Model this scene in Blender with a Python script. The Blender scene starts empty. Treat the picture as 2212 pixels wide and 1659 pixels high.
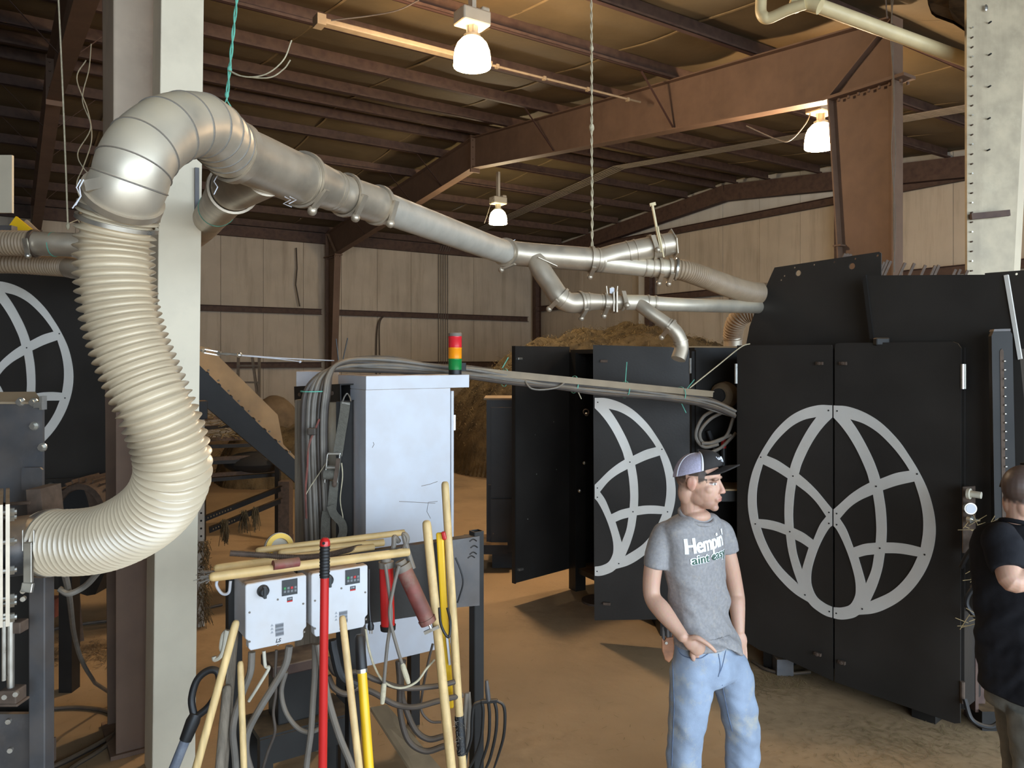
import bpy, bmesh, math, random
from mathutils import Vector, Matrix, noise
from mathutils.bvhtree import BVHTree
random.seed(7)
scene = bpy.context.scene
C = scene.collection
PI = math.pi

# ------------------------------------------------------------------ camera
# photograph is 2212 x 1659; level camera 2.3 m above the floor, horizon at row 775
F, CX, HY, H = 1640.0, 1106.0, 775.0, 2.3
cam_d = bpy.data.cameras.new('camera')
cam = bpy.data.objects.new('camera', cam_d)
C.objects.link(cam)
cam.location = (0, 0, H)
cam.rotation_euler = (PI / 2, 0, 0)
cam_d.sensor_width = 36.0
cam_d.lens = F / 2212.0 * 36.0
cam_d.shift_y = -(829.5 - HY) / 2212.0
cam_d.clip_start = 0.05
cam_d.clip_end = 300
scene.camera = cam

# ------------------------------------------------------------------ world and light
wd = bpy.data.worlds.new('world')
scene.world = wd
wd.use_nodes = True
bg = wd.node_tree.nodes['Background']
bg.inputs['Color'].default_value = (0.66, 0.82, 1.0, 1)
bg.inputs['Strength'].default_value = 1.6
scene.view_settings.view_transform = 'Standard'
scene.view_settings.look = 'None'
scene.view_settings.gamma = 1.0
scene.view_settings.use_curve_mapping = False
scene.view_settings.exposure = 1.42

# building axes: u runs along the purlins, w runs across the span towards the camera
UX, UY = 0.8314, 0.5556
U = Vector((UX, UY, 0)); Wd = Vector((UY, -UX, 0)); ZV = Vector((0, 0, 1))
P0 = Vector((-5.553, 23.0, 0))


def B(t, s, z=0.0):
    return P0 + U * t + Wd * s + Vector((0, 0, z))


def daylight(name, c, size_x, size_y, power, direction):
    d = bpy.data.lights.new(name, 'AREA')
    d.shape = 'RECTANGLE'; d.size = size_x; d.size_y = size_y
    d.energy = power; d.color = (0.70, 0.85, 1.0)
    o = bpy.data.objects.new(name, d); C.objects.link(o)
    o.location = c
    o.rotation_euler = Vector(direction).to_track_quat('-Z', 'Y').to_euler()
    return o


# daylight through the open side of the lean-to, behind the camera
daylight('daylight_open_side_offscreen', B(-5.0, 28.6, 2.6), 17.0, 4.6, 490, -Wd + Vector((0, 0, -0.08)))


# ------------------------------------------------------------------ helpers
def W(px, py, Y):
    return Vector(((px - CX) * Y / F, Y, H - (py - HY) * Y / F))


def G(px, py, z=0.0):
    Y = (H - z) * F / (py - HY)
    return W(px, py, Y)


def onplane(px, py, p, n):
    d = Vector(((px - CX) / F, 1.0, -(py - HY) / F))
    o = Vector((0, 0, H))
    k = (Vector(p) - o).dot(n) / d.dot(n)
    return o + d * k


def lin(c):
    out = []
    for v in c[:3]:
        v = v / 255.0
        out.append(v / 12.92 if v <= 0.04045 else ((v + 0.055) / 1.055) ** 2.4)
    return (out[0], out[1], out[2], 1.0)


class MB:
    def __init__(self):
        self.v = []; self.f = []

    def add(self, verts, faces):
        n = len(self.v)
        self.v += [Vector(p) for p in verts]
        self.f += [[i + n for i in f] for f in faces]
        return self

    def box(self, c, size, ax=None):
        """box with centre c, size along three axes ax (default world)"""
        ax = ax or (Vector((1, 0, 0)), Vector((0, 1, 0)), Vector((0, 0, 1)))
        a, b, d = [Vector(ax[i]).normalized() * size[i] / 2 for i in range(3)]
        c = Vector(c)
        vs = [c + sa * a + sb * b + sd * d for sd in (-1, 1) for sb in (-1, 1) for sa in (-1, 1)]
        fs = [[0, 2, 3, 1], [4, 5, 7, 6], [0, 1, 5, 4], [2, 6, 7, 3], [0, 4, 6, 2], [1, 3, 7, 5]]
        return self.add(vs, fs)

    def bar(self, p, q, w, h, up=ZV, ext=0.0):
        """rectangular bar from p to q; w sideways, h along up"""
        p, q = Vector(p), Vector(q)
        d = (q - p); L = d.length
        if L < 1e-6:
            return self
        d /= L
        side = d.cross(up)
        if side.length < 1e-4:
            side = d.cross(Vector((1, 0, 0)))
        side.normalize()
        u2 = side.cross(d)
        return self.box((p + q) / 2, (L + 2 * ext, w, h), (d, side, u2))

    def prism(self, pts, off):
        """polygon (list of 3D points) extruded by vector off"""
        n = len(pts); off = Vector(off)
        vs = [Vector(p) for p in pts] + [Vector(p) + off for p in pts]
        fs = [list(range(n))[::-1], list(range(n, 2 * n))]
        for i in range(n):
            j = (i + 1) % n
            fs.append([i, j, j + n, i + n])
        return self.add(vs, fs)

    def tube(self, pts, rad, seg=16, cap=True, closed=False):
        pts = [Vector(p) for p in pts]
        n = len(pts)
        rad = rad if isinstance(rad, (list, tuple)) else [rad] * n
        tang = []
        for i in range(n):
            a = pts[max(i - 1, 0)]; b = pts[min(i + 1, n - 1)]
            t = b - a
            if t.length < 1e-9:
                t = tang[-1] if tang else Vector((0, 0, 1))
            tang.append(t.normalized())
        x = tang[0].cross(ZV)
        if x.length < 0.1:
            x = tang[0].cross(Vector((1, 0, 0)))
        x.normalize()
        vs = []
        for i in range(n):
            t = tang[i]
            x = (x - t * x.dot(t))
            if x.length < 1e-6:
                x = t.cross(Vector((1, 0, 0)))
            x.normalize()
            y = t.cross(x)
            for k in range(seg):
                a = 2 * PI * k / seg
                vs.append(pts[i] + (x * math.cos(a) + y * math.sin(a)) * rad[i])
        fs = []
        for i in range(n - 1):
            for k in range(seg):
                k2 = (k + 1) % seg
                fs.append([i * seg + k, i * seg + k2, (i + 1) * seg + k2, (i + 1) * seg + k])
        if cap:
            fs.append(list(range(seg))[::-1])
            fs.append([(n - 1) * seg + k for k in range(seg)])
        return self.add(vs, fs)

    def cyl(self, p, q, r, seg=16):
        return self.tube([p, q], r, seg)

    def ring(self, c, axis, r_out, r_in, width, seg=32):
        """short sleeve/ring around an axis"""
        c = Vector(c); ax = Vector(axis).normalized()
        x = ax.cross(ZV)
        if x.length < 0.1:
            x = ax.cross(Vector((1, 0, 0)))
        x.normalize(); y = ax.cross(x)
        vs = []
        for (r, h) in ((r_out, -.5), (r_out, .5), (r_in, .5), (r_in, -.5)):
            for k in range(seg):
                a = 2 * PI * k / seg
                vs.append(c + (x * math.cos(a) + y * math.sin(a)) * r + ax * width * h)
        fs = []
        for j in range(4):
            j2 = (j + 1) % 4
            for k in range(seg):
                k2 = (k + 1) % seg
                fs.append([j * seg + k, j * seg + k2, j2 * seg + k2, j2 * seg + k])
        return self.add(vs, fs)

    def lathe(self, prof, c, axis=ZV, seg=24):
        """prof: list of (radius, height along axis)"""
        c = Vector(c); ax = Vector(axis).normalized()
        pts = [c + ax * h for r, h in prof]
        x = ax.cross(ZV)
        if x.length < 0.1:
            x = Vector((1, 0, 0))
            x = (x - ax * x.dot(ax))
        x.normalize(); y = ax.cross(x)
        vs = []
        for (r, h), p in zip(prof, pts):
            for k in range(seg):
                a = 2 * PI * k / seg
                vs.append(p + (x * math.cos(a) + y * math.sin(a)) * max(r, 1e-4))
        fs = []
        for i in range(len(prof) - 1):
            for k in range(seg):
                k2 = (k + 1) % seg
                fs.append([i * seg + k, i * seg + k2, (i + 1) * seg + k2, (i + 1) * seg + k])
        fs.append(list(range(seg))[::-1])
        fs.append([(len(prof) - 1) * seg + k for k in range(seg)])
        return self.add(vs, fs)

    def ball(self, c, r, seg=16, rings=10, ax=None):
        r = r if isinstance(r, (tuple, list)) else (r, r, r)
        ax = ax or (Vector((1, 0, 0)), Vector((0, 1, 0)), Vector((0, 0, 1)))
        c = Vector(c)
        vs = []
        for i in range(rings + 1):
            th = PI * i / rings
            for k in range(seg):
                a = 2 * PI * k / seg
                vs.append(c + ax[0] * (r[0] * math.sin(th) * math.cos(a)) + ax[1] * (r[1] * math.sin(th) * math.sin(a)) + ax[2] * (r[2] * math.cos(th)))
        fs = []
        for i in range(rings):
            for k in range(seg):
                k2 = (k + 1) % seg
                fs.append([i * seg + k, i * seg + k2, (i + 1) * seg + k2, (i + 1) * seg + k])
        return self.add(vs, fs)


def catmull(pts, n=8):
    """pts: tuples of equal length -> smooth list through them"""
    P = [tuple(p) for p in pts]
    P = [tuple(2 * a - b for a, b in zip(P[0], P[1]))] + P + [tuple(2 * a - b for a, b in zip(P[-1], P[-2]))]
    out = []
    for i in range(1, len(P) - 2):
        for k in range(n):
            t = k / n
            q = []
            for a, b, c, d in zip(P[i - 1], P[i], P[i + 1], P[i + 2]):
                q.append(0.5 * (2 * b + (c - a) * t + (2 * a - 5 * b + 4 * c - d) * t * t + (3 * b - a - 3 * c + d) * t ** 3))
            out.append(tuple(q))
    out.append(P[-2])
    return out


def resample(pts, step):
    """points with optional extra radius at index 3 -> evenly spaced"""
    out = [pts[0]]; acc = 0.0
    for a, b in zip(pts[:-1], pts[1:]):
        L = math.dist(a[:3], b[:3])
        if L < 1e-9:
            continue
        d = step - acc
        while d <= L:
            t = d / L
            out.append(tuple(x + (y - x) * t for x, y in zip(a, b)))
            d += step
        acc = L - (d - step)
    return out


def wpath(lst):
    """(px,py,Y,r) rows -> (x,y,z,r)"""
    return [tuple(W(a, b, c)) + (r,) for a, b, c, r in lst]


def props(o, label=None, cat=None, group=None, kind=None):
    if label: o['label'] = label
    if cat: o['category'] = cat
    if group: o['group'] = group
    if kind: o['kind'] = kind
    return o


def thing(name, label, cat, loc, group=None):
    o = bpy.data.objects.new(name, None)
    o.empty_display_size = 0.1
    C.objects.link(o); o.location = Vector(loc)
    return props(o, label, cat, group)


def wloc(o):
    p = Vector(o.location)
    while o.parent:
        o = o.parent; p = p + Vector(o.location)
    return p


def obj(name, mb, mat, parent=None, smooth=False, bevel=0.0, label=None, cat=None, group=None, kind=None, angle=35):
    if parent is not None:
        org = wloc(parent)
    else:
        xs = [v.x for v in mb.v]; ys = [v.y for v in mb.v]; zs = [v.z for v in mb.v]
        org = Vector(((min(xs) + max(xs)) / 2, (min(ys) + max(ys)) / 2, min(zs)))
    me = bpy.data.meshes.new(name)
    me.from_pydata([tuple(v - org) for v in mb.v], [], mb.f)
    bm = bmesh.new(); bm.from_mesh(me)
    bmesh.ops.recalc_face_normals(bm, faces=bm.faces)
    bm.to_mesh(me); bm.free()
    if mat is not None:
        for m in (mat if isinstance(mat, (list, tuple)) else [mat]):
            me.materials.append(m)
    if smooth:
        for p in me.polygons:
            p.use_smooth = True
        me.set_sharp_from_angle(angle=math.radians(angle))
    o = bpy.data.objects.new(name, me); C.objects.link(o)
    if parent is not None:
        o.parent = parent
    else:
        o.location = org
    if bevel > 0:
        md = o.modifiers.new('bevel', 'BEVEL'); md.width = bevel; md.segments = 2; md.limit_method = 'ANGLE'
    return props(o, label, cat, group, kind)


def copy_tree(o, parent=None):
    c = o.copy(); C.objects.link(c); c.parent = parent
    for ch in list(o.children):
        copy_tree(ch, c)
    return c


def bake_mesh(o, name):
    """evaluated mesh of a temporary object, then remove it"""
    dg = bpy.context.evaluated_depsgraph_get()
    dg.update()
    me = bpy.data.meshes.new_from_object(o.evaluated_get(dg), depsgraph=dg)
    me.name = name
    d = o.data
    bpy.data.objects.remove(o, do_unlink=True)
    return me


def flat_shape(splines, depth, name='shape'):
    """2D outlines (first outer, others holes; lists of (x,y)) -> mesh extruded +-depth/2 in z"""
    cu = bpy.data.curves.new(name, 'CURVE'); cu.dimensions = '2D'; cu.fill_mode = 'BOTH'
    cu.extrude = depth / 2
    for sp in splines:
        s = cu.splines.new('POLY'); s.points.add(len(sp) - 1)
        for p, q in zip(s.points, sp):
            p.co = (q[0], q[1], 0, 1)
        s.use_cyclic_u = True
    o = bpy.data.objects.new(name, cu); C.objects.link(o)
    me = bake_mesh(o, name)
    bpy.data.curves.remove(cu)
    mb = MB()
    mb.v = [v.co.copy() for v in me.vertices]
    mb.f = [list(p.vertices) for p in me.polygons]
    bpy.data.meshes.remove(me)
    return mb


def text_shape(body, size, depth, offset=0.0, align='LEFT', shear=0.0, spacing=1.0):
    cu = bpy.data.curves.new('text', 'FONT'); cu.body = body; cu.size = size; cu.extrude = depth / 2
    cu.offset = offset; cu.align_x = align; cu.shear = shear; cu.space_character = spacing
    o = bpy.data.objects.new('text', cu); C.objects.link(o)
    me = bake_mesh(o, 'text')
    bpy.data.curves.remove(cu)
    mb = MB()
    mb.v = [v.co.copy() for v in me.vertices]
    mb.f = [list(p.vertices) for p in me.polygons]
    bpy.data.meshes.remove(me)
    return mb


def place(mb, o, x, y):
    """map local (x,y,z) of mb to o + X*x + Y*y + (X x Y)*z"""
    x = Vector(x).normalized(); y = Vector(y).normalized(); n = x.cross(y)
    o = Vector(o)
    mb.v = [o + x * v.x + y * v.y + n * v.z for v in mb.v]
    return mb


def smoothpoly(pts, n=5):
    """closed smooth outline through points, sharp where a point is given twice"""
    segs = []; cur = []
    runs = []
    N = len(pts)
    # split at doubled points
    brk = [i for i in range(N) if pts[i] == pts[(i + 1) % N]]
    if not brk:
        P = pts + pts[:3]
        out = []
        for i in range(N):
            a, b, c, d = [P[(i + k) % N] for k in range(4)]
            for k in range(n):
                t = k / n
                out.append(tuple(0.5 * (2 * b[j] + (c[j] - a[j]) * t + (2 * a[j] - 5 * b[j] + 4 * c[j] - d[j]) * t * t + (3 * b[j] - a[j] - 3 * c[j] + d[j]) * t ** 3) for j in (0, 1)))
        return out
    out = []
    start = brk[0] + 1
    seq = [pts[(start + i) % N] for i in range(N)]
    run = [seq[0]]
    runs = []
    for p in seq[1:]:
        if p == run[-1]:
            runs.append(run); run = [p]
        else:
            run.append(p)
    if math.dist(run[-1], seq[0]) > 1e-6:
        run.append(seq[0])
    runs.append(run)
    for r in runs:
        if len(r) < 2:
            continue
        out += catmull(r, n)[:-1]
    # drop consecutive duplicates
    res = []
    for p in out:
        if not res or math.dist(p, res[-1]) > 1e-6:
            res.append(p)
    return res


# ------------------------------------------------------------------ materials
def mat(name, col, rough=0.6, metal=0.0, var=0.12, scale=6.0, dust=0.0, dustcol=(150, 122, 88), bump=0.0, bscale=40.0,
        streak=0.0, streakcol=(90, 70, 52), emit=None, trans=0.0, stretch=None, spec=0.5, blotch=0.0, blotchcol=(70, 60, 50), alpha=1.0, sss=0.0, dlo=-0.15):
    m = bpy.data.materials.new(name); m.use_nodes = True
    nt = m.node_tree; N = nt.nodes; L = nt.links
    bs = N['Principled BSDF']
    c = lin(col)
    tc = N.new('ShaderNodeTexCoord')
    mp = N.new('ShaderNodeMapping')
    L.new(tc.outputs['Object'], mp.inputs['Vector'])
    if stretch:
        mp.inputs['Scale'].default_value = stretch
    nz = N.new('ShaderNodeTexNoise'); nz.inputs['Scale'].default_value = scale; nz.inputs['Detail'].default_value = 5
    L.new(mp.outputs['Vector'], nz.inputs['Vector'])
    ramp = N.new('ShaderNodeValToRGB')
    e = ramp.color_ramp.elements
    e[0].position = 0.3; e[1].position = 0.7
    e[0].color = tuple(max(0, x * (1 - var * 1.6)) for x in c[:3]) + (1,)
    e[1].color = tuple(min(1, x * (1 + var)) for x in c[:3]) + (1,)
    L.new(nz.outputs['Fac'], ramp.inputs['Fac'])
    out = ramp.outputs['Color']

    def mix(fac, a, colb):
        mx = N.new('ShaderNodeMix'); mx.data_type = 'RGBA'
        L.new(fac, mx.inputs['Factor']); L.new(a, mx.inputs[6])
        mx.inputs[7].default_value = lin(colb)
        return mx.outputs[2]

    def mul(a, k):
        mt = N.new('ShaderNodeMath'); mt.operation = 'MULTIPLY'; mt.use_clamp = True
        L.new(a, mt.inputs[0])
        if hasattr(k, 'is_linked'):
            L.new(k, mt.inputs[1])
        else:
            mt.inputs[1].default_value = k
        return mt.outputs[0]

    def rng(a, lo, hi):
        r = N.new('ShaderNodeMapRange'); r.inputs[1].default_value = lo; r.inputs[2].default_value = hi
        L.new(a, r.inputs[0])
        return r.outputs[0]
    if blotch > 0:
        n2 = N.new('ShaderNodeTexNoise'); n2.inputs['Scale'].default_value = scale * 0.6; n2.inputs['Detail'].default_value = 8
        n2.inputs['Roughness'].default_value = 0.7
        L.new(tc.outputs['Object'], n2.inputs['Vector'])
        out = mix(mul(rng(n2.outputs['Fac'], 0.52, 0.72), blotch), out, blotchcol)
    if streak > 0:
        mp2 = N.new('ShaderNodeMapping'); mp2.inputs['Scale'].default_value = (2.2, 2.2, 0.22)
        L.new(tc.outputs['Object'], mp2.inputs['Vector'])
        n3 = N.new('ShaderNodeTexNoise'); n3.inputs['Scale'].default_value = 1.6; n3.inputs['Detail'].default_value = 7
        n3.inputs['Roughness'].default_value = 0.65
        L.new(mp2.outputs['Vector'], n3.inputs['Vector'])
        out = mix(mul(rng(n3.outputs['Fac'], 0.48, 0.78), streak), out, streakcol)
    rsock = None
    if dust > 0:
        ge = N.new('ShaderNodeNewGeometry'); sx = N.new('ShaderNodeSeparateXYZ')
        L.new(ge.outputs['Normal'], sx.inputs[0])
        n4 = N.new('ShaderNodeTexNoise'); n4.inputs['Scale'].default_value = 9.0; n4.inputs['Detail'].default_value = 6
        L.new(tc.outputs['Object'], n4.inputs['Vector'])
        up = rng(sx.outputs['Z'], dlo, 0.75)
        fac = mul(mul(up, rng(n4.outputs['Fac'], 0.2, 0.6)), dust)
        out = mix(fac, out, dustcol)
        ma = N.new('ShaderNodeMapRange'); ma.inputs[3].default_value = rough; ma.inputs[4].default_value = 0.9
        L.new(fac, ma.inputs[0]); rsock = ma.outputs[0]
        if metal > 0:
            mm = N.new('ShaderNodeMapRange'); mm.inputs[3].default_value = metal; mm.inputs[4].default_value = 0.0
            L.new(fac, mm.inputs[0]); L.new(mm.outputs[0], bs.inputs['Metallic'])
    L.new(out, bs.inputs['Base Color'])
    bs.inputs['Roughness'].default_value = rough
    if rsock is not None:
        L.new(rsock, bs.inputs['Roughness'])
    else:
        rr = N.new('ShaderNodeMapRange'); rr.inputs[3].default_value = max(0, rough - 0.08); rr.inputs[4].default_value = min(1, rough + 0.08)
        L.new(nz.outputs['Fac'], rr.inputs[0]); L.new(rr.outputs[0], bs.inputs['Roughness'])
    if not (dust > 0 and metal > 0):
        bs.inputs['Metallic'].default_value = metal
    bs.inputs['Specular IOR Level'].default_value = spec
    if bump > 0:
        nb = N.new('ShaderNodeTexNoise'); nb.inputs['Scale'].default_value = bscale; nb.inputs['Detail'].default_value = 4
        L.new(mp.outputs['Vector'], nb.inputs['Vector'])
        bp = N.new('ShaderNodeBump'); bp.inputs['Strength'].default_value = bump; bp.inputs['Distance'].default_value = 0.02
        L.new(nb.outputs['Fac'], bp.inputs['Height']); L.new(bp.outputs['Normal'], bs.inputs['Normal'])
    if emit:
        bs.inputs['Emission Color'].default_value = emit[0] + (1,) if len(emit[0]) == 3 else emit[0]
        bs.inputs['Emission Strength'].default_value = emit[1]
    if trans > 0:
        bs.inputs['Transmission Weight'].default_value = trans
    if alpha < 1:
        bs.inputs['Alpha'].default_value = alpha
    if sss > 0:
        bs.inputs['Subsurface Weight'].default_value = sss
        bs.inputs['Subsurface Radius'].default_value = (0.012, 0.005, 0.003)
    return m


M = {}
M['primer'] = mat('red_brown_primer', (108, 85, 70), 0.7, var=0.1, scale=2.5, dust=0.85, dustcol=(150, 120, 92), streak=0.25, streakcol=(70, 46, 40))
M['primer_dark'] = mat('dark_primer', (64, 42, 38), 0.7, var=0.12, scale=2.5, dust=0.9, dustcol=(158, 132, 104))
M['insul'] = mat('vinyl_insulation', (96, 82, 58), 0.75, var=0.14, scale=1.2, bump=0.35, bscale=5.0, blotch=0.35, blotchcol=(76, 64, 46))
M['seam'] = mat('insulation_tape', (128, 110, 80), 0.7, var=0.1)
M['wall'] = mat('wall_panel', (192, 178, 158), 0.75, var=0.06, scale=1.5, streak=0.5, streakcol=(118, 98, 76), bump=0.1, bscale=6)
M['wall_clean'] = mat('wall_panel_clean', (202, 199, 192), 0.7, var=0.05, scale=1.5, streak=0.4, streakcol=(150, 138, 122))
M['floor'] = mat('dusty_concrete', (168, 140, 104), 0.8, var=0.14, scale=0.9, blotch=0.65, blotchcol=(106, 85, 60), bump=0.3, bscale=9)
M['galv'] = mat('galvanised_duct', (188, 176, 158), 0.4, metal=0.72, var=0.14, scale=9, dust=0.9, dustcol=(148, 127, 100), bump=0.06, bscale=14)
M['galv_clean'] = mat('bright_galvanised', (204, 194, 176), 0.46, metal=0.68, var=0.1, scale=9, dust=0.75, dustcol=(176, 156, 122))
M['galv_dull'] = mat('dull_galvanised_pipe', (182, 176, 164), 0.55, metal=0.25, var=0.08, scale=12, dust=0.8, dustcol=(164, 142, 112))
M['hose'] = mat('cream_hose', (194, 178, 152), 0.24, var=0.08, scale=5, dust=0.2, dustcol=(190, 168, 132), spec=0.6)
M['hose_dusty'] = mat('dusty_hose', (146, 126, 102), 0.5, var=0.1, scale=8, dust=0.8, dustcol=(154, 132, 104))
M['black'] = mat('black_paint', (50, 47, 44), 0.4, var=0.16, scale=2.2, blotch=0.22, blotchcol=(62, 60, 57), bump=0.03, bscale=60, dust=0.8, dustcol=(150, 122, 88), dlo=0.25, spec=0.3)
M['black_flat'] = mat('black_steel', (36, 34, 32), 0.5, var=0.2, scale=4, dust=0.85, dustcol=(140, 112, 80), blotch=0.2, blotchcol=(52, 47, 42), dlo=0.2, spec=0.3)
M['steelgrey'] = mat('grey_steel', (74, 76, 80), 0.42, metal=0.3, var=0.18, scale=6, blotch=0.5, blotchcol=(110, 110, 112), dust=0.8, dustcol=(150, 122, 90))
M['logo'] = mat('bare_aluminium', (226, 222, 214), 0.42, metal=0.08, var=0.08, scale=2, blotch=0.3, blotchcol=(186, 172, 140))
M['white'] = mat('white_enamel', (198, 201, 208), 0.42, var=0.03, scale=3, dust=0.85, dustcol=(170, 136, 96))
M['cream'] = mat('cream_enamel', (200, 194, 176), 0.5, var=0.06, scale=3, dust=0.9, dustcol=(160, 130, 94))
M['post_white'] = mat('off_white_sheet_metal', (216, 203, 178), 0.55, var=0.05, scale=3.5, blotch=0.3, blotchcol=(180, 168, 146))
M['post_galv'] = mat('weathered_galvanised', (176, 162, 136), 0.55, metal=0.05, var=0.12, scale=7, blotch=0.5, blotchcol=(198, 184, 156), streak=0.3)
M['wood'] = mat('ash_handle', (214, 182, 126), 0.55, var=0.16, scale=9, stretch=(6, 6, 0.6), blotch=0.6, blotchcol=(170, 126, 74))
M['wood_lie'] = mat('ash_handle_lying', (212, 178, 120), 0.55, var=0.14, scale=9, blotch=0.6, blotchcol=(170, 126, 74))
M['wood_old'] = mat('weathered_wood', (134, 122, 106), 0.8, var=0.2, scale=9, stretch=(9, 9, 0.4), bump=0.3)
M['wood_raw'] = mat('dusty_board', (162, 134, 96), 0.7, var=0.15, scale=4)
M['red'] = mat('red_enamel', (190, 36, 34), 0.3, var=0.06, scale=5)
M['red_dusty'] = mat('dusty_red_enamel', (120, 62, 56), 0.6, var=0.25, scale=14, blotch=0.9, blotchcol=(124, 106, 92), dust=0.5)
M['yellow'] = mat('yellow_fibreglass', (240, 190, 30), 0.4, var=0.08, scale=7)
M['rubber'] = mat('black_rubber', (24, 24, 25), 0.5, var=0.1, scale=20, dust=0.2, dlo=0.3)
M['cable'] = mat('grey_cable', (112, 106, 98), 0.6, var=0.12, scale=12, dust=0.75, dustcol=(150, 126, 96))
M['cable_dark'] = mat('dark_cable', (66, 58, 52), 0.6, var=0.12, scale=12, dust=0.6, dustcol=(130, 106, 78))
M['rope_green'] = mat('green_twine', (96, 168, 146), 0.8, var=0.15, scale=40)
M['rope'] = mat('pale_twine', (186, 174, 146), 0.85, var=0.15, scale=40)
M['strap'] = mat('grey_webbing', (98, 94, 84), 0.85, var=0.1, scale=60, bump=0.3, bscale=180)
M['chrome'] = mat('zinc_plated', (206, 204, 196), 0.3, metal=0.9, var=0.08, scale=20)
M['rust'] = mat('rusty_bar', (92, 76, 64), 0.75, metal=0.3, var=0.2, scale=30)
M['pvc'] = mat('ivory_pvc', (214, 196, 152), 0.45, var=0.07, scale=6, dust=0.6, dustcol=(170, 142, 102))
M['hemp'] = mat('hemp_fibre', (106, 88, 58), 0.9, var=0.35, scale=3.5, bump=0.8, bscale=22)
M['straw'] = mat('straw', (146, 124, 84), 0.85, var=0.25, scale=9)
M['dark_hole'] = mat('matt_black', (28, 27, 26), 0.8, var=0.2, scale=4)  # black parts, and discs that paint in the shade of holes
M['tray'] = mat('dusty_cream_channel', (138, 121, 97), 0.65, var=0.12, scale=8, dust=0.6)
M['clad'] = mat('mottled_beige', (176, 158, 138), 0.65, var=0.08, scale=4, blotch=0.3, blotchcol=(130, 112, 98))  # mottled beige of the box around the upper column
M['concrete_block'] = mat('dusty_box', (120, 100, 74), 0.85, var=0.2, scale=5)


def lamp_mat(name, col, strength):
    m = bpy.data.materials.new(name); m.use_nodes = True
    bs = m.node_tree.nodes['Principled BSDF']
    bs.inputs['Base Color'].default_value = (0.9, 0.8, 0.6, 1)
    bs.inputs['Emission Color'].default_value = col + (1,)
    bs.inputs['Emission Strength'].default_value = strength
    return m


M['lamp'] = lamp_mat('lit_lamp_glass', (1.0, 0.62, 0.30), 30.0)
M['lamp_far'] = lamp_mat('lit_lamp_glass_yellow', (1.0, 0.80, 0.40), 16.0)

# ================================================================== the building
SPAN = 17.62; HALF = 8.6; BAY = 7.62


def zt(s):
    """top of the rafters = underside of the purlins"""
    if s <= SPAN:
        return 6.09 + 0.095 * (HALF - abs(s - HALF))
    return 5.99 - 0.06 * (s - SPAN)


T0, T1 = -25.0, 7.75
TR = 8.1
S1 = 28.4
# floor
fl = MB()
nx, ny = 40, 40
fl.box(Vector((-4, 14, -0.1)), (80, 80, 0.2))
obj('floor', fl, M['floor'], kind='structure')

# ceiling: insulation blankets sagging between purlins
ceil = MB(); ceil.box(B((T0 + T1) / 2, S1 / 2, 7.35), (T1 - T0 + 1, S1 + 1, 0.05), (U, Wd, ZV))
ceiling = obj('ceiling', ceil, M['insul'], kind='structure')
purl = [-0.35, 0.0, 1.45, 2.9, 4.35, 5.8, 7.25, 8.25, 8.95, 9.95, 11.4, 12.85, 14.3, 15.75, 17.2, 18.8, 20.4, 22, 24, 26, 28.2]


def purlin_mb(s):
    m = MB()
    z = zt(s)
    a, b = B(T0, s, z + 0.1), B(T1, s, z + 0.1)
    m.bar(a, b, 0.014, 0.2)                                   # web
    m.bar(B(T0, s + 0.033, z + 0.006), B(T1, s + 0.033, z + 0.006), 0.07, 0.012)     # lower flange towards camera
    m.bar(B(T0, s + 0.064, z + 0.018), B(T1, s + 0.064, z + 0.018), 0.008, 0.036)    # lip
    m.bar(B(T0, s - 0.033, z + 0.194), B(T1, s - 0.033, z + 0.194), 0.07, 0.012)
    return m


for s in purl:
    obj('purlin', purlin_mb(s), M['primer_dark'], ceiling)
ev = MB()
random.seed(3)
for i in range(len(purl) - 1):
    sa, sb = purl[i], purl[i + 1]
    nT = 18 if sa < 17 else 9
    for k in range(nT):
        ta = T0 + (TR - T0) * k / nT; tb = T0 + (TR - T0) * (k + 1) / nT
        m = MB(); vs = []; nn, mm = 6, 6
        sag = random.uniform(0.03, 0.075)
        for a in range(nn + 1):
            for b in range(mm + 1):
                f, g = a / nn, b / mm
                s = sa + (sb - sa) * f; t = ta + (tb - ta) * g
                dz = -sag * math.sin(PI * f) * (0.55 + 0.45 * math.sin(PI * g)) + 0.02 * noise.noise(Vector((t * 1.3, s * 1.3, 3)))
                vs.append(B(t, s, zt(s) + 0.205 + dz))
        fs = [[a * (mm + 1) + b, a * (mm + 1) + b + 1, (a + 1) * (mm + 1) + b + 1, (a + 1) * (mm + 1) + b] for a in range(nn) for b in range(mm)]
        m.add(vs, fs)
        obj('insulation_blanket', m, M['insul'], ceiling, smooth=True)
        # taped seam between two blankets
        if sa < 17:
            sm = MB(); pts = []
            for a in range(nn + 1):
                f = a / nn; s = sa + (sb - sa) * f
                pts.append(B(ta, s, zt(s) + 0.2 - sag * 0.6 * math.sin(PI * f)))
            for p, q in zip(pts[:-1], pts[1:]):
                sm.bar(p, q, 0.035, 0.012, ext=0.004)
            obj('seam_tape', sm, M['seam'], ceiling)

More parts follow.
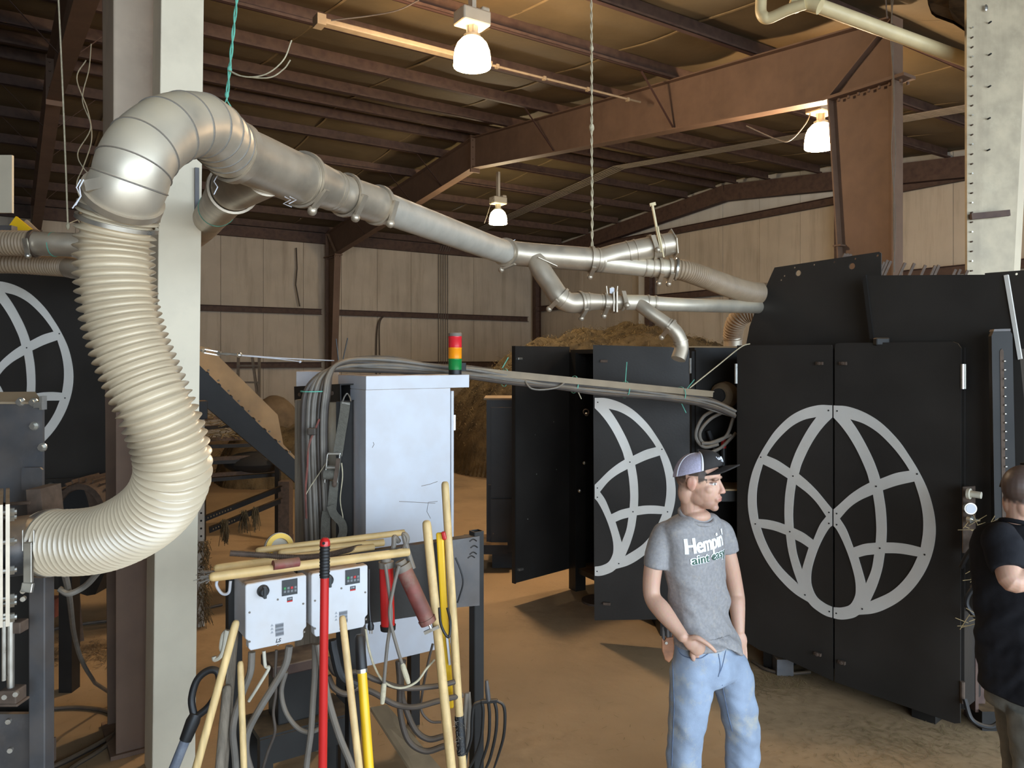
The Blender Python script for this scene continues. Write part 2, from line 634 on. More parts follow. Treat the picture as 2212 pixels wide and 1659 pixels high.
# side wall (far) with upright panels
wall = MB(); wall.box(B((T0 + T1) / 2, -0.3, 3.25), (T1 - T0 + 0.7, 0.06, 6.5), (U, Wd, ZV))
wall_side = obj('wall_side', wall, M['wall'], kind='structure')
random.seed(5)
t = T1 - 0.12
while t > T0 + 1:
    w = 1.19
    m = MB(); dep = random.uniform(0.024, 0.034)
    m.box(B(t - w / 2, -0.27 + dep / 2 + 0.012, 3.07), (w - 0.008, dep, 6.1), (U, Wd, ZV))
    obj('wall_panel', m, M['wall'], wall_side, bevel=0.006)
    t -= w
for z in (2.12, 3.72):
    for k in range(-3, 1):
        m = MB(); a, b = k * BAY + 0.18, (k + 1) * BAY - 0.18
        m.bar(B(a, -0.14, z), B(b, -0.14, z), 0.012, 0.16)
        m.bar(B(a, -0.1, z + 0.08), B(b, -0.1, z + 0.08), 0.09, 0.012)
        m.bar(B(a, -0.1, z - 0.08), B(b, -0.1, z - 0.08), 0.09, 0.012)
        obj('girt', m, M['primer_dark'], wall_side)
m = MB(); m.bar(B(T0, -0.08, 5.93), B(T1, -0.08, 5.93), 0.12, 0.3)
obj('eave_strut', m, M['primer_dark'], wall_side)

# gable end wall
m = MB()
m.prism([B(T1 + 0.3, -0.4, 0), B(T1 + 0.3, S1, 0), B(T1 + 0.3, S1, zt(S1) + 0.5), B(T1 + 0.3, SPAN, zt(SPAN) + 0.5), B(T1 + 0.3, HALF, zt(HALF) + 0.4), B(T1 + 0.3, -0.4, zt(0) + 0.5)], U * 0.06)
wall_end = obj('wall_end', m, M['wall'], kind='structure')
s = -0.1; random.seed(8)
while s < S1 - 1:
    w = 1.2; dep = random.uniform(0.024, 0.034); sa, sb = s + 0.005, s + w - 0.005
    for (za, zb_a, zb_b, mt) in ((0.0, 5.9, 5.9, 'wall'), (6.0, zt(sa) + 0.18, zt(sb) + 0.18, 'wall_clean')):
        if s > SPAN and za > 1:
            continue
        if s > SPAN:
            zb_a, zb_b = min(zb_a, zt(sa)), min(zb_b, zt(sb))
        p = MB(); tt = T1 + 0.27
        p.prism([B(tt, sa, za), B(tt, sb, za), B(tt, sb, zb_b), B(tt, sa, zb_a)], U * -dep)
        obj('wall_panel', p, M[mt], wall_end)
    s += w
for z in (2.2, 4.1, 5.97):
    m = MB()
    m.bar(B(T1 + 0.12, -0.2, z), B(T1 + 0.12, S1, z), 0.012, 0.17)
    m.bar(B(T1 + 0.08, -0.2, z + 0.085), B(T1 + 0.08, S1, z + 0.085), 0.09, 0.012)
    m.bar(B(T1 + 0.08, -0.2, z - 0.085), B(T1 + 0.08, S1, z - 0.085), 0.09, 0.012)
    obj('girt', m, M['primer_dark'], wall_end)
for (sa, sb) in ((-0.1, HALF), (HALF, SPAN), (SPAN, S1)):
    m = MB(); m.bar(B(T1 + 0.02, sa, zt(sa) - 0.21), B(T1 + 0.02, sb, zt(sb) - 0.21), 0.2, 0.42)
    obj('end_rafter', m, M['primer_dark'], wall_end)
for s in (0.0, 5.75, 11.95, 17.2):
    m = MB()
    m.box(B(T1, s, 3.0), (0.22, 0.012, 6.0), (U, Wd, ZV))
    for d in (-0.11, 0.11):
        m.box(B(T1 + d, s, 3.0), (0.012, 0.2, 6.0), (U, Wd, ZV))
    obj('end_column', m, M['primer_dark'], wall_end)
m = MB(); m.box(B(T1 - 0.02, 5.45, 2.9), (0.02, 0.28, 5.8), (U, Wd, ZV))
obj('pale_filler_strip', m, M['wall_clean'], wall_end)

# walls out of sight that close the shed (the open side of the lean-to stays open)
m = MB()
for (sa, sb, za, zb) in ((-0.4, SPAN, 0, 7.2), (SPAN, S1, 0, 6.2)):
    m.box(B(T0 - 0.05, (sa + sb) / 2, (za + zb) / 2), (0.06, sb - sa, zb - za), (U, Wd, ZV))
obj('wall_gable', m, M['wall'], kind='structure')
m = MB()
for (ta, tb, za, zb) in ((T0, -14, 0, 5.6), (4.0, T1 + 0.3, 0, 5.6), (-14, 4.0, 5.0, 5.6)):
    m.box(B((ta + tb) / 2, S1 + 0.05, (za + zb) / 2), (tb - ta, 0.06, zb - za), (U, Wd, ZV))
obj('wall_open_side', m, M['wall'], kind='structure')


# rigid frames
def rigid_frame(t, label, SPAN=17.62):
    fr = thing('rigid_frame', label, 'steel frame', B(t, HALF, 0), 'rigid steel frames of the shed')
    th = 0.012; fw = 0.2

    def ibeam(name, top, bot, widths=fw, mat_=M['primer'], top_mat=None):
        # top/bot: matching lists of (s,z): web polygon with flanges along both edges
        m = MB()
        for i in range(len(top) - 1):
            (a, b), (c, d) = top[i], top[i + 1]; (e, f), (g, h) = bot[i], bot[i + 1]
            m.prism([B(t - th / 2, a, b), B(t - th / 2, c, d), B(t - th / 2, g, h), B(t - th / 2, e, f)], U * th)
        web = obj(name, m, mat_, fr)
        for nm, edge, mt_ in (('flange', top, top_mat or mat_), ('flange', bot, mat_)):
            m = MB()
            for (a, b), (c, d) in zip(edge[:-1], edge[1:]):
                p, q = B(t, a, b), B(t, c, d)
                up = (q - p).normalized().cross(U)
                m.bar(p, q, widths, 0.018, up=up, ext=0.004)
            obj(nm, m, mt_, web)
        return web
    dk, dr = 0.76, 0.63
    # rafters
    ibeam('rafter', [(0.05, zt(0.05)), (HALF, zt(HALF))], [(0.72, zt(0.72) - dk), (HALF, zt(HALF) - dr)])
    ibeam('rafter', [(SPAN - 0.05, zt(SPAN)), (HALF, zt(HALF))], [(SPAN - 0.74, 5.36), (HALF, zt(HALF) - dr)])
    # ridge splice plate with bolts
    m = MB(); m.box(B(t, HALF, zt(HALF) - dr / 2 - 0.02), (0.22, 0.04, dr + 0.14), (U, Wd, ZV))
    for zz in (0.06, 0.2, 0.45, 0.6):
        for d in (-0.06, 0.06):
            m.cyl(B(t + d, HALF - 0.05, zt(HALF) - zz), B(t + d, HALF + 0.05, zt(HALF) - zz), 0.016, 8)
    obj('splice_plate', m, M['primer'], fr)
    # columns
    ibeam('column', [(0.0, 0.0), (0.0, 5.36), (0.0, zt(0))], [(0.32, 0.0), (0.74, 5.36), (0.74, 5.4)])
    ibeam('column', [(SPAN, 0.0), (SPAN, 5.36), (SPAN, zt(SPAN))], [(SPAN - 0.42, 0.0), (SPAN - 0.78, 5.36), (SPAN - 0.78, 5.37)])
    # horizontal knee plates with bolts, diagonal stiffeners
    for (sa, sb) in ((-0.12, 0.82), (SPAN - 0.84, SPAN + 0.14)):
        m = MB(); m.bar(B(t, sa, 5.37), B(t, sb, 5.37), 0.24, 0.035)
        for k in range(8):
            sp = sa + 0.06 + (sb - sa - 0.12) * k / 7
            for d in (-0.07, 0.07):
                m.cyl(B(t + d, sp, 5.335), B(t + d, sp, 5.325 - 0.02), 0.016, 8)
        obj('knee_plate', m, M['primer'], fr)
    m = MB(); m.bar(B(t - 0.04, SPAN - 0.78, 5.4), B(t - 0.04, SPAN - 0.03, zt(SPAN) - 0.02), 0.09, 0.014)
    obj('stiffener', m, M['primer'], fr)
    m = MB(); m.bar(B(t - 0.04, 0.74, 5.4), B(t - 0.04, 0.03, zt(0) - 0.02), 0.09, 0.014)
    obj('stiffener', m, M['primer'], fr)
    # base plates
    for sp in (0.17, SPAN - 0.22):
        m = MB(); m.box(B(t, sp, 0.012), (0.26, 0.5, 0.024), (U, Wd, ZV))
        obj('base_plate', m, M['primer'], fr)
    # flange braces to the purlins
    for sp in (2.9, 5.8, 7.25, 11.4, 14.3):
        zb = zt(sp) - (dk + (dr - dk) * min(1, abs(HALF - abs(sp - HALF)) / HALF)) + 0.03
        for d in (-1, 1):
            m = MB(); m.bar(B(t + 0.05 * d, sp, zb), B(t + 0.72 * d, sp, zt(sp) + 0.05), 0.035, 0.006)
            obj('flange_brace', m, M['primer_dark'], fr)
    return fr


rigid_frame(0.0, 'brown steel frame whose tapered column stands behind the large logo doors')
rigid_frame(-7.53, 'brown steel frame whose column stands behind the off-white boxed post', 17.3)
m = MB(); cc = B(-7.53, 17.3 - 0.26, 0)
m.box(cc + ZV * 3.95, (0.23, 0.56, 3.3), (U, Wd, ZV))  # paler box around the upper column, brown column left bare below
obj('upper_column_box', m, M['clad'], bpy.data.objects['rigid_frame.001'], bevel=0.01)
# small angle clip on the inner flange of the frame column
m = MB(); m.box(B(0, SPAN - 0.66, 3.62), (0.22, 0.1, 0.02), (U, Wd, ZV))
obj('flange_clip', m, M['primer'], bpy.data.objects['rigid_frame'])

# off-white boxed post in front of the near frame column
pw = thing('boxed_post', 'tall off-white boxed sheet metal post beside the flexible hose', 'post', W(336, 1659, 4.1) * 1.0)
pw.location.z = 0
a0 = Vector((-1.945, 4.1, 0)); lean = Vector((0.05, 0.033, 0))
for nm, p, ext, mt in (('front_sheet', a0, U * 0.215, 'post_white'), ('side_sheet', a0, -Wd * 0.26, 'post_white'), ('side_sheet', a0 + U * 0.215, -Wd * 0.26, 'post_white')):
    m = MB(); q = p + ext
    off = (-Wd * 0.004) if nm == 'front_sheet' else (U * 0.004)
    m.prism([p, q, q + lean + Vector((0, 0, 5.6)), p + lean + Vector((0, 0, 5.6))], off)
    obj(nm, m, M[mt], pw)
m = MB(); cpos = onplane(424, 420, a0 + U * 0.215, Vector((UY, -UX, 0)))
m.box(cpos + Wd * 0.012, (0.022, 0.02, 0.29), (U, Wd, ZV))
obj('dark_bracket', m, M['steelgrey'], pw)

# galvanised clad post on the right
ga = W(2091, 590, 6.3); gb = W(2192, 590, 6.3)
pg = thing('clad_post', 'galvanised clad post with screw holes rising behind the black hopper', 'post', (ga.x + 0.3, 6.4, 0))
m = MB()
dirx = Vector((1, 0.1, 0)).normalized()
L0 = Vector((ga.x, 6.3, 0))
m.prism([L0, L0 + dirx * 0.24, L0 + dirx * 0.56 + Vector((0, 0, 5.7)), L0 + Vector((-0.012, 0, 6.0))], Vector((0, 0.006, 0)))
fsheet = obj('face_sheet', m, M['post_galv'], pg)
m = MB()
m.prism([L0 + dirx * 0.24, L0 + dirx * 0.34 + Vector((0, 0.06, 0)), L0 + dirx * 0.66 + Vector((0, 0.06, 5.7)), L0 + dirx * 0.56 + Vector((0, 0, 5.7))], Vector((0, 0.006, 0)))
obj('return_sheet', m, M['post_white'], pg)
m = MB(); m.prism([L0, L0 + Vector((0.0, 0.03, 0)), L0 + Vector((-0.012, 0.03, 5.7)), L0 + Vector((-0.012, 0, 5.7))], Vector((0.006, 0, 0)))
obj('side_sheet', m, M['post_galv'], pg)
hd = Vector((0, -1, 0))
for (px, py) in ((2136, 50), (2136, 119), (2135, 188), (2134, 257), (2133, 325)):
    p = W(px, py, 6.31)
    m = MB(); m.cyl(p + Vector((0, -0.03, 0)), p, 0.007, 8); obj('screw_hole_disc', m, M['dark_hole'], fsheet)  # solid black disc, its colour stands for shade inside the hole
for k in range(26):
    p = W(2100 - k * 0.05, 60 + k * 21, 6.29)
    m = MB(); m.cyl(p + Vector((0, -0.012, 0)), p + Vector((0, 0.02, 0)), 0.0065, 6); obj('rivet', m, M['rust'] if k % 3 else M['chrome'], fsheet)
m = MB(); p = W(2130, 17, 6.29)
m.ball(p, (0.016, 0.01, 0.03), 10, 6); obj('slot', m, M['chrome'], fsheet)
m = MB(); m.bar(W(2097, 468, 6.26), W(2180, 460, 6.26), 0.03, 0.05); obj('dark_strap', m, M['primer_dark'], pg)

# ================================================================== ducts and hoses
def tube_from(rows, seg=40, n=8, step=None):
    """rows (px,py,Y,r) -> MB tube along a smooth path"""
    pts = catmull(wpath(rows), n)
    if step:
        pts = resample(pts, step)
    m = MB(); m.tube([p[:3] for p in pts], [p[3] for p in pts], seg)
    return m, pts


def ribbed(rows, pitch, amp, seg=40, n=16, sharp=1.3):
    pts = resample(catmull(wpath(rows), n), pitch / 8.0)
    rr = []
    for i, p in enumerate(pts):
        c = 0.5 + 0.5 * math.cos(2 * PI * i / 8.0)
        rr.append(p[3] - amp + 2 * amp * c ** sharp)
    m = MB(); m.tube([p[:3] for p in pts], rr, seg)
    return m, pts


def band(parent, p, axis, r, width, mt, name='clamp_band', lever=None, lever_mat=None):
    m = MB(); m.ring(p, axis, r + 0.006, r - 0.004, width)
    o = obj(name, m, mt, parent, smooth=True)
    if lever is not None:
        ax = Vector(axis).normalized(); d = Vector(lever); d = (d - ax * d.dot(ax)).normalized()
        tg = ax.cross(d)
        q = Vector(p) + d * (r + 0.012)
        lv = MB(); lv.bar(q - tg * 0.045, q + tg * 0.055, 0.028, 0.012, up=d)
        lv.ball(q + tg * 0.062, (0.02, 0.02, 0.02), 10, 6)
        obj('lever', lv, lever_mat or M['chrome'], o, smooth=True)
    return o


def lerp_path(pts, f):
    i = f * (len(pts) - 1); k = min(int(i), len(pts) - 2); t = i - k
    a, b = Vector(pts[k][:3]), Vector(pts[k + 1][:3])
    return a + (b - a) * t, (b - a).normalized(), pts[k][3] + (pts[k + 1][3] - pts[k][3]) * t


# --- big cream hose in the foreground
hrows = [(98, 1172, 2.57, .1), (180, 1170, 2.5, .1), (240, 1158, 2.45, .1), (300, 1128, 2.38, .1), (345, 1088, 2.32, .1), (370, 1040, 2.27, .1),
         (374, 995, 2.24, .1), (361, 940, 2.22, .1), (335, 875, 2.2, .1), (305, 808, 2.2, .1), (278, 740, 2.2, .1),
         (258, 668, 2.2, .1), (248, 590, 2.2, .1), (248, 520, 2.2, .1), (261, 437, 2.18, .1)]
hose = thing('flexible_hose', 'thick cream ribbed hose curving down beside the off-white post', 'hose', W(240, 1165, 2.45))
m, hp = ribbed(hrows, 0.0235, 0.0095, sharp=1.5)
obj('ribbed_tube', m, M['hose'], hose, smooth=True, angle=80)
for f in (0.962, 0.985):
    p, d, r = lerp_path(hp, f)
    cl = band(hose, p, d, r + 0.004, 0.012, M['chrome'], 'hose_clamp')
    m = MB(); side = d.cross(Vector((0, -1, 0))).normalized()
    q = p + (side * -0.75 + Vector((0, -0.62, 0))).normalized() * (r + 0.012)
    q2 = p + (Vector((1, 0, 0)) * 0.62 + Vector((0, -0.78, 0))).normalized() * (r + 0.014)
    m.bar(q2 - Vector((0.022, 0.018, 0)), q2 + Vector((0.022, 0.018, -0.006)), 0.014, 0.02)
    obj('worm_screw', m, M['chrome'], cl, bevel=0.003)
p, d, r = lerp_path(hp, 0.018)
band(hose, p, d, r + 0.006, 0.03, M['chrome'], 'quick_clamp')
m = MB()
q = p + Vector((0, -1, 0)) * (r + 0.02)
m.bar(q + Vector((0, 0, 0.03)), q + Vector((0, 0, -0.1)), 0.028, 0.012, up=Vector((0, -1, 0)))
m.bar(q + Vector((0, 0, -0.1)), q + Vector((-0.003, -0.004, -0.13)), 0.036, 0.012, up=Vector((0, -1, 0)))
m.bar(q + Vector((-0.018, 0, 0.07)), q + Vector((-0.018, 0, 0.0)), 0.005, 0.006, up=Vector((0, -1, 0)))
m.bar(q + Vector((0.018, 0, 0.07)), q + Vector((0.018, 0, 0.0)), 0.005, 0.006, up=Vector((0, -1, 0)))
obj('clamp_lever', m, M['chrome'], hose, bevel=0.004)

# --- main galvanised line
duct = thing('dust_duct', 'long galvanised dust duct with elbow and branches hung from ropes', 'duct', W(824, 446, 3.5) - Vector((0, 0, 0.1)))
erows = [(261, 440, 2.17, .101), (270, 415, 2.15, .101), (281, 393, 2.15, .101), (290, 362, 2.15, .102), (312, 323, 2.18, .102), (358, 285, 2.26, .102), (398, 271, 2.35, .101), (436, 271, 2.44, .101), (462, 286, 2.52, .101), (478, 303, 2.58, .101), (497, 324, 2.68, .101)]
m, ep = tube_from(erows, 48, 6)
el = obj('elbow', m, M['galv_clean'], duct, smooth=True)
for f in (0.2, 0.3, 0.4, 0.5, 0.6, 0.7, 0.8, 0.885, 0.94):
    p, d, r = lerp_path(ep, f)
    m = MB()
    m.tube([p - d * 0.003, p - d * 0.0012, p + d * 0.0012, p + d * 0.003], [r - 0.001, r + 0.003, r + 0.003, r - 0.001], 48, cap=False)
    obj('seam_bead', m, M['cable'], el, smooth=True)
p, d, r = lerp_path(ep, 0.06)
band(duct, p, d, r + 0.004, 0.02, M['galv'], 'pull_ring')
m = MB(); q = W(205, 398, 2.06)
m.bar(q + Vector((-0.022, 0, -0.006)), q + Vector((0.04, 0, 0.006)), 0.02, 0.03); m.ball(q + Vector((0.045, 0, 0.006)), (0.018, 0.012, 0.02), 12, 8)
obj('pull_ring_lever', m, M['galv'], duct, smooth=True)
for k, dx in enumerate((0, 0.008)):
    m = MB(); m.tube([q + Vector((-0.024 - dx, -0.012, 0.01)), q + Vector((-0.034 - dx, -0.014, -0.012)), q + Vector((-0.03, -0.014, -0.035)), q + Vector((-0.045 - dx, -0.014, -0.06 - dx))], 0.0018, 6)
    obj('wire_tie', m, M['white'], duct)
main = [(497, 324, 2.68, .1), (560, 350, 2.83, .1), (622, 377, 2.98, .1), (650, 387, 3.05, .1), (662, 391, 3.08, .098), (720, 412, 3.22, .083), (745, 421, 3.28, .083), (824, 446, 3.5, .083)]
m, mp_ = tube_from(main, 40, 6)
big = obj('pipe', m, M['galv'], duct, smooth=True)
for f in (0.43, 0.57, 0.70, 0.74):
    p, d, r = lerp_path(mp_, f)
    m = MB(); m.ring(p, d, r + 0.003, r - 0.004, 0.012, 40); obj('bead', m, M['galv'], big, smooth=True)
p, d, r = lerp_path(mp_, 0.02); band(duct, p, d, r + 0.006, 0.035, M['galv'], 'pull_ring')
p, d, r = lerp_path(mp_, 0.47); band(duct, p, d, r + 0.008, 0.02, M['galv'], 'pull_ring', lever=(0.2, -1, -0.55), lever_mat=M['galv'])
p, d, r = lerp_path(mp_, 0.86); band(duct, p, d, r + 0.007, 0.016, M['galv'], 'pull_ring', lever=(0.3, -1, -0.4), lever_mat=M['galv'])
p, d, r = lerp_path(mp_, 0.985); band(duct, p, d, r + 0.004, 0.022, M['galv'], 'pull_ring', lever=(0.5, -1, -0.3), lever_mat=M['galv'])
pale = [(822, 446, 3.5, .074), (960, 497, 4.12, .075), (1050, 531, 4.65, .076), (1088, 544, 4.88, .077)]
m, pp = tube_from(pale, 40, 8)
obj('pipe', m, M['galv_dull'], duct, smooth=True)
r3 = [(1085, 543, 4.87, .08), (1100, 546, 4.93, .08), (1150, 551, 4.97, .079), (1268, 560, 5.02, .079), (1312, 564, 5.06, .077)]
m, qp = tube_from(r3, 40, 8)
o3 = obj('pipe', m, M['galv'], duct, smooth=True)
for f in (0.1, 0.25, 0.84, 0.9):
    p, d, r = lerp_path(qp, f)
    m = MB(); m.ring(p, d, r + 0.004, r - 0.004, 0.012, 40); obj('bead', m, M['galv'], o3, smooth=True)
p, d, r = lerp_path(qp, 0.155); band(duct, p, d, r + 0.006, 0.02, M['galv'], 'pull_ring', lever=(0, -0.6, -1), lever_mat=M['galv'])
p, d, r = lerp_path(qp, 0.78); band(duct, p, d, r + 0.006, 0.02, M['galv'], 'pull_ring', lever=(0, -0.6, -1), lever_mat=M['galv'])
up_ = [(1295, 562, 5.04, .077), (1330, 552, 5.05, .077), (1380, 541, 5.07, .077), (1452, 526, 5.1, .076)]
m, up = tube_from(up_, 40, 6)
ou = obj('branch_pipe', m, M['galv'], duct, smooth=True)
for f in (0.52, 0.62, 0.9):
    p, d, r = lerp_path(up, f)
    m = MB(); m.ring(p, d, r + 0.004, r - 0.004, 0.012, 40); obj('bead', m, M['galv'], ou, smooth=True)
p, d, r = lerp_path(up, 0.8); band(duct, p, d, r + 0.006, 0.02, M['galv'], 'pull_ring', lever=(0, -1, 0.3), lever_mat=M['galv'])
# blast gate blade and end cap on the upper arm
m = MB(); m.bar(W(1409, 442, 5.0), W(1428, 545, 5.0), 0.028, 0.012, up=Vector((1, 0, 0))); m.bar(W(1404, 443, 5.0), W(1416, 440, 5.0), 0.02, 0.02)
m.bar(W(1421, 490, 4.985), W(1434, 556, 4.985), 0.012, 0.008, up=Vector((1, 0, 0)))
obj('gate_blade', m, M['pvc'], duct)
p, d, r = lerp_path(up, 1.0)
m = MB(); x = d.cross(ZV).normalized(); y = x.cross(d)
m.prism([p + (x * math.cos(a) + y * math.sin(a)) * 0.1 for a in [PI / 3 * k + 0.2 for k in range(6)]], d * 0.006)
obj('end_cap', m, M['galv_clean'], duct)
# straight arm, tapered, continues to the flexible hose
dn = [(1290, 563, 5.04, .076), (1340, 570, 5.06, .07), (1400, 578, 5.1, .062), (1452, 581, 5.12, .062)]
m, dp = tube_from(dn, 36, 6)
od = obj('branch_pipe', m, M['galv_clean'], duct, smooth=True)
for f in (0.62, 0.72):
    p, d, r = lerp_path(dp, f)
    m = MB(); m.ring(p, d, r + 0.004, r - 0.004, 0.01, 36); obj('bead', m, M['galv'], od, smooth=True)
p, d, r = lerp_path(dp, 0.82); band(duct, p, d, r + 0.006, 0.02, M['galv'], 'pull_ring', lever=(0, -0.7, -1), lever_mat=M['galv'])
p, d, r = lerp_path(dp, 0.96); band(duct, p, d, r + 0.006, 0.02, M['galv'], 'pull_ring', lever=(0, -0.7, -1), lever_mat=M['galv'])
# drop branch, elbow, blast gate, small runs
db = [(1158, 560, 4.95, .066), (1170, 585, 4.92, .066), (1190, 615, 4.9, .065), (1204, 636, 4.88, .065), (1214, 646, 4.88, .065), (1230, 654, 4.9, .065), (1250, 654, 4.92, .065), (1268, 652, 4.94, .06), (1290, 652, 4.95, .052), (1325, 653, 4.97, .047), (1360, 653, 5.0, .047)]
m, bp = tube_from(db, 36, 8)
ob = obj('drop_branch', m, M['galv'], duct, smooth=True)
for f in (0.42, 0.66, 0.72, 0.83, 0.98):
    p, d, r = lerp_path(bp, f)
    m = MB(); m.ring(p, d, r + 0.003, r - 0.004, 0.01, 36); obj('bead', m, M['galv'], ob, smooth=True)
for f in (0.36, 0.62, 0.85, 0.95):
    p, d, r = lerp_path(bp, f); band(duct, p, d, r + 0.005, 0.016, M['galv'], 'pull_ring', lever=(0, -0.6, -1) if f < 0.9 else (0, -1, 0.5), lever_mat=M['galv'])
# saddle where the drop branch meets the line
m = MB(); pa = W(1168, 561, 4.88); m.bar(W(1162, 556, 4.875), W(1203, 575, 4.9), 0.004, 0.03, up=Vector((0, -1, 0)))
obj('saddle_edge', m, M['galv'], ob)
# blast gate
m = MB(); g0 = W(1322, 653, 4.97)
gx = Vector((1, 0.1, 0)).normalized()
m.box(g0, (0.01, 0.11, 0.13), (gx, gx.cross(ZV), ZV)); m.box(g0 + Vector((0.0, 0, 0.075)), (0.02, 0.03, 0.05)); m.box(g0 + gx * 0.02, (0.012, 0.12, 0.14), (gx, gx.cross(ZV), ZV))
gate = obj('blast_gate', m, M['galv'], duct, bevel=0.003)
m = MB(); m.box(W(1322, 628, 4.93), (0.03, 0.006, 0.035)); obj('gate_tag', m, M['white'], gate)
for dx in (-0.028, 0.028):
    m = MB(); m.bar(W(1322, 640, 4.95) + Vector((dx, 0, 0)), W(1322, 618, 4.95) + Vector((dx * 1.3, 0, 0)), 0.006, 0.014, up=Vector((0, -1, 0))); obj('gate_ear', m, M['galv'], gate)
st = [(1350, 653, 4.99, .05), (1395, 654, 5.02, .05), (1440, 657, 5.05, .047), (1520, 660, 5.25, .046), (1640, 663, 5.85, .051), (1690, 664, 6.1, .053)]
m, sp = tube_from(st, 32, 8)
os_ = obj('straight_run', m, M['galv_clean'], duct, smooth=True)
for f in (0.22, 0.3):
    p, d, r = lerp_path(sp, f); m = MB(); m.ring(p, d, r + 0.005, r - 0.004, 0.012, 32); obj('bead', m, M['galv'], os_, smooth=True)
lb = [(1378, 655, 5.0, .044), (1400, 672, 4.97, .044), (1436, 697, 4.95, .044), (1456, 713, 4.94, .046), (1468, 732, 4.94, .046), (1472, 752, 4.94, .046), (1465, 776, 4.92, .047)]
m, lp = tube_from(lb, 32, 8)
ol = obj('spout', m, M['galv'], duct, smooth=True)
for f in (0.38, 0.45, 0.72):
    p, d, r = lerp_path(lp, f); m = MB(); m.ring(p, d, r + 0.004, r - 0.004, 0.01, 32); obj('bead', m, M['galv'], ol, smooth=True)
p, d, r = lerp_path(lp, 0.42); band(duct, p, d, r + 0.005, 0.016, M['galv'], 'pull_ring', lever=(0, -0.6, -1), lever_mat=M['galv'])
# rear leg of the wye running back behind the post
rb = [(575, 372, 2.9, .092), (520, 400, 3.1, .092), (495, 416, 3.3, .092), (460, 462, 4.1, .088), (420, 505, 4.8, .088), (340, 560, 6.0, .088)]
rb = [(tuple(W(a, b, c)) + (r,)) for a, b, c, r in rb]
rbp = catmull(rb, 6)
m = MB(); m.tube([p[:3] for p in rbp], [p[3] for p in rbp], 36)
orr = obj('rear_leg', m, M['galv'], duct, smooth=True)
p, d, r = lerp_path(rbp, 0.34); band(duct, p, d, r + 0.008, 0.045, M['galv'], 'pull_ring')
p, d, r = lerp_path(rbp, 0.55); m = MB(); m.ring(p, d, r + 0.003, r - 0.002, 0.006, 32); obj('twine_turn', m, M['rope_green'], duct, smooth=True)
for pts in ([(615, 425), (628, 432), (612, 440), (630, 447)], [(626, 425), (640, 432), (624, 440)], [(470, 378), (462, 392), (470, 404), (462, 420)]):
    m = MB(); Yq = 2.84 if pts[0][0] > 600 else 2.7
    m.tube([W(a, b, Yq) for a, b in pts], 0.0022, 6); obj('wire_tie', m, M['white'], duct)

# flexible hoses over the far machine
fh = thing('flexible_hose', 'dusty tan ribbed hose sagging into the black rounded side plate', 'hose', W(1550, 640, 5.2))
m, fp = ribbed([(1446, 580, 5.12, .068), (1480, 585, 5.13, .069), (1530, 602, 5.25, .072), (1585, 622, 5.5, .076), (1625, 632, 5.75, .08), (1680, 636, 6.15, .085)], 0.017, 0.004, 32)
obj('ribbed_tube', m, M['hose_dusty'], fh, smooth=True, angle=80)
p, d, r = lerp_path(fp, 0.03); band(fh, p, d, r + 0.004, 0.014, M['chrome'], 'hose_clamp')
fh = thing('flexible_hose', 'short tan ribbed hose elbow dropping into the far black machine', 'hose', W(1580, 750, 7.2))
m, fp = ribbed([(1640, 672, 7.0, .09), (1612, 676, 7.05, .09), (1594, 690, 7.1, .09), (1586, 708, 7.15, .09), (1583, 730, 7.2, .09)], 0.025, 0.005, 32)
obj('ribbed_tube', m, M['hose_dusty'], fh, smooth=True, angle=80)
m = MB(); m.cyl(W(1583, 726, 7.2), W(1583, 752, 7.2), 0.086, 32); obj('steel_collar', m, M['galv_clean'], fh, smooth=True)
m = MB(); p = W(1583, 733, 7.2); m.ring(p, ZV, 0.092, 0.08, 0.02, 32); obj('hose_clamp', m, M['galv'], fh, smooth=True)

# ducts on the left machine
ld = thing('dust_duct', 'dusty metal duct with ribbed end running behind the cream hose', 'duct', W(80, 528, 4.7))
m, lp2 = tube_from([(70, 526, 4.7, .074), (130, 528, 4.7, .074), (230, 532, 4.75, .074)], 32, 6); obj('pipe', m, M['galv'], ld, smooth=True)
m, _ = ribbed([(-70, 524, 4.7, .076), (0, 525, 4.7, .076), (76, 526, 4.7, .076)], 0.02, 0.004, 32); obj('ribbed_tube', m, M['hose_dusty'], ld, smooth=True, angle=80)
p = W(76, 526, 4.7); band(ld, p, Vector((1, 0, 0)), .08, 0.02, M['rust'], 'pull_ring', lever=(0, -1, -0.3), lever_mat=M['chrome'])
m = MB(); m.ring(W(117, 528, 4.7), Vector((1, 0, 0)), .077, .07, 0.006); obj('twine_turn', m, M['rope_green'], ld)
ld = thing('flexible_hose', 'dusty ribbed hose lying on top of the left logo machine', 'hose', W(80, 575, 5.0))
m, _ = ribbed([(-70, 568, 5.0, .062), (20, 569, 5.0, .062), (90, 573, 5.0, .063), (140, 576, 4.95, .064), (160, 580, 4.9, .064)], 0.022, 0.004, 32); obj('ribbed_tube', m, M['hose_dusty'], ld, smooth=True, angle=80)
m, _ = tube_from([(150, 578, 4.92, .066), (175, 582, 4.87, .066), (230, 588, 4.87, .066)], 32, 4); obj('steel_collar', m, M['galv'], ld, smooth=True)

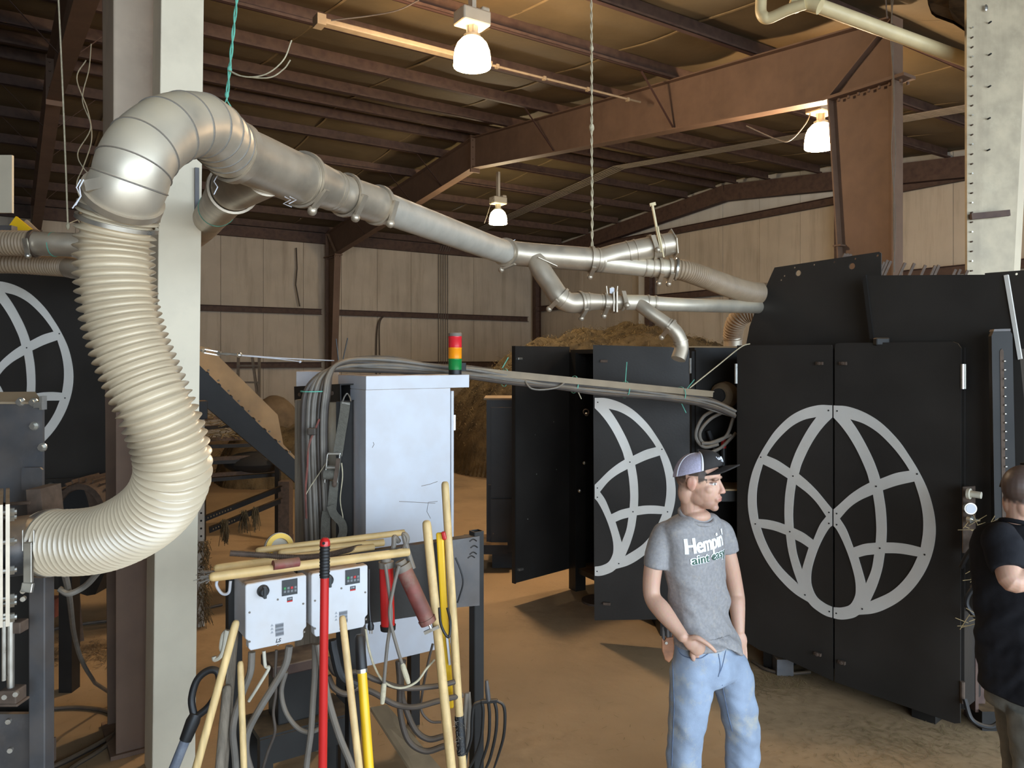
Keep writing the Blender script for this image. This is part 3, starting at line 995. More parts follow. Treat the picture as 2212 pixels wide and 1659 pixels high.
# ivory plastic drain pipe under the roof
pv = thing('drain_pipe', 'ivory plastic pipe with elbow and tee crossing under the roof', 'pipe', W(1900, 60, 6.0))
m = MB(); m.tube([W(1712, -8, 6.25), W(1744, 4, 6.25), W(2110, 138, 6.75)], 0.058, 24)
obj('pipe', m, M['pvc'], pv, smooth=True)
m, _ = tube_from([(1772, 14, 6.1, .062), (1745, 6, 6.15, .063), (1715, 0, 6.2, .063)], 24, 4); obj('tee', m, M['pvc'], pv, smooth=True)
m, _ = tube_from([(1740, 8, 6.12, .045), (1700, 22, 6.2, .045), (1665, 38, 6.28, .046), (1652, 38, 6.3, .048), (1644, 26, 6.32, .046), (1644, 0, 6.32, .046), (1644, -40, 6.32, .046)], 24, 6); obj('elbow', m, M['pvc'], pv, smooth=True)
m = MB(); m.ring(W(1719, 14, 6.18), W(1740, 8, 6.12) - W(1700, 22, 6.2), 0.052, 0.04, 0.03); obj('coupling', m, M['pvc'], pv, smooth=True)
m = MB(); m.cyl(W(1916, 40, 6.5), W(1912, -20, 6.5), 0.006, 8); m.ring(W(1921, 68, 6.5), W(2110, 138, 6.75) - W(1744, 4, 6.25), 0.062, 0.052, 0.02)
obj('hanger', m, M['rust'], pv)

# ropes and twine that carry the ducts
def rope(name, label, rows, r, mt, twist=0.0, knots=(), strands=1):
    pts = resample(catmull([tuple(W(a, b, c)) for a, b, c in rows], 10), 0.012)
    root = thing(name, label, 'rope', Vector(pts[-1][:3]))
    for sidx in range(strands):
        m = MB(); q = []
        for i, p in enumerate(pts):
            a = i * 0.55 + sidx * 2 * PI / max(strands, 1)
            off = Vector((math.cos(a), math.sin(a), 0)) * (twist if strands > 1 else 0)
            q.append(Vector(p[:3]) + off)
        m.tube(q, r, 6); obj('strand', m, mt, root, smooth=True)
    for (a, b, c, rr) in knots:
        m = MB(); m.ball(W(a, b, c), (rr, rr, rr * 1.7), 10, 8); obj('knot', m, mt, root, smooth=True)
    return root


g = rope('hanging_twine', 'green twisted twine holding up the galvanised elbow', [(513, -14, 2.62), (505, 60, 2.6), (496, 150, 2.58), (489, 222, 2.56)], 0.0028, M['rope_green'], 0.0035, [(496, 150, 2.58, .008), (490, 205, 2.56, .007)], 2)
for rows in ([(490, 212, 2.56), (482, 235, 2.5)], [(489, 215, 2.56), (505, 240, 2.58), (527, 272, 2.6)], [(494, 152, 2.57), (530, 166, 2.52), (575, 160, 2.5), (612, 130, 2.48), (630, 87, 2.46)], [(494, 152, 2.57), (520, 164, 2.53), (580, 168, 2.5), (612, 150, 2.48), (627, 130, 2.46)]):
    m = MB(); m.tube([p for p in catmull([tuple(W(*q)) for q in rows], 8)], 0.0022, 6)
    obj('loose_end', m, M['rope_green'] if rows[0][0] < 494 else M['rope'], g, smooth=True)
rope('hanging_rope', 'pale knotted rope hanging from the roof to the duct branch', [(1277, -10, 5.0), (1278, 140, 5.0), (1278, 300, 5.0), (1279, 420, 5.0), (1279, 536, 5.0)], 0.0042, M['rope'], 0.005, [(1278, 105, 5.0, .013), (1278, 276, 5.0, .017), (1278, 440, 5.0, .011)], 2)
rope('hanging_rope', 'thin pale cord dropping to the dusty left duct', [(126, -10, 4.7), (134, 160, 4.7), (142, 360, 4.7), (147, 498, 4.7)], 0.005, M['rope'], 0, [(147, 488, 4.7, .012)], 1)
lw = thing('loose_wire', 'thin tan wire dangling in loops left of the post', 'wire', W(190, 440, 5.0))
for rows in ([(197, 95, 5.), (192, 150, 5.), (178, 215, 5.), (196, 275, 5.), (168, 330, 5.), (182, 365, 5.), (205, 385, 5.)], [(186, 130, 5.), (166, 170, 5.), (190, 240, 5.), (198, 300, 5.), (180, 360, 5.), (166, 395, 5.), (172, 425, 5.), (185, 440, 5.), (168, 465, 5.), (175, 490, 5.)], [(200, 462, 5.), (150, 482, 4.8)]):
    m = MB(); m.tube(catmull([tuple(W(*q)) for q in rows], 8), 0.0035, 5); obj('strand', m, M['rope'], lw, smooth=True)
rope('guy_line', 'thin pale line tied from the cable tray up to the big doors', [(1490, 838, 5.3), (1550, 790, 5.4), (1600, 750, 5.5), (1622, 742, 5.52)], 0.004, M['rope'])
rope('data_cable', 'thin grey cable hanging in front of the frame column', [(1925, -10, 7.6), (1928, 90, 7.6), (1930, 220, 7.6), (1934, 330, 7.6), (1930, 430, 7.6), (1932, 590, 7.6)], 0.006, M['cable'])
rope('data_cable', 'second thin grey cable looped beside the frame column', [(1930, -10, 7.55), (1924, 80, 7.55), (1932, 200, 7.55), (1926, 330, 7.55), (1934, 470, 7.55), (1930, 590, 7.55)], 0.005, M['cable'])


# ================================================================== high bay lamps
def lamp(rootp, label, ztop, glass, k=1.0, power=60):
    """rootp: centre of the lower rim"""
    r = thing('high_bay_lamp', label, 'lamp', rootp)
    p = Vector(rootp)
    prof = [(0.2, 0), (0.204, 0.01), (0.2, 0.1), (0.188, 0.18), (0.16, 0.25), (0.115, 0.3), (0.07, 0.325)]
    m = MB(); m.lathe([(a * k, b * k) for a, b in prof], p, ZV, 32); obj('glass_shade', m, glass, r, smooth=True)
    m = MB(); m.ring(p + Vector((0, 0, 0.33 * k)), ZV, 0.09 * k, 0.05 * k, 0.03 * k); obj('collar', m, M['chrome'], r, smooth=True)
    m = MB()
    for a in range(4):
        q = p + Vector((math.cos(a * PI / 2 + .4), math.sin(a * PI / 2 + .4), 0)) * 0.06 * k
        m.bar(q + Vector((0, 0, 0.33 * k)), q + Vector((0, 0, 0.44 * k)), 0.03 * k, 0.012 * k)
    m.cyl(p + Vector((0, 0, 0.32 * k)), p + Vector((0, 0, 0.45 * k)), 0.05 * k, 14)
    obj('neck', m, M['cream'], r)
    m = MB(); m.box(p + Vector((0, 0, 0.52 * k)), (0.34 * k, 0.24 * k, 0.16 * k), (U, Wd, ZV)); m.box(p + U * 0.12 * k + Vector((0, 0, 0.6 * k)), (0.1 * k, 0.2 * k, 0.1 * k), (U, Wd, ZV))
    obj('ballast_box', m, M['cream'], r, bevel=0.02 * k)
    m = MB(); m.bar(p + Vector((0, 0, 0.58 * k)), Vector((p.x, p.y, ztop + 0.03)), 0.09 * k, 0.05 * k, up=U); obj('hanger', m, M['cream'], r)
    d = bpy.data.lights.new('lamp_light', 'POINT'); d.energy = power; d.color = (1.0, 0.8, 0.56); d.shadow_soft_size = 0.15
    o = bpy.data.objects.new('lamp_light', d); C.objects.link(o); o.parent = r; o.location = (0, 0, -0.2)
    return r


LP1, LP2, LP3 = W(1020, 145, 8.2), W(1773, 320, 9.9), W(1076, 484, 17.0)
lamp(LP1, 'lit high bay lamp hung beside the long white strip', 6.62, M['lamp'], 1.0, 110)
lamp(LP2, 'lit high bay lamp close to the tapered frame column', 6.5, M['lamp'], 1.0, 90)
lamp(LP3, 'small yellow high bay lamp beyond the roof frame, near the side wall', 6.45, M['lamp_far'], 1.0, 70)
for nm, rows, lab in (('lamp_cord', [(1755, 236, 9.9), (1738, 270, 9.8), (1705, 304, 9.8), (1675, 300, 9.9), (1612, 272, 10.0)], 'thin cord looping from the lamp by the frame column'),
                      ('lamp_cord', [(1066, 428, 16.8), (1060, 440, 16.8), (1052, 465, 16.8), (1046, 482, 16.8)], 'cord hanging beside the small yellow lamp'),
                      ('lamp_cord', [(715, 44, 8.3), (800, 34, 8.4), (860, 22, 8.4), (905, 0, 8.4)], 'dark cord sagging from the end of the white strip')):
    m = MB(); m.tube(catmull([tuple(W(*q)) for q in rows], 8), 0.008, 6); obj(nm, m, M['cable'] if nm and rows[0][0] > 800 else M['cable_dark'], smooth=True, label=lab, cat='cord')
# strip and conduits on the purlins
a = Vector((-2.146, 8.46, 6.06)); b = a + U * 2.25
m = MB(); m.bar(a, b, 0.12, 0.06)
sl = obj('light_strip', m, M['tray'], bevel=0.01, label='long dusty white strip light fixed under a roof purlin', cat='strip light')
m = MB(); m.box(a, (0.1, 0.16, 0.12), (U, Wd, ZV)); obj('end_cap', m, M['tray'], sl)
m = MB(); m.cyl(b, b + U * 2.6 + Vector((0, 0, 0.01)), 0.016, 8)
for k in range(4):
    m.box(b + U * (0.1 + k * 0.75), (0.04, 0.05, 0.05), (U, Wd, ZV))
obj('surface_conduit', m, M['tray'], label='thin pale conduit continuing from the white strip along the purlin', cat='conduit')
for k in range(5):
    m = MB(); tt = 4.0 + (k - 2) * 0.085; zz = -0.05
    m.tube([B(tt, -0.12, 0.4), B(tt, -0.12, 5.75), B(tt, 0.1, zt(0.1) - 0.05), B(tt, HALF, zt(HALF) + zz), B(tt, 14.8, zt(14.8) + zz), B(tt, 16.6, zt(16.6) + zz)], 0.013, 8)
    obj('electrical_conduit', m, M['cable'], smooth=True, label='thin metal conduit of the row climbing the side wall and crossing the roof', cat='conduit', group='conduits crossing under the roof')
m = MB(); m.tube([B(-0.95, -0.13, 5.6), B(-0.93, -0.12, 5.0), B(-0.97, -0.12, 4.5), B(-0.85, -0.11, 3.86)], 0.02, 6); obj('wall_cable', m, M['cable_dark'], smooth=True, label='dark cable hanging down the pale side wall above the girt', cat='cable')
m = MB()
m.tube(catmull([tuple(B(1.62, -0.12, 0.5)), tuple(B(1.6, -0.12, 2.5)), tuple(B(1.66, -0.12, 3.4)), tuple(B(1.86, -0.12, 3.68))], 6), 0.02, 6)
m.tube(catmull([tuple(B(1.75, -0.12, 0.5)), tuple(B(1.72, -0.12, 2.5)), tuple(B(1.72, -0.12, 3.4)), tuple(B(1.9, -0.12, 3.7))], 6), 0.016, 6)
obj('wall_cable', m, M['cable_dark'], smooth=True, label='pair of dark cables dropping below the side wall girt', cat='cable')
m = MB(); m.tube(catmull([tuple(W(1573, 657, 17.5)), tuple(W(1580, 640, 17.5)), tuple(W(1590, 625, 17.5)), tuple(W(1590, 612, 17.5))], 5), 0.03, 6)
obj('bent_wire', m, M['rust'], smooth=True, label='short dark bent wire sticking out of the end wall', cat='wire')

# black torn insulation over the lean-to edge
m = MB(); vs = []; nn = 14
rows = [[(2000, -20), (2060, -60), (2100, -80)], [(2005, 10), (2050, -10), (2100, -30)], [(2012, 30), (2050, 25), (2095, 20)], [(2022, 38), (2060, 52), (2095, 75)]]
for i, rw in enumerate(rows):
    for (px, py) in rw:
        vs.append(W(px, max(py, -30), 7.3 - 0.2 * i))
fs = [[i * 3 + j, i * 3 + j + 1, (i + 1) * 3 + j + 1, (i + 1) * 3 + j] for i in range(3) for j in range(2)]
m.add(vs, fs); m.add([v + Vector((0, 0, 0.03)) for v in vs], fs)
o = obj('torn_insulation', m, M['black_flat'], label='torn black roof insulation hanging beside the galvanised clad post', cat='insulation')
# hung grey sheet at the far left
m = MB(); m.box(W(6, 398, 7.5), (0.2, 0.03, 0.57)); obj('hanging_sign_board', m, M['post_white'], label='plain pale board hanging near the left roof frame', cat='board')

# ================================================================== black machines
DS = Vector((2.196, 5.19, 0)); DD = Vector((0.66, -0.751, 0)).normalized(); DN = Vector((-DD.y, DD.x, 0)) * -1.0
if DN.dot(Vector((0, 0, 0)) - DS) < 0:
    DN = -DN


def crop_az(cx, cy):
    """point of the emblem as read off the door -> (distance from the seam, height)"""
    px, py = 1560 + cx / 2.2111, 850 + cy / 2.2111
    p = onplane(px, py, DS, DN)
    return ((p - DS).dot(DD), p.z)


def dbl(pts, idx):
    out = []
    for i, p in enumerate(pts):
        out.append(p)
        if i in idx:
            out.append(p)
    return out


outer = [(534, 57), (600, 62), (680, 90), (760, 140), (840, 220), (900, 305), (950, 390), (990, 480), (1015, 580), (1021, 670), (1006, 760), (970, 850), (915, 930), (850, 990), (780, 1030), (720, 1050), (655, 1056),
         (630, 1070), (590, 1078), (560, 1078), (534, 1072), (534, 1020), (572, 1021), (612, 1008), (635, 970), (640, 930), (635, 880), (620, 820), (600, 760), (575, 700), (550, 652), (534, 632), (534, 553), (560, 530), (610, 485), (660, 450), (706, 425),
         (690, 370), (650, 280), (610, 210), (570, 155), (534, 115)]
outer = dbl(outer, (0, 16, 20, 21, 31, 32, 36, 41))
holes = [dbl([(612, 122), (680, 145), (750, 190), (820, 260), (870, 325), (897, 368), (830, 380), (755, 408), (745, 375), (720, 310), (680, 230), (645, 170)], (0, 5, 7)),
         dbl([(768, 462), (840, 438), (920, 420), (945, 500), (960, 580), (961, 660), (950, 735), (890, 720), (830, 712), (785, 711), (787, 640), (782, 550)], (0, 2, 6, 9)),
         dbl([(722, 482), (660, 510), (610, 545), (563, 597), (595, 650), (628, 735), (680, 718), (735, 712), (738, 640), (732, 550)], (0, 3, 5, 7)),
         dbl([(652, 782), (690, 772), (728, 768), (715, 840), (688, 908), (675, 860)], (0, 2, 4)),
         dbl([(778, 762), (850, 764), (935, 778), (905, 840), (860, 900), (800, 950), (708, 992), (740, 920), (765, 840)], (0, 2, 6))]
LOGO = [[crop_az(*p) for p in smoothpoly(o)] for o in [outer] + holes]
a_min = min(p[0] for p in LOGO[0])
LOGO = [[(max(p[0], 0.004), p[1]) for p in o] for o in LOGO]
SCREWS = [crop_az(*p) for p in ((551, 83), (933, 384), (737, 443), (549, 573), (549, 626), (755, 738), (969, 769), (671, 1028), (547, 1049))]


def emblem(parent, origin, direction, normal, mirror=False, dz=0.0, mt=None):
    s = -1.0 if mirror else 1.0
    mb = flat_shape([[(s * a, z + dz) for a, z in o] for o in LOGO], 0.004)
    d = Vector(direction).normalized(); n = Vector(normal).normalized()
    mb.v = [Vector(origin) + d * v.x + ZV * v.y + n * (v.z + 0.004) for v in mb.v]
    e = obj('emblem', mb, mt or M['logo'], parent, label='pale cut metal globe emblem half')
    for a, z in SCREWS:
        q = Vector(origin) + d * (s * a) + ZV * (z + dz)
        m = MB(); m.cyl(q + n * 0.004, q + n * 0.0085, 0.0055, 8); obj('screw', m, M['dark_hole'], e)
    return e


def slab(parent, name, pix, plane_p, plane_n, thick, mt, bevel=0.0):
    pts = [onplane(a, b, plane_p, plane_n) for a, b in pix]
    m = MB(); m.prism(pts, -Vector(plane_n).normalized() * thick)
    return obj(name, m, mt, parent, bevel=bevel)


# --- machine with the big closed doors
mc = thing('processing_machine', 'black machine with two closed doors bearing the full globe emblem', 'machine', DS + DN * -0.7)
IN = -DN
m = MB(); m.box(DS + DD * 0.05 + IN * 0.72 + ZV * 1.27, (1.5, 1.38, 2.2), (DD, IN, ZV)); obj('body', m, M['black'], mc)
dl = slab(mc, 'door', [(1592, 746), (1796, 745), (1798, 752), (1799, 1471), (1700, 1425), (1640, 1404), (1621, 1392), (1592, 1383)], DS, DN, 0.012, M['black'])
dr = slab(mc, 'door', [(1803, 752), (1806, 743), (1812, 741), (2058, 738), (2069, 742), (2076, 752), (2074, 1562), (2062, 1563), (1803, 1473)], DS, DN, 0.012, M['black'])
emblem(dl, DS, DD, DN, mirror=True); emblem(dr, DS, DD, DN)
for par, px, py in ((dl, 1772, 785), (dr, 1823, 785), (dl, 1768, 1412), (dr, 1820, 1430)):
    p = onplane(px, py, DS, DN)
    m = MB(); m.box(p + DN * 0.012, (0.05, 0.022, 0.022), (DD, DN, ZV)); m.cyl(p, p + DN * 0.03, 0.012, 10)
    obj('latch', m, M['rust'], par, bevel=0.003)
m = MB(); p = onplane(2080, 790, DS, DN); m.cyl(p + ZV * 0.01, p - ZV * 0.14, 0.012, 10); m.box(p - ZV * 0.065 - DN * 0.01, (0.03, 0.01, 0.15), (DD, DN, ZV)); obj('hinge', m, M['chrome'], dr)
m = MB(); p = onplane(2079, 1490, DS, DN); m.cyl(p + ZV * 0.05, p - ZV * 0.08, 0.014, 10); obj('hinge', m, M['rust'], dr)
m = MB(); p = onplane(1590, 800, DS, DN); m.cyl(p + ZV * 0.05, p - ZV * 0.1, 0.012, 10); obj('hinge', m, M['chrome'], dl)
# skids under the body
for a in (-0.5, 0.55):
    m = MB(); m.box(DS + DD * a + IN * 0.75 + ZV * 0.085, (0.14, 1.35, 0.17), (DD, IN, ZV)); obj('skid', m, M['black_flat'], mc)
m = MB(); p = G(1722, 1462, 0.05); m.box(Vector((1.98, 5.55, 0.06)), (0.12, 0.1, 0.12)); obj('foot_block', m, M['steelgrey'], mc)
# rounded upper side plate with holes
PN = DN.copy(); PP = DS + IN * 0.2 + ZV * 2.6
PX = Vector((-PN.y, PN.x, 0)) * 1.0
if PX.x < 0:
    PX = -PX


def on2(px, py, P, Nn, X):
    q = onplane(px, py, P, Nn) - P
    return (q.dot(X), q.z)


def holed_plate(parent, name, outline, holes_, P, Nn, X, thick, mt):
    o2 = [[on2(a, b, P, Nn, X) for a, b in outline]]
    for (hx, hy, hr) in holes_:
        c = on2(hx, hy, P, Nn, X)
        o2.append([(c[0] + hr * math.cos(k * PI / 8), c[1] + hr * math.sin(k * PI / 8)) for k in range(16)])
    mb = flat_shape(o2, thick)
    mb.v = [P + X * v.x + ZV * v.y + Nn * v.z for v in mb.v]
    return obj(name, mb, mt, parent)


holed_plate(mc, 'side_plate', [(1611, 800), (1613, 742), (1620, 705), (1634, 668), (1652, 628), (1664, 600), (1674, 578), (1760, 565), (1900, 544), (1904, 547), (1904, 800)],
            [(1725, 590, .022), (1841, 575, .022), (1717, 578, .007), (1759, 572, .007), (1803, 566, .007), (1848, 559, .007), (1896, 552, .008), (1688, 605, .007), (1695, 596, .007)], PP, PN, PX, 0.012, M['black'])
PP2 = PP + Vector((0.9, 0.75, 0))
holed_plate(mc, 'side_plate', [(2120, 800), (2128, 590), (2208, 584), (2230, 584), (2230, 800)], [(2196, 592, .009)], PP2, PN, PX, 0.012, M['black'])
# hopper front
HP = DS + IN * 0.05; HN = DN.copy()
hop = slab(mc, 'hopper_front', [(1866, 598), (1870, 595), (2170, 593), (2176, 596), (2204, 780), (2212, 860), (2212, 1320), (1900, 1320), (1886, 745)], HP, HN, 0.012, M['black'])
slab(mc, 'hopper_edge', [(2168, 595), (2177, 593), (2207, 775), (2199, 777)], HP + HN * 0.01, HN, 0.02, M['logo'])
slab(mc, 'hopper_lip', [(1862, 600), (1870, 594), (1888, 740), (1880, 742)], HP + HN * 0.012, HN, 0.02, M['black_flat'])
# clip on the hopper and side rail with slot
m = MB(); p = onplane(1904, 738, HP + HN * .03, HN); m.box(p, (0.09, 0.05, 0.05)); obj('bracket', m, M['black_flat'], mc, bevel=0.008)
RN = Vector((-0.3, -1, 0)).normalized(); RP = W(2165, 900, 4.36)
rail = slab(mc, 'guide_rail', [(2142, 726), (2147, 714), (2180, 712), (2187, 722), (2200, 1330), (2152, 1330)], RP, RN, 0.06, M['black_flat'])
slab(mc, 'rail_cap', [(2146, 716), (2148, 711), (2183, 710), (2183, 715)], RP + Vector((0, -.01, 0)), RN, 0.08, M['steelgrey'])
slab(rail, 'slot', [(2160, 758), (2164, 753), (2168, 758), (2174, 1180), (2166, 1180)], RP + Vector((0, -.004, 0)), RN, 0.006, M['rust'])
for k in range(22):
    p = onplane(2170 + k * 0.28, 780 + k * 19, RP + RN * .006, RN); m = MB(); m.ball(p, 0.007, 8, 5); obj('bolt', m, M['chrome'], rail)
# rake teeth above the hopper
for k, (px, py) in enumerate(((1910, 566), (1917, 562), (1924, 564), (1955, 568), (1975, 569), (1999, 573), (2020, 574), (2028, 573), (2064, 582), (2074, 582), (2090, 584), (1826, 548), (1832, 548), (1838, 549))):
    m = MB(); a = W(px, py, 5.9); b = W(px - 18, py + 40, 5.9)
    m.bar(a, b, 0.014, 0.02); obj('tooth', m, M['rust'], mc)
m = MB(); m.bar(W(1800, 612, 5.94), W(2120, 614, 5.94), 0.08, 0.08); obj('tooth_bar', m, M['black_flat'], mc)
# air service block on the right
ab = slab(mc, 'service_plate', [(2080, 1052), (2107, 1050), (2108, 1190), (2080, 1195)], W(2095, 1100, 4.5), Vector((-0.3, -1, 0)), 0.02, M['rust'])
Yb = 4.46
m = MB(); m.cyl(W(2092, 1066, Yb), W(2092, 1066, Yb) + Vector((0.045, -0.05, -0.002)), 0.02, 16); m.cyl(W(2090, 1066, Yb), W(2090, 1066, Yb) + Vector((0.01, -0.012, 0)), 0.032, 16); obj('regulator_knob', m, M['cream'], ab, smooth=True)
m = MB(); m.cyl(W(2093, 1097, Yb), W(2093, 1097, Yb) + Vector((-0.004, -0.025, 0)), 0.034, 20); gge = obj('gauge', m, M['chrome'], ab, smooth=True)
m = MB(); m.cyl(W(2093, 1097, Yb) + Vector((-0.004, -0.025, 0)), W(2093, 1097, Yb) + Vector((-0.0045, -0.028, 0)), 0.028, 20); obj('dial', m, M['white'], gge)
m = MB(); m.cyl(W(2092, 1122, Yb), W(2092, 1122, Yb) + Vector((0.01, -0.02, 0)), 0.024, 14); m.cyl(W(2092, 1122, Yb), W(2092, 1122, Yb) + Vector((0.05, -0.03, 0)), 0.008, 10); obj('hose_fitting', m, M['chrome'], ab, smooth=True)
for rows in ([(2076, 1225, 4.52), (2092, 1195, 4.46), (2112, 1178, 4.4), (2150, 1172, 4.36)], [(2110, 1260, 4.4), (2090, 1290, 4.42), (2092, 1315, 4.42), (2125, 1345, 4.4), (2170, 1358, 4.36)], [(2100, 1270, 4.42), (2120, 1245, 4.4), (2150, 1238, 4.36), (2190, 1255, 4.3)], [(2084, 1510, 4.55), (2100, 1555, 4.5), (2140, 1570, 4.5), (2170, 1550, 4.5)]):
    m = MB(); m.tube(catmull([tuple(W(*q)) for q in rows], 8), 0.014, 8); obj('air_hose', m, M['rubber'], mc, smooth=True)
fp_ = W(2105, 1450, 4.85)
m = MB(); m.box(Vector((fp_.x, 4.85, 0.5)), (0.075, 0.1, 1.0)); m.box(Vector((fp_.x - 0.06, 4.75, 0.45)), (0.02, 0.05, 0.7)); obj('frame_leg', m, M['primer_dark'], mc)
m = MB(); m.box(Vector((fp_.x + 0.28, 4.8, 0.62)), (0.5, 0.08, 0.08)); obj('cross_beam', m, M['black_flat'], mc)
m = MB(); m.box(Vector((fp_.x + 0.3, 4.75, 0.06)), (0.7, 0.12, 0.12)); obj('floor_beam', m, M['black_flat'], mc)
m = MB(); m.box(Vector((fp_.x + 0.3, 4.9, 1.0)), (0.6, 0.2, 0.1)); m.box(Vector((fp_.x + 0.3, 5.0, 1.2)), (0.4, 0.3, 0.35)); obj('gear_case', m, M['black_flat'], mc)
m = MB(); m.cyl(Vector((fp_.x + 0.2, 4.7, 1.05)), Vector((fp_.x + 0.2, 5.0, 1.05)), 0.09, 20); m.cyl(Vector((fp_.x + 0.2, 4.68, 1.05)), Vector((fp_.x + 0.2, 4.7, 1.05)), 0.03, 12); obj('drive_wheel', m, M['black_flat'], mc, smooth=True)
random.seed(21)
m = MB()
for k in range(40):
    p = W(random.uniform(2082, 2150), random.choice([1130, 1140, 1240, 1250, 1335, 1345]) + random.uniform(-15, 15), random.uniform(4.3, 4.45))
    d = Vector((random.uniform(-1, 1), random.uniform(-.5, .5), random.uniform(-.6, .6))).normalized() * random.uniform(0.04, 0.12)
    m.bar(p, p + d, 0.003, 0.003)
o = obj('caught_straw', m, M['straw'], mc, kind='stuff')

# --- open machine behind the man
R_, L_ = Vector((1.43, 6.04, 0)), Vector((0.56, 7.62, 0))
mo = thing('processing_machine', 'black machine with both doors swung open behind the man', 'machine', (R_ + L_) / 2 + Vector((0.6, 0.4, 0)))
AX = (R_ - L_).normalized(); BK = Vector((-AX.y, AX.x, 0))
if BK.y < 0: BK = -BK
wid = (R_ - L_).length
m = MB(); m.box((R_ + L_) / 2 + BK * 1.3 + ZV * 1.27, (wid, 0.04, 2.2), (AX, BK, ZV)); m.box((R_ + L_) / 2 + BK * 0.68 + ZV * 2.37, (wid, 1.3, 0.04), (AX, BK, ZV))
m.box(L_ + BK * 0.68 + ZV * 1.27, (0.03, 1.3, 2.2), (AX, BK, ZV)); m.box(R_ + BK * 0.68 + ZV * 1.27, (0.03, 1.3, 2.2), (AX, BK, ZV)); m.box((R_ + L_) / 2 + BK * 0.68 + ZV * 0.2, (wid, 1.3, 0.05), (AX, BK, ZV))
obj('body', m, M['black_flat'], mo)
for p in (L_ + AX * 0.08, R_ - AX * 0.06):
    m = MB(); m.box(p + BK * 0.06 + ZV * 1.18, (0.12, 0.12, 2.36), (AX, BK, ZV)); obj('frame_post', m, M['black_flat'], mo)
m = MB(); m.box(L_ + AX * 0.5 + BK * 0.1 + ZV * 0.32, (0.16, 0.12, 0.62), (AX, BK, ZV)); obj('support_leg', m, M['black_flat'], mo)
m = MB(); m.cyl(L_ + AX * 0.5 + BK * 0.02 + ZV * 0.0, L_ + AX * 0.5 + BK * 0.02 + ZV * 0.02, 0.16, 20); obj('foot_plate', m, M['rust'], mo)
# rotor with pegs inside
m = MB(); m.cyl(L_ + AX * 0.3 + BK * 0.7 + ZV * 1.2, R_ - AX * 0.3 + BK * 0.7 + ZV * 1.2, 0.3, 24); rot = obj('rotor', m, M['dark_hole'], mo, smooth=True)
random.seed(2)
for k in range(30):
    a = random.uniform(0, 2 * PI); q = L_ + AX * random.uniform(0.32, 1.4) + BK * 0.7 + ZV * 1.2
    dd = BK * math.cos(a) + ZV * math.sin(a); m = MB(); m.cyl(q + dd * 0.28, q + dd * 0.34, 0.018, 8); obj('peg', m, M['steelgrey'], rot)
for (px, py) in ((1267, 895), (1262, 1000), (1252, 1060)):
    m = MB(); m.ball(W(px, py, 7.2), 0.018, 10, 6); obj('bolt', m, M['chrome'], mo)
m = MB(); m.ring(W(1266, 890, 7.15), Vector((0, 1, 0)), 0.03, 0.02, 0.03, 16); obj('latch_ring', m, M['rust'], mo)
# open door seen from the front, with half emblem
D2 = Vector((0.665, 6.2, 0)); D2d = (Vector((1.43, 6.04, 0)) - D2).normalized(); D2n = Vector((D2d.y, -D2d.x, 0))
if D2n.y > 0: D2n = -D2n
do = slab(mo, 'door', [(1281, 745), (1450, 750), (1489, 756), (1492, 1337), (1284, 1340)], D2, D2n, 0.012, M['black'])
emblem(do, D2 + D2d * 0.006, D2d, D2n)
for (px, py) in ((1305, 780), (1311, 1303)):
    p = onplane(px, py, D2, D2n); m = MB(); m.box(p + D2n * 0.012, (0.06, 0.025, 0.022), (D2d, D2n, ZV)); obj('latch', m, M['rust'], do, bevel=0.003)
m = MB(); p = onplane(1491, 790, D2, D2n); m.cyl(p + ZV * 0.06, p - ZV * 0.06, 0.01, 8); obj('hinge', m, M['chrome'], do)
# open door seen from its bare inner side
D3 = Vector((0.018, 7.1, 0)); D3d = (L_ + AX * 0.02 - D3).normalized(); D3n = Vector((D3d.y, -D3d.x, 0))
if D3n.y > 0: D3n = -D3n
m = MB(); dw = (L_ - D3).length; c = D3 + D3d * dw / 2
m.box(c + ZV * 1.31, (dw, 0.012, 2.22), (D3d, D3n, ZV)); di = obj('door', m, M['black'], mo)
m = MB(); m.box(D3 + ZV * 1.31, (0.012, 0.045, 2.22), (D3d, D3n, ZV)); obj('door_edge', m, M['black_flat'], di)
for (px, py) in ((1120, 775), (1122, 1229)):
    p = onplane(px, py, D3, D3n); m = MB(); m.box(p + D3n * 0.015, (0.055, 0.03, 0.022), (D3d, D3n, ZV)); obj('latch', m, M['chrome'], di, bevel=0.003)
for (px, py) in ((1155, 939), (1195, 911), (1158, 1024), (1201, 1014), (1139, 1121)):
    p = onplane(px, py, D3, D3n); m = MB(); m.cyl(p, p + D3n * 0.008, 0.006, 8); obj('screw', m, M['chrome'], di)
# panel in the gap between the two machines, with motor guard and hoses
gp = slab(mo, 'gap_panel', [(1490, 757), (1592, 753), (1592, 1010), (1492, 1010)], Vector((1.9, 6.7, 0)), Vector((-0.6, -1, 0)), 0.015, M['black'])
m = MB(); m.box(W(1540, 752, 6.9), (0.7, 0.9, 0.02)); obj('dusty_shelf', m, M['wood_raw'], mo)
p = W(1572, 853, 6.1)
m = MB(); m.lathe([(0.06, -0.02), (0.1, 0.0), (0.11, 0.04), (0.1, 0.1), (0.07, 0.13)], p, Vector((-0.7, -0.7, 0)), 20); mg = obj('motor_guard', m, M['concrete_block'], mo, smooth=True)
m = MB(); m.cyl(p + Vector((-0.09, -0.09, 0)), p + Vector((-0.11, -0.11, 0)), 0.055, 16); obj('guard_opening_disc', m, M['dark_hole'], mg)  # black disc painted in for the shade of the opening
m = MB(); m.box(W(1530, 1240, 6.5), (0.9, 0.4, 1.5)); m.box(W(1570, 1062, 6.0), (0.3, 0.3, 0.1)); obj('lower_box', m, M['black_flat'], mo)
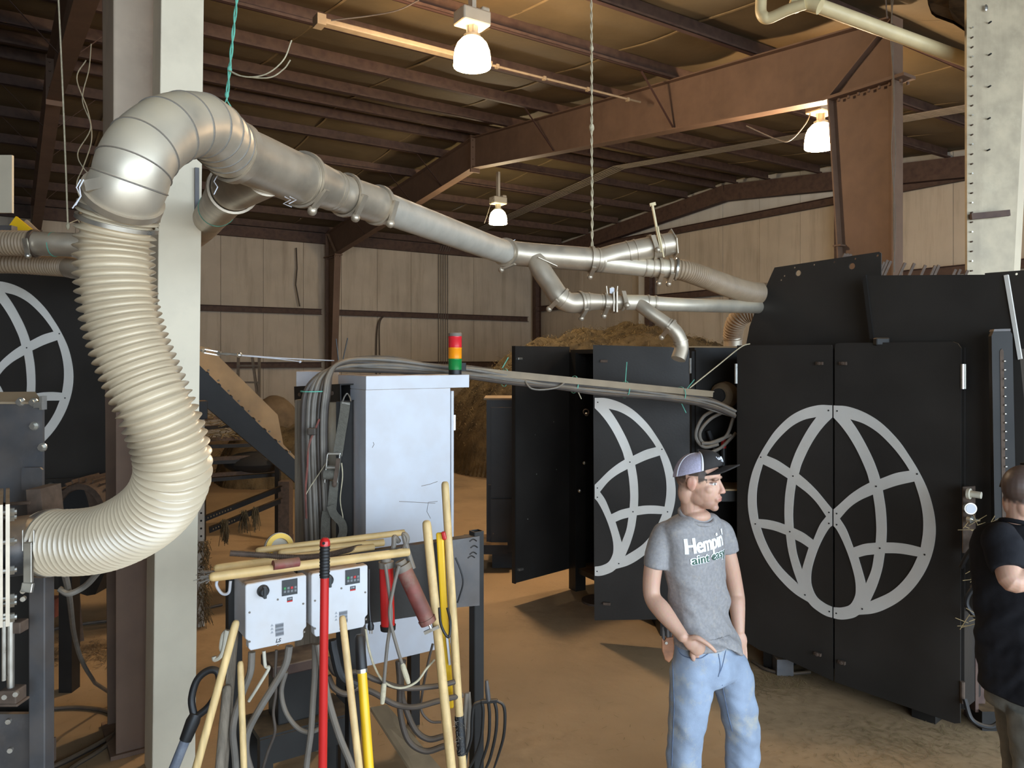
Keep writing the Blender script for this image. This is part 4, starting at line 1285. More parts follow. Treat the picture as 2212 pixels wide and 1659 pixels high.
m = MB(); m.box(W(1575, 1051, 5.98), (0.3, 0.32, 0.012)); obj('dusty_ledge', m, M['wood_raw'], mo)
m = MB(); m.cyl(W(1563, 945, 6.0), W(1563, 968, 6.0), 0.02, 12); obj('red_fitting', m, M['red'], mo, smooth=True)
m = MB(); m.cyl(W(1563, 968, 6.0), W(1563, 1020, 6.0), 0.022, 12); m.cyl(W(1530, 930, 6.05), W(1560, 1015, 6.05), 0.02, 10); m.cyl(W(1540, 980, 6.05), W(1545, 1040, 6.05), 0.035, 12); obj('pneumatic_cylinder', m, M['rubber'], mo, smooth=True)
for rows in ([(1560, 880, 5.9), (1520, 900, 5.9), (1503, 940, 5.9), (1520, 965, 5.9), (1552, 960, 5.9)], [(1575, 885, 5.9), (1535, 905, 5.9), (1512, 935, 5.9), (1525, 958, 5.9), (1580, 940, 5.9)], [(1585, 900, 5.9), (1570, 940, 5.9), (1545, 955, 5.9), (1515, 958, 5.88)], [(1590, 935, 5.9), (1560, 965, 5.9), (1535, 978, 5.9)]):
    m = MB(); m.tube(catmull([tuple(W(*q)) for q in rows], 8), 0.013, 8); obj('hose_loop', m, M['cable'], mo, smooth=True)

# --- narrow dark machine end further back
mf = thing('machine_cabinet', 'narrow black cabinet standing beyond the bare open door', 'machine', Vector((-0.05, 8.4, 0)))
ca, cb = W(1053, 870, 8.3), W(1112, 870, 8.3)
m = MB(); m.box(Vector(((ca.x + cb.x) / 2 + 0.12, 8.6, 1.02)), (0.56, 0.6, 1.66)); obj('body', m, M['black'], mf)
m = MB(); m.box(Vector((ca.x + 0.2, 8.28, 1.28)), (0.32, 0.02, 0.98)); obj('door', m, M['black'], mf)
m = MB(); m.box(Vector((ca.x + 0.2, 8.28, 0.5)), (0.32, 0.02, 0.54)); obj('door', m, M['black'], mf)
m = MB(); m.box(Vector((ca.x + 0.26, 8.6, 1.86)), (0.6, 0.62, 0.02)); obj('dusty_top', m, M['tray'], mf)
m = MB(); m.box(Vector((ca.x + 0.03, 8.3, 0.65)), (0.04, 0.05, 0.55)); m.box(Vector((ca.x - 0.03, 8.4, 0.25)), (0.5, 0.5, 0.1)); m.box(Vector((ca.x + 0.25, 8.6, 0.1)), (0.4, 0.5, 0.2)); obj('base', m, M['black_flat'], mf)

# --- machine on the left with the half emblem
LMY = 5.9
lm = thing('processing_machine', 'black machine with globe emblem panel behind the cream hose', 'machine', Vector((-3.7, 6.3, 0)))
LP_ = Vector((0, LMY, 0)); LN = Vector((0, -1, 0))
pn = slab(lm, 'front_panel', [(-160, 588), (247, 594), (247, 1042), (247, 1192), (-160, 1192)], LP_, LN, 0.012, M['black'])
emblem(pn, Vector((-4.057, LMY, 0)), Vector((1, 0, 0)), LN, dz=0.92)
emblem(pn, Vector((-4.057, LMY, 0)), Vector((1, 0, 0)), LN, mirror=True, dz=0.92)
m = MB(); m.box(Vector((-3.95, 6.55, 1.85)), (1.4, 1.2, 2.1)); obj('body', m, M['black_flat'], lm)
lp_ = slab(lm, 'lower_panel', [(92, 1035), (246, 1030), (246, 1195), (92, 1195)], LP_ + Vector((0, -0.03, 0)), LN, 0.012, M['black'])
for (px, py) in ((110, 1049), (223, 1040)):
    p = W(px, py, LMY - 0.05); m = MB(); m.ball(p, 0.026, 10, 6); obj('bolt', m, M['chrome'], lp_, smooth=True)
slab(lm, 'chute', [(95, 1190), (247, 1190), (206, 1284), (188, 1287), (160, 1278), (96, 1270)], LP_ + Vector((0, -0.1, 0)), LN, 0.25, M['black'])
# motor with finned fan cover
mp0 = W(178, 1100, 5.55)
m = MB(); m.lathe([(0.2, 0.3), (0.2, 0.0), (0.19, -0.03), (0.15, -0.035), (0.145, -0.01), (0.02, -0.005)], mp0, Vector((0.1, 1, 0)), 32); mo_ = obj('motor_cover', m, M['rust'], lm, smooth=True)
for k in range(26):
    a = 2 * PI * k / 26; q = mp0 + Vector((math.cos(a), 0.1, math.sin(a))) * 0.2
    m = MB(); m.bar(q + Vector((math.cos(a) * .01, -0.02, math.sin(a) * .01)), q + Vector((math.cos(a) * .01, 0.25, math.sin(a) * .01)), 0.008, 0.035, up=Vector((math.cos(a), 0, math.sin(a)))); obj('cooling_fin', m, M['rust'], mo_)
m = MB(); m.cyl(mp0 + Vector((0, -0.012, 0)), mp0 + Vector((0, -0.008, 0)), 0.146, 32); obj('fan_grille', m, M['dark_hole'], mo_)
m = MB(); m.box(W(235, 1065, 5.6), (0.1, 0.05, 0.035), (Vector((1, 0, 0.35)), Vector((0, 1, 0)), Vector((-.35, 0, 1)))); obj('lifting_lug', m, M['wood_raw'], mo_)
for (px, py, w_) in ((150, 1490, 0.09), (20, 1440, 0.09)):
    q = G(px, py); m = MB(); m.box(Vector((q.x, q.y, 0.5)), (w_, 0.1, 1.0)); obj('leg', m, M['black_flat'], lm)
m = MB(); q = G(150, 1490); m.bar(Vector((q.x - .1, q.y + .2, .95)), Vector((q.x + 0.02, q.y + .1, 0.3)), 0.03, 0.05); m.box(Vector((q.x - .25, q.y + .05, .95)), (0.3, .12, .06)); obj('leg_brace', m, M['rust'], lm)
m = MB(); m.box(W(110, 1310, 5.5), (0.12, .1, .13)); obj('gearbox', m, M['red_dusty'], lm)
# yellow and grey boards lying on top of that machine
m = MB(); m.prism([W(12, 497, 5.2), W(34, 467, 5.2), W(72, 498, 5.2), W(70, 510, 5.2), W(12, 510, 5.2)], Vector((0, 0.02, 0))); obj('yellow_sign', m, M['yellow'], label='plain yellow plate propped up behind the left duct', cat='plate')
m = MB(); m.box(W(5, 494, 5.0), (0.16, 0.06, 0.035)); obj('dark_bracket', m, M['steelgrey'], label='dark bracket lying against the yellow plate', cat='bracket')
m = MB(); m.bar(W(55, 478, 5.25), W(84, 505, 5.25), 0.02, 0.03); obj('grey_flat_bar', m, M['galv'], label='short grey bar leaning by the yellow plate', cat='bar')

# --- blower stand in the left foreground
bs_ = thing('blower_stand', 'dark steel blower stand with flanged outlet feeding the cream hose', 'blower', Vector((-1.95, 2.75, 0)))
Yf = 2.78
m = MB(); pts = [W(-160, 866, Yf), W(92, 866, Yf), W(92, 1130, Yf), W(-160, 1130, Yf)]; m.prism(pts, Vector((0, 0.012, 0))); fpn = obj('panel', m, M['steelgrey'], bs_)
m = MB(); m.prism([W(-160, 868, Yf - .01), W(92, 868, Yf - .01), W(76, 846, Yf + .06), W(-160, 848, Yf + .06)], Vector((0, 0.0, -0.008))); obj('folded_lip', m, M['tray'], bs_)
m = MB(); m.box(W(84, 875, Yf - 0.012), (0.03, 0.016, 0.02)); m.box(W(93, 870, Yf), (0.01, 0.03, 0.05)); obj('corner_clip', m, M['chrome'], fpn)
for (px, py) in ((46, 868), (74, 869), (75, 920), (75, 1021), (93, 966)):
    p = W(px, py, Yf); m = MB(); m.cyl(p, p + Vector((0, -0.018, 0)), 0.011, 6); m.cyl(p, p + Vector((0, -0.005, 0)), 0.016, 14); obj('bolt', m, M['chrome'], fpn)
m = MB(); m.prism([W(46, 1060, Yf - .02), W(46, 1015, Yf - .02), (W(50, 1010, Yf - .02)), W(86, 1010, Yf - .02), W(91, 1015, Yf - .02), W(91, 1060, Yf - .02)], Vector((0, 0.01, 0))); obj('hanger_plate', m, M['steelgrey'], bs_)
m = MB(); m.prism([W(56, 1058, 2.62), W(87, 1056, 2.62), W(93, 1115, 2.6), W(60, 1118, 2.6)], Vector((0, 0.12, 0))); obj('hanger_bracket', m, M['rust'], bs_)
FN = Vector((0.8335, 0.5525, 0)); FR = Vector((-0.5525, 0.8335, 0)); FA = W(101, 1172, 2.57)
m = MB(); m.tube([FA - FN * 0.3, FA - FN * 0.15, FA], 0.098, 40); obj('outlet_pipe', m, M['steelgrey'], bs_, smooth=True)
p = FA - FN * 0.118
m = MB()
for dx in (-0.010, 0.008):
    m.box(p + FN * dx + ZV * -0.02, (0.011, 0.36, 0.38), (FN, FR, ZV))
fl_ = obj('flange', m, M['galv'], bs_)
for (dz, dy) in ((.14, -.15), (.115, -.1), (.05, -.165), (-.04, -.165), (-.13, -.15), (-.16, -.1), (-.19, -.16)):
    q = p + FR * dy + ZV * dz; m = MB(); m.cyl(q - FN * 0.035, q + FN * 0.032, 0.008, 8); m.cyl(q + FN * 0.014, q + FN * 0.026, 0.014, 6); m.cyl(q - FN * 0.03, q - FN * 0.018, 0.014, 6); obj('bolt', m, M['chrome'], fl_)
m = MB(); m.cyl(W(0, 1090, 2.55), W(64, 1086, 2.55), 0.006, 8); obj('tie_rod', m, M['rust'], bs_)
q = W(79, 1400, Yf)
m = MB(); m.box(Vector((q.x, Yf + 0.03, 0.75)), (0.06, 0.06, 1.5)); obj('post', m, M['steelgrey'], bs_, bevel=0.004)
q2 = W(20, 1400, 2.7)
m = MB(); m.box(Vector((-2.06, 2.93, 0.78)), (0.42, 0.02, 1.56)); obj('back_plate', m, M['black_flat'], bs_)
m = MB(); m.box(Vector((q2.x - 0.11, Yf + 0.05, 0.45)), (0.24, 0.02, 1.06)); obj('lower_plate', m, M['steelgrey'], bs_)
m = MB(); m.box(Vector((q2.x - 0.36, Yf + 0.25, 1.2)), (0.3, 0.2, 0.5)); obj('gear_housing', m, M['black_flat'], bs_)
m = MB(); m.cyl(W(23, 1325, 2.68), W(23, 1490, 2.68), 0.012, 12); m.cyl(W(8, 1325, 2.66), W(8, 1470, 2.66), 0.007, 10); obj('guide_rod', m, M['chrome'], bs_, smooth=True)
m = MB(); m.box(W(38, 1352, 2.7), (0.05, 0.05, 0.04)); obj('bearing_block', m, M['rust'], bs_, bevel=0.004)
m = MB(); m.box(W(28, 1500, 2.68), (0.06, 0.06, 0.05)); m.box(W(30, 1515, 2.68), (0.07, 0.07, 0.01)); obj('bearing_block', m, M['rust'], bs_, bevel=0.004)
for (px, py) in ((36, 1497), (12, 1503), (20, 1556), (24, 1618), (52, 1275), (52, 1292)):
    p = W(px, py, 2.66); m = MB(); m.cyl(p, p + Vector((0.004, -0.014, 0)), 0.009, 8); obj('bolt', m, M['chrome'], bs_)
m = MB(); m.box(W(103, 1625, 2.95), (0.03, 0.06, 0.09)); obj('foot_bracket', m, M['rust'], bs_)

# ================================================================== control cabinet, cable post, tool rack
VV = -Wd
CA = Vector((-0.809, 4.2, 0))
cab = thing('control_cabinet', 'tall white control cabinet with overhanging top behind the tools', 'cabinet', CA + U * 0.27 + VV * 0.2)
zb_, z1, z2 = 0.597, 2.128, 2.205
m = MB(); m.box(CA + U * 0.2675 + VV * 0.21 + ZV * (zb_ + z1) / 2, (0.535, 0.42, z1 - zb_), (U, VV, ZV)); obj('body', m, M['white'], cab, bevel=0.003)
m = MB(); m.box(CA + U * 0.331 + VV * 0.208 + ZV * (z1 + z2) / 2, (0.662, 0.424, z2 - z1), (U, VV, ZV)); obj('top_cap', m, M['white'], cab, bevel=0.003)
m = MB(); m.box(CA + U * 0.552 + VV * 0.21 + ZV * 1.36, (0.018, 0.41, 1.5), (U, VV, ZV)); dcab = obj('door', m, M['white'], cab, bevel=0.003)
m = MB(); m.box(CA + U * 0.566 + VV * 0.02 + ZV * 1.92, (0.012, 0.03, 0.09), (U, VV, ZV)); obj('latch', m, M['chrome'], dcab)
for pts in ([(945, 1083), (925, 1085), (922, 1105), (930, 1120)], [(862, 1083), (900, 1085), (940, 1087)], [(910, 1050), (928, 1046), (945, 1040)], [(806, 955), (808, 960), (804, 967)]):
    m = MB(); q = [onplane(a, b, CA, Wd) + Wd * 0.001 for a, b in pts]; m.tube(q, 0.0014, 5); obj('scuff', m, M['cable'], cab)
m = MB()
for tt in (0.06, 0.48):
    m = MB(); m.box(CA + U * tt + VV * 0.38 + ZV * 0.31, (0.06, 0.06, 0.62), (U, VV, ZV)); obj('stand_leg', m, M['black_flat'], cab)

# signal tower
tp = W(983, 806, 4.62)
tp.z = z2
sg = thing('signal_tower', 'small stack light with red, amber and green lenses on the cabinet', 'signal light', tp)
glass = {'red': mat('red_lens', (214, 40, 50), 0.2, var=0.05, scale=30), 'amber': mat('amber_lens', (246, 150, 20), 0.2, var=0.05, scale=30), 'green': mat('green_lens', (20, 126, 60), 0.2, var=0.05, scale=30)}
R0 = 0.041
m = MB(); m.lathe([(R0 * .96, 0), (R0 * .96, 0.028)], tp, ZV, 28); obj('base', m, M['rubber'], sg, smooth=True)
zz = 0.028
for cname in ('green', 'amber', 'red'):
    m = MB(); m.lathe([(R0 * .97, zz), (R0, zz + .006), (R0, zz + .058), (R0 * 1.03, zz + .06), (R0 * 1.03, zz + .066), (R0 * .97, zz + .068)], tp, ZV, 32); obj('lens', m, glass[cname], sg, smooth=True, label=cname + ' lens'); zz += 0.068
m = MB(); m.lathe([(R0, zz), (R0, zz + .018), (R0 * .9, zz + .022)], tp, ZV, 28); obj('cap', m, M['cable'], sg, smooth=True)
m = MB(); m.box(tp + Vector((0.05, 0.02, 0.045)), (0.03, 0.03, 0.05)); obj('connector', m, M['rubber'], sg)

# cable post: weathered timber, steel channel, square tube and bent sheet strapped together
cp = thing('cable_post', 'upright post of timber, sheet metal and black channel carrying cables', 'post', Vector((-1.1, 4.45, 0)))
m = MB(); pa = W(637, 900, 4.45); m.box(Vector((pa.x + 0.075, 4.5, 1.03)), (0.15, 0.12, 2.06)); obj('timber', m, M['wood_old'], cp, bevel=0.006)
ta, tb = W(652, 852, 4.75), W(752, 848, 4.32)
td = (tb - ta).normalized(); ts = td.cross(ZV).normalized(); tu = ts.cross(td)
m = MB(); c = (ta + tb) / 2; L = (tb - ta).length
for off, sz in ((tu * 0.047, (L, 0.1, 0.007)), (-tu * 0.047, (L, 0.1, 0.007)), (ts * 0.047, (L, 0.007, 0.1)), (-ts * 0.047, (L, 0.007, 0.1))):
    m.box(c + off, sz, (td, ts, tu))
sq = obj('square_tube', m, M['black_flat'], cp)
for f in (0.15, 0.85):
    q = ta + (tb - ta) * f - ts * -0.05 if ts.dot(Vector((0, -1, 0))) > 0 else ta + (tb - ta) * f - ts * 0.05
    m = MB(); m.cyl(q, q + Vector((-0.006, -0.01, 0)), 0.012, 12); obj('bolt', m, M['rust'], sq)
m = MB(); ch = W(752, 1000, 4.42); m.box(Vector((-0.94, 4.27, 1.03)), (0.088, 0.05, 2.06)); obj('channel', m, M['black_flat'], cp)
m = MB(); vs = []; nn = 10
for i in range(nn + 1):
    for j in range(4):
        px = 692 + j * 14 + (i * 0.3); py = 868 + i * 32
        p = W(px, py, 4.4); p.y += 0.012 * math.sin(i * 1.3 + j) - 0.01 * j
        vs.append(p)
fs = [[i * 4 + j, i * 4 + j + 1, (i + 1) * 4 + j + 1, (i + 1) * 4 + j] for i in range(nn) for j in range(3)]
m.add(vs, fs); m.add([v + Vector((0, 0.004, 0)) for v in vs], fs); obj('bent_sheet', m, M['galv_clean'], cp, smooth=True, angle=20)
m = MB(); m.box(W(687, 818, 4.95), (0.23, 0.2, 0.1)); obj('junction_box', m, M['white'], bevel=0.004, label='small white box standing behind the top of the cable post', cat='box')

# ratchet strap
rs = thing('ratchet_strap', 'grey webbing ratchet strap hooked on the square tube', 'strap', W(730, 1160, 4.2))
Yr = 4.22


def ribbon(rows, width, mt, parent, name, thick=0.004):
    pts = [Vector(p) for p in catmull([tuple(W(*r)) for r in rows], 6)]
    m = MB(); vs = []
    for i, p in enumerate(pts):
        d = (pts[min(i + 1, len(pts) - 1)] - pts[max(i - 1, 0)]).normalized()
        s = d.cross(Vector((0, -1, 0))).normalized() * width / 2
        vs += [p - s, p + s, p + s + Vector((0, thick, 0)), p - s + Vector((0, thick, 0))]
    fs = []
    for i in range(len(pts) - 1):
        for k in range(4):
            fs.append([i * 4 + k, i * 4 + (k + 1) % 4, (i + 1) * 4 + (k + 1) % 4, (i + 1) * 4 + k])
    m.add(vs, fs); return obj(name, m, mt, parent, smooth=True, angle=40)


ribbon([(746, 868, 4.2), (744, 890, 4.2), (736, 940, Yr), (729, 984, Yr)], 0.052, M['strap'], rs, 'webbing')
ribbon([(722, 1040, Yr), (718, 1085, Yr), (716, 1105, Yr)], 0.05, M['strap'], rs, 'webbing')
ribbon([(714, 1092, Yr - .02), (722, 1112, Yr - .02), (738, 1130, Yr - .02), (741, 1150, Yr - .02), (733, 1172, Yr - .02)], 0.045, M['strap'], rs, 'webbing_tail')
ribbon([(706, 1105, Yr), (703, 1130, Yr), (702, 1172, Yr)], 0.05, M['strap'], rs, 'webbing_tail')
m = MB(); m.tube(catmull([tuple(W(740, 868, 4.2)), tuple(W(744, 857, 4.22)), tuple(W(750, 850, 4.24)), tuple(W(756, 858, 4.22)), tuple(W(758, 866, 4.2))], 5), 0.004, 8); m.bar(W(739, 870, 4.2), W(756, 873, 4.2), 0.008, 0.008); obj('hook', m, M['chrome'], rs, smooth=True)
m = MB()
for dx in (-0.034, 0.034):
    m.bar(W(722, 980, Yr - .02) + Vector((dx, 0, 0)), W(716, 1042, Yr - .02) + Vector((dx, 0, 0)), 0.006, 0.04, up=Vector((0, -1, 0)))
m.bar(W(722, 980, Yr - .03) + Vector((-.036, 0, 0)), W(722, 980, Yr - .03) + Vector((.036, 0, 0)), 0.012, 0.012)
m.cyl(W(719, 1010, Yr - .03) + Vector((-.036, 0, 0)), W(719, 1010, Yr - .03) + Vector((.036, 0, 0)), 0.012, 10)
obj('ratchet', m, M['chrome'], rs, bevel=0.002)
m = MB(); m.bar(W(731, 990, Yr - .05), W(723, 1046, Yr - .06), 0.02, 0.012, up=Vector((0, -1, 0))); m.ball(W(722, 1046, Yr - .06), (0.014, 0.01, 0.018), 10, 6); obj('ratchet_lever', m, M['rust'], rs, smooth=True)
m = MB(); m.cyl(W(714, 1025, Yr - .03) + Vector((-.034, 0, 0)), W(714, 1025, Yr - .03) + Vector((.034, 0, 0)), 0.028, 16); obj('webbing_roll', m, M['strap'], rs, smooth=True)
m = MB(); m.tube(catmull([tuple(W(706, 998, Yr)), tuple(W(690, 1022, Yr)), tuple(W(668, 1055, Yr)), tuple(W(660, 1070, Yr))], 6), 0.003, 6); obj('cord', m, M['rope'], rs)
m = MB(); m.tube(catmull([tuple(W(738, 1000, Yr)), tuple(W(740, 1030, Yr)), tuple(W(735, 1080, Yr)), tuple(W(741, 1120, Yr)), tuple(W(738, 1140, Yr))], 6), 0.003, 6); obj('cord', m, M['rope'], rs)

# overhead cable tray and its cables
ct = thing('cable_tray', 'dusty metal strut running from the white cabinet to the big doors', 'cable tray', W(1150, 812, 5.05))
a, b = W(789, 772, 4.62), W(1538, 846, 5.68)
td = (b - a).normalized()
m = MB(); m.bar(a, b, 0.05, 0.008); m.bar(a + Vector((0, -0.022, -0.02)), b + Vector((0, -0.022, -0.02)), 0.006, 0.04); m.bar(a + Vector((0, 0.022, -0.02)), b + Vector((0, 0.022, -0.02)), 0.006, 0.04)
obj('strut', m, M['tray'], ct)
random.seed(12)
base = [(690, 1250, 4.28), (684, 1100, 4.28), (679, 980, 4.28), (679, 900, 4.26), (684, 850, 4.25), (697, 815, 4.28), (722, 793, 4.36), (770, 785, 4.5), (850, 788, 4.62), (930, 797, 4.75), (1010, 805, 4.9), (1100, 817, 5.05), (1200, 830, 5.2), (1300, 842, 5.35), (1400, 851, 5.5), (1480, 862, 5.6), (1540, 875, 5.7), (1585, 892, 5.78)]
for k in range(13):
    ox = (k - 6) * 4.2; rows = []
    rr = 0.0105 + 0.004 * (k % 3 == 0)
    for i, (x, y, Y) in enumerate(base):
        f = min(1.0, max(0.0, (i - 4) / 3.0))          # upright part -> lying part
        dx = ox * (1 - f) + (0 if i < len(base) - 3 else random.uniform(-6, 6))
        dy = (-ox * 0.5) * f * (1.0 if i < 9 else 0.72) + random.uniform(-3.0, 3.0) * (i > 4)
        rows.append((x + dx, y + dy, Y - (0.035 if i > 7 else 0) + 0.02 * ((k * 7) % 5 - 2) / 2))
    if k % 4 == 3:
        rows = rows[:-3]
    m = MB(); m.tube(catmull([tuple(W(*r)) for r in rows], 6), rr, 8)
    obj('cable', m, M['cable'] if k % 4 else M['cable_dark'], ct, smooth=True)
for rows, mt in (([(690, 905, 4.24), (668, 960, 4.22), (664, 1010, 4.22), (660, 1060, 4.22), (662, 1120, 4.22)], M['red_dusty']), ([(840, 795, 4.6), (880, 778, 4.66), (900, 782, 4.7)], M['cable']), ([(1130, 815, 5.05), (1150, 840, 5.02), (1200, 838, 5.1), (1225, 822, 5.18)], M['cable'])):
    m = MB(); m.tube(catmull([tuple(W(*r)) for r in rows], 6), 0.006, 6); obj('cable', m, mt, ct, smooth=True)
m = MB(); m.box(W(674, 932, 4.18), (0.045, 0.03, 0.04)); obj('ferrite_clip', m, M['cable_dark'], ct, bevel=0.006)
for a_, b_, mt in (((731, 778), (726, 732), 'rubber'), ((741, 776), (751, 730), 'rubber'), ((1085, 795), (1098, 772), 'rope_green'), ((1350, 838), (1354, 782), 'rope_green'), ((1245, 838), (1256, 862), 'rope'), ((1462, 850), (1482, 892), 'rope_green'), ((1480, 845), (1500, 820), 'rope_green')):
    m = MB(); Yt = 4.3 + (a_[0] - 720) * 0.00175; m.cyl(W(a_[0], a_[1], Yt), W(b_[0], b_[1], Yt), 0.0035, 6); obj('tie_tail', m, M[mt], ct)
for px in (1090, 1240, 1350, 1470):
    Yt = 4.62 + (px - 789) * 0.001415; q = W(px, 772 + (px - 789) * 0.0988 + 14, Yt)
    m = MB(); m.ring(q, td, 0.062, 0.059, 0.006, 16); obj('tie', m, M['rope_green'], ct)
m = MB(); m.ring(W(676, 845, 4.26), ZV, 0.07, 0.067, 0.006, 16); obj('tie', m, M['rope_green'], ct)

# turnbuckle line between the posts
tbk = thing('turnbuckle_line', 'zinc turnbuckle and pale wire stretched to the off-white post', 'turnbuckle', W(470, 764, 4.3))
m = MB()
m.bar(W(440, 758, 4.3) + Vector((0, 0, .01)), W(474, 764, 4.32) + Vector((0, 0, .01)), 0.006, 0.006); m.bar(W(440, 758, 4.3) - Vector((0, 0, .01)), W(474, 764, 4.32) - Vector((0, 0, .01)), 0.006, 0.006)
m.cyl(W(437, 757, 4.3), W(443, 758, 4.3), 0.014, 10); m.cyl(W(471, 763, 4.32), W(477, 764, 4.32), 0.014, 10); obj('turnbuckle', m, M['chrome'], tbk)
m = MB(); m.cyl(W(424, 755, 4.26), W(440, 758, 4.3), 0.006, 8); m.ball(W(424, 755, 4.25), 0.014, 10, 6); obj('eye_bolt', m, M['chrome'], tbk)
m = MB(); m.tube([W(477, 764, 4.32), W(489, 765, 4.33), W(498, 765, 4.34), W(516, 767, 4.35)], [0.006, 0.011, 0.006, 0.011], 8); m.ball(W(517, 767, 4.35), 0.016, 8, 6); obj('shackle', m, M['chrome'], tbk, smooth=True)
m = MB(); m.tube([W(517, 767, 4.35), W(600, 773, 4.42), W(722, 779, 4.5)], 0.004, 6); obj('wire', m, M['white'], tbk)
m = MB(); m.tube([W(520, 768, 4.35), W(600, 775, 4.42), W(648, 781, 4.45)], 0.003, 6); m.ball(W(648, 781, 4.45), 0.009, 8, 6); obj('wire', m, M['white'], tbk)

# ------------------------------------------------------------------ tool rack with two motor drives
RKL = Vector((-1.154, 3.15, 0)); RKR = Vector((-0.178, 3.80, 0)); RU = (RKR - RKL).normalized(); RW = Vector((RU.y, -RU.x, 0))
rk = thing('tool_rack', 'dark steel rack of square posts and plate holding drives and tools', 'rack', (RKL + RKR) / 2)
for p, hgt, nm in ((RKL, 1.42, 'post'), (RKR, 1.44, 'post'), (RKL + RU * 0.52, 1.40, 'post')):
    m = MB(); t_ = 0.005; w_ = 0.05
    for off, sz in ((RU * (w_ / 2), (t_, w_, hgt)), (-RU * (w_ / 2), (t_, w_, hgt)), (RW * (w_ / 2), (w_, t_, hgt)), (-RW * (w_ / 2), (w_, t_, hgt))):
        m.box(p + off + ZV * hgt / 2, sz, (RU, RW, ZV))
    obj(nm, m, M['black_flat'], rk)
slab(rk, 'plate', [(757, 1196), (975, 1167), (975, 1316), (935, 1326), (800, 1346), (757, 1352)], RKR + RW * 0.03, RW, 0.008, M['black'])
slab(rk, 'plate', [(962, 1169), (1006, 1163), (1036, 1158), (1036, 1308), (990, 1312), (962, 1316)], RKR + RW * 0.036, RW, 0.006, M['steelgrey'])
m = MB(); m.bar(RKL + ZV * 1.395, RKR + ZV * 1.395 , 0.05, 0.05); obj('top_rail', m, M['black_flat'], rk)
for p in (RKL, RKR, RKL + RU * 0.52):
    m = MB(); m.box(p + ZV * 0.01, (0.16, 0.4, 0.02), (RU, RW, ZV)); obj('foot', m, M['black_flat'], rk)
# paint daubs on the plate
for (px, py) in ((1022, 1168), (1024, 1182), (1022, 1196), (1018, 1204)):
    p = onplane(px, py, RKR + RW * 0.036, RW); m = MB(); m.tube(catmull([tuple(p + RU * -0.02), tuple(p + ZV * 0.008), tuple(p + RU * 0.02 - ZV * 0.004)], 5), 0.0035, 6); obj('paint_daub', m, M['rubber'], rk)

DA = Vector((-1.036, 2.95, 0))


def quad_on(parent, name, pix, lift, mt, thick=0.002):
    pts = [onplane(a, b, DA, Wd) + Wd * lift for a, b in pix]
    m = MB(); m.prism(pts, Wd * thick); return obj(name, m, mt, parent)


def rect_on(parent, name, x0, y0, x1, y1, lift, mt, thick=0.002):
    # rectangle that is level in space although it recedes
    p0 = onplane(x0, y0, DA, Wd); p1 = onplane(x1, y1, DA, Wd)
    a0_, a1_ = (p0 - DA).dot(U), (p1 - DA).dot(U)
    pts = [DA + U * a0_ + ZV * p0.z, DA + U * a1_ + ZV * p0.z, DA + U * a1_ + ZV * p1.z, DA + U * a0_ + ZV * p1.z]
    m = MB(); m.prism([p + Wd * lift for p in pts], Wd * thick); return obj(name, m, mt, parent)


M['drive'] = mat('light_grey_plastic', (200, 202, 206), 0.45, var=0.04, scale=6, dust=0.9, dustcol=(176, 142, 100), blotch=0.15, blotchcol=(190, 180, 160))
M['keypad'] = mat('dark_keypad', (48, 50, 52), 0.4, var=0.05)
M['ink'] = mat('dark_print', (60, 62, 66), 0.6, var=0.02)
M['ink_soft'] = mat('grey_print', (150, 152, 156), 0.6, var=0.02)
M['btn'] = mat('grey_button', (110, 112, 114), 0.5, var=0.02); M['btn_r'] = mat('red_button', (176, 40, 40), 0.5, var=0.02); M['btn_g'] = mat('green_button', (50, 130, 70), 0.5, var=0.02)


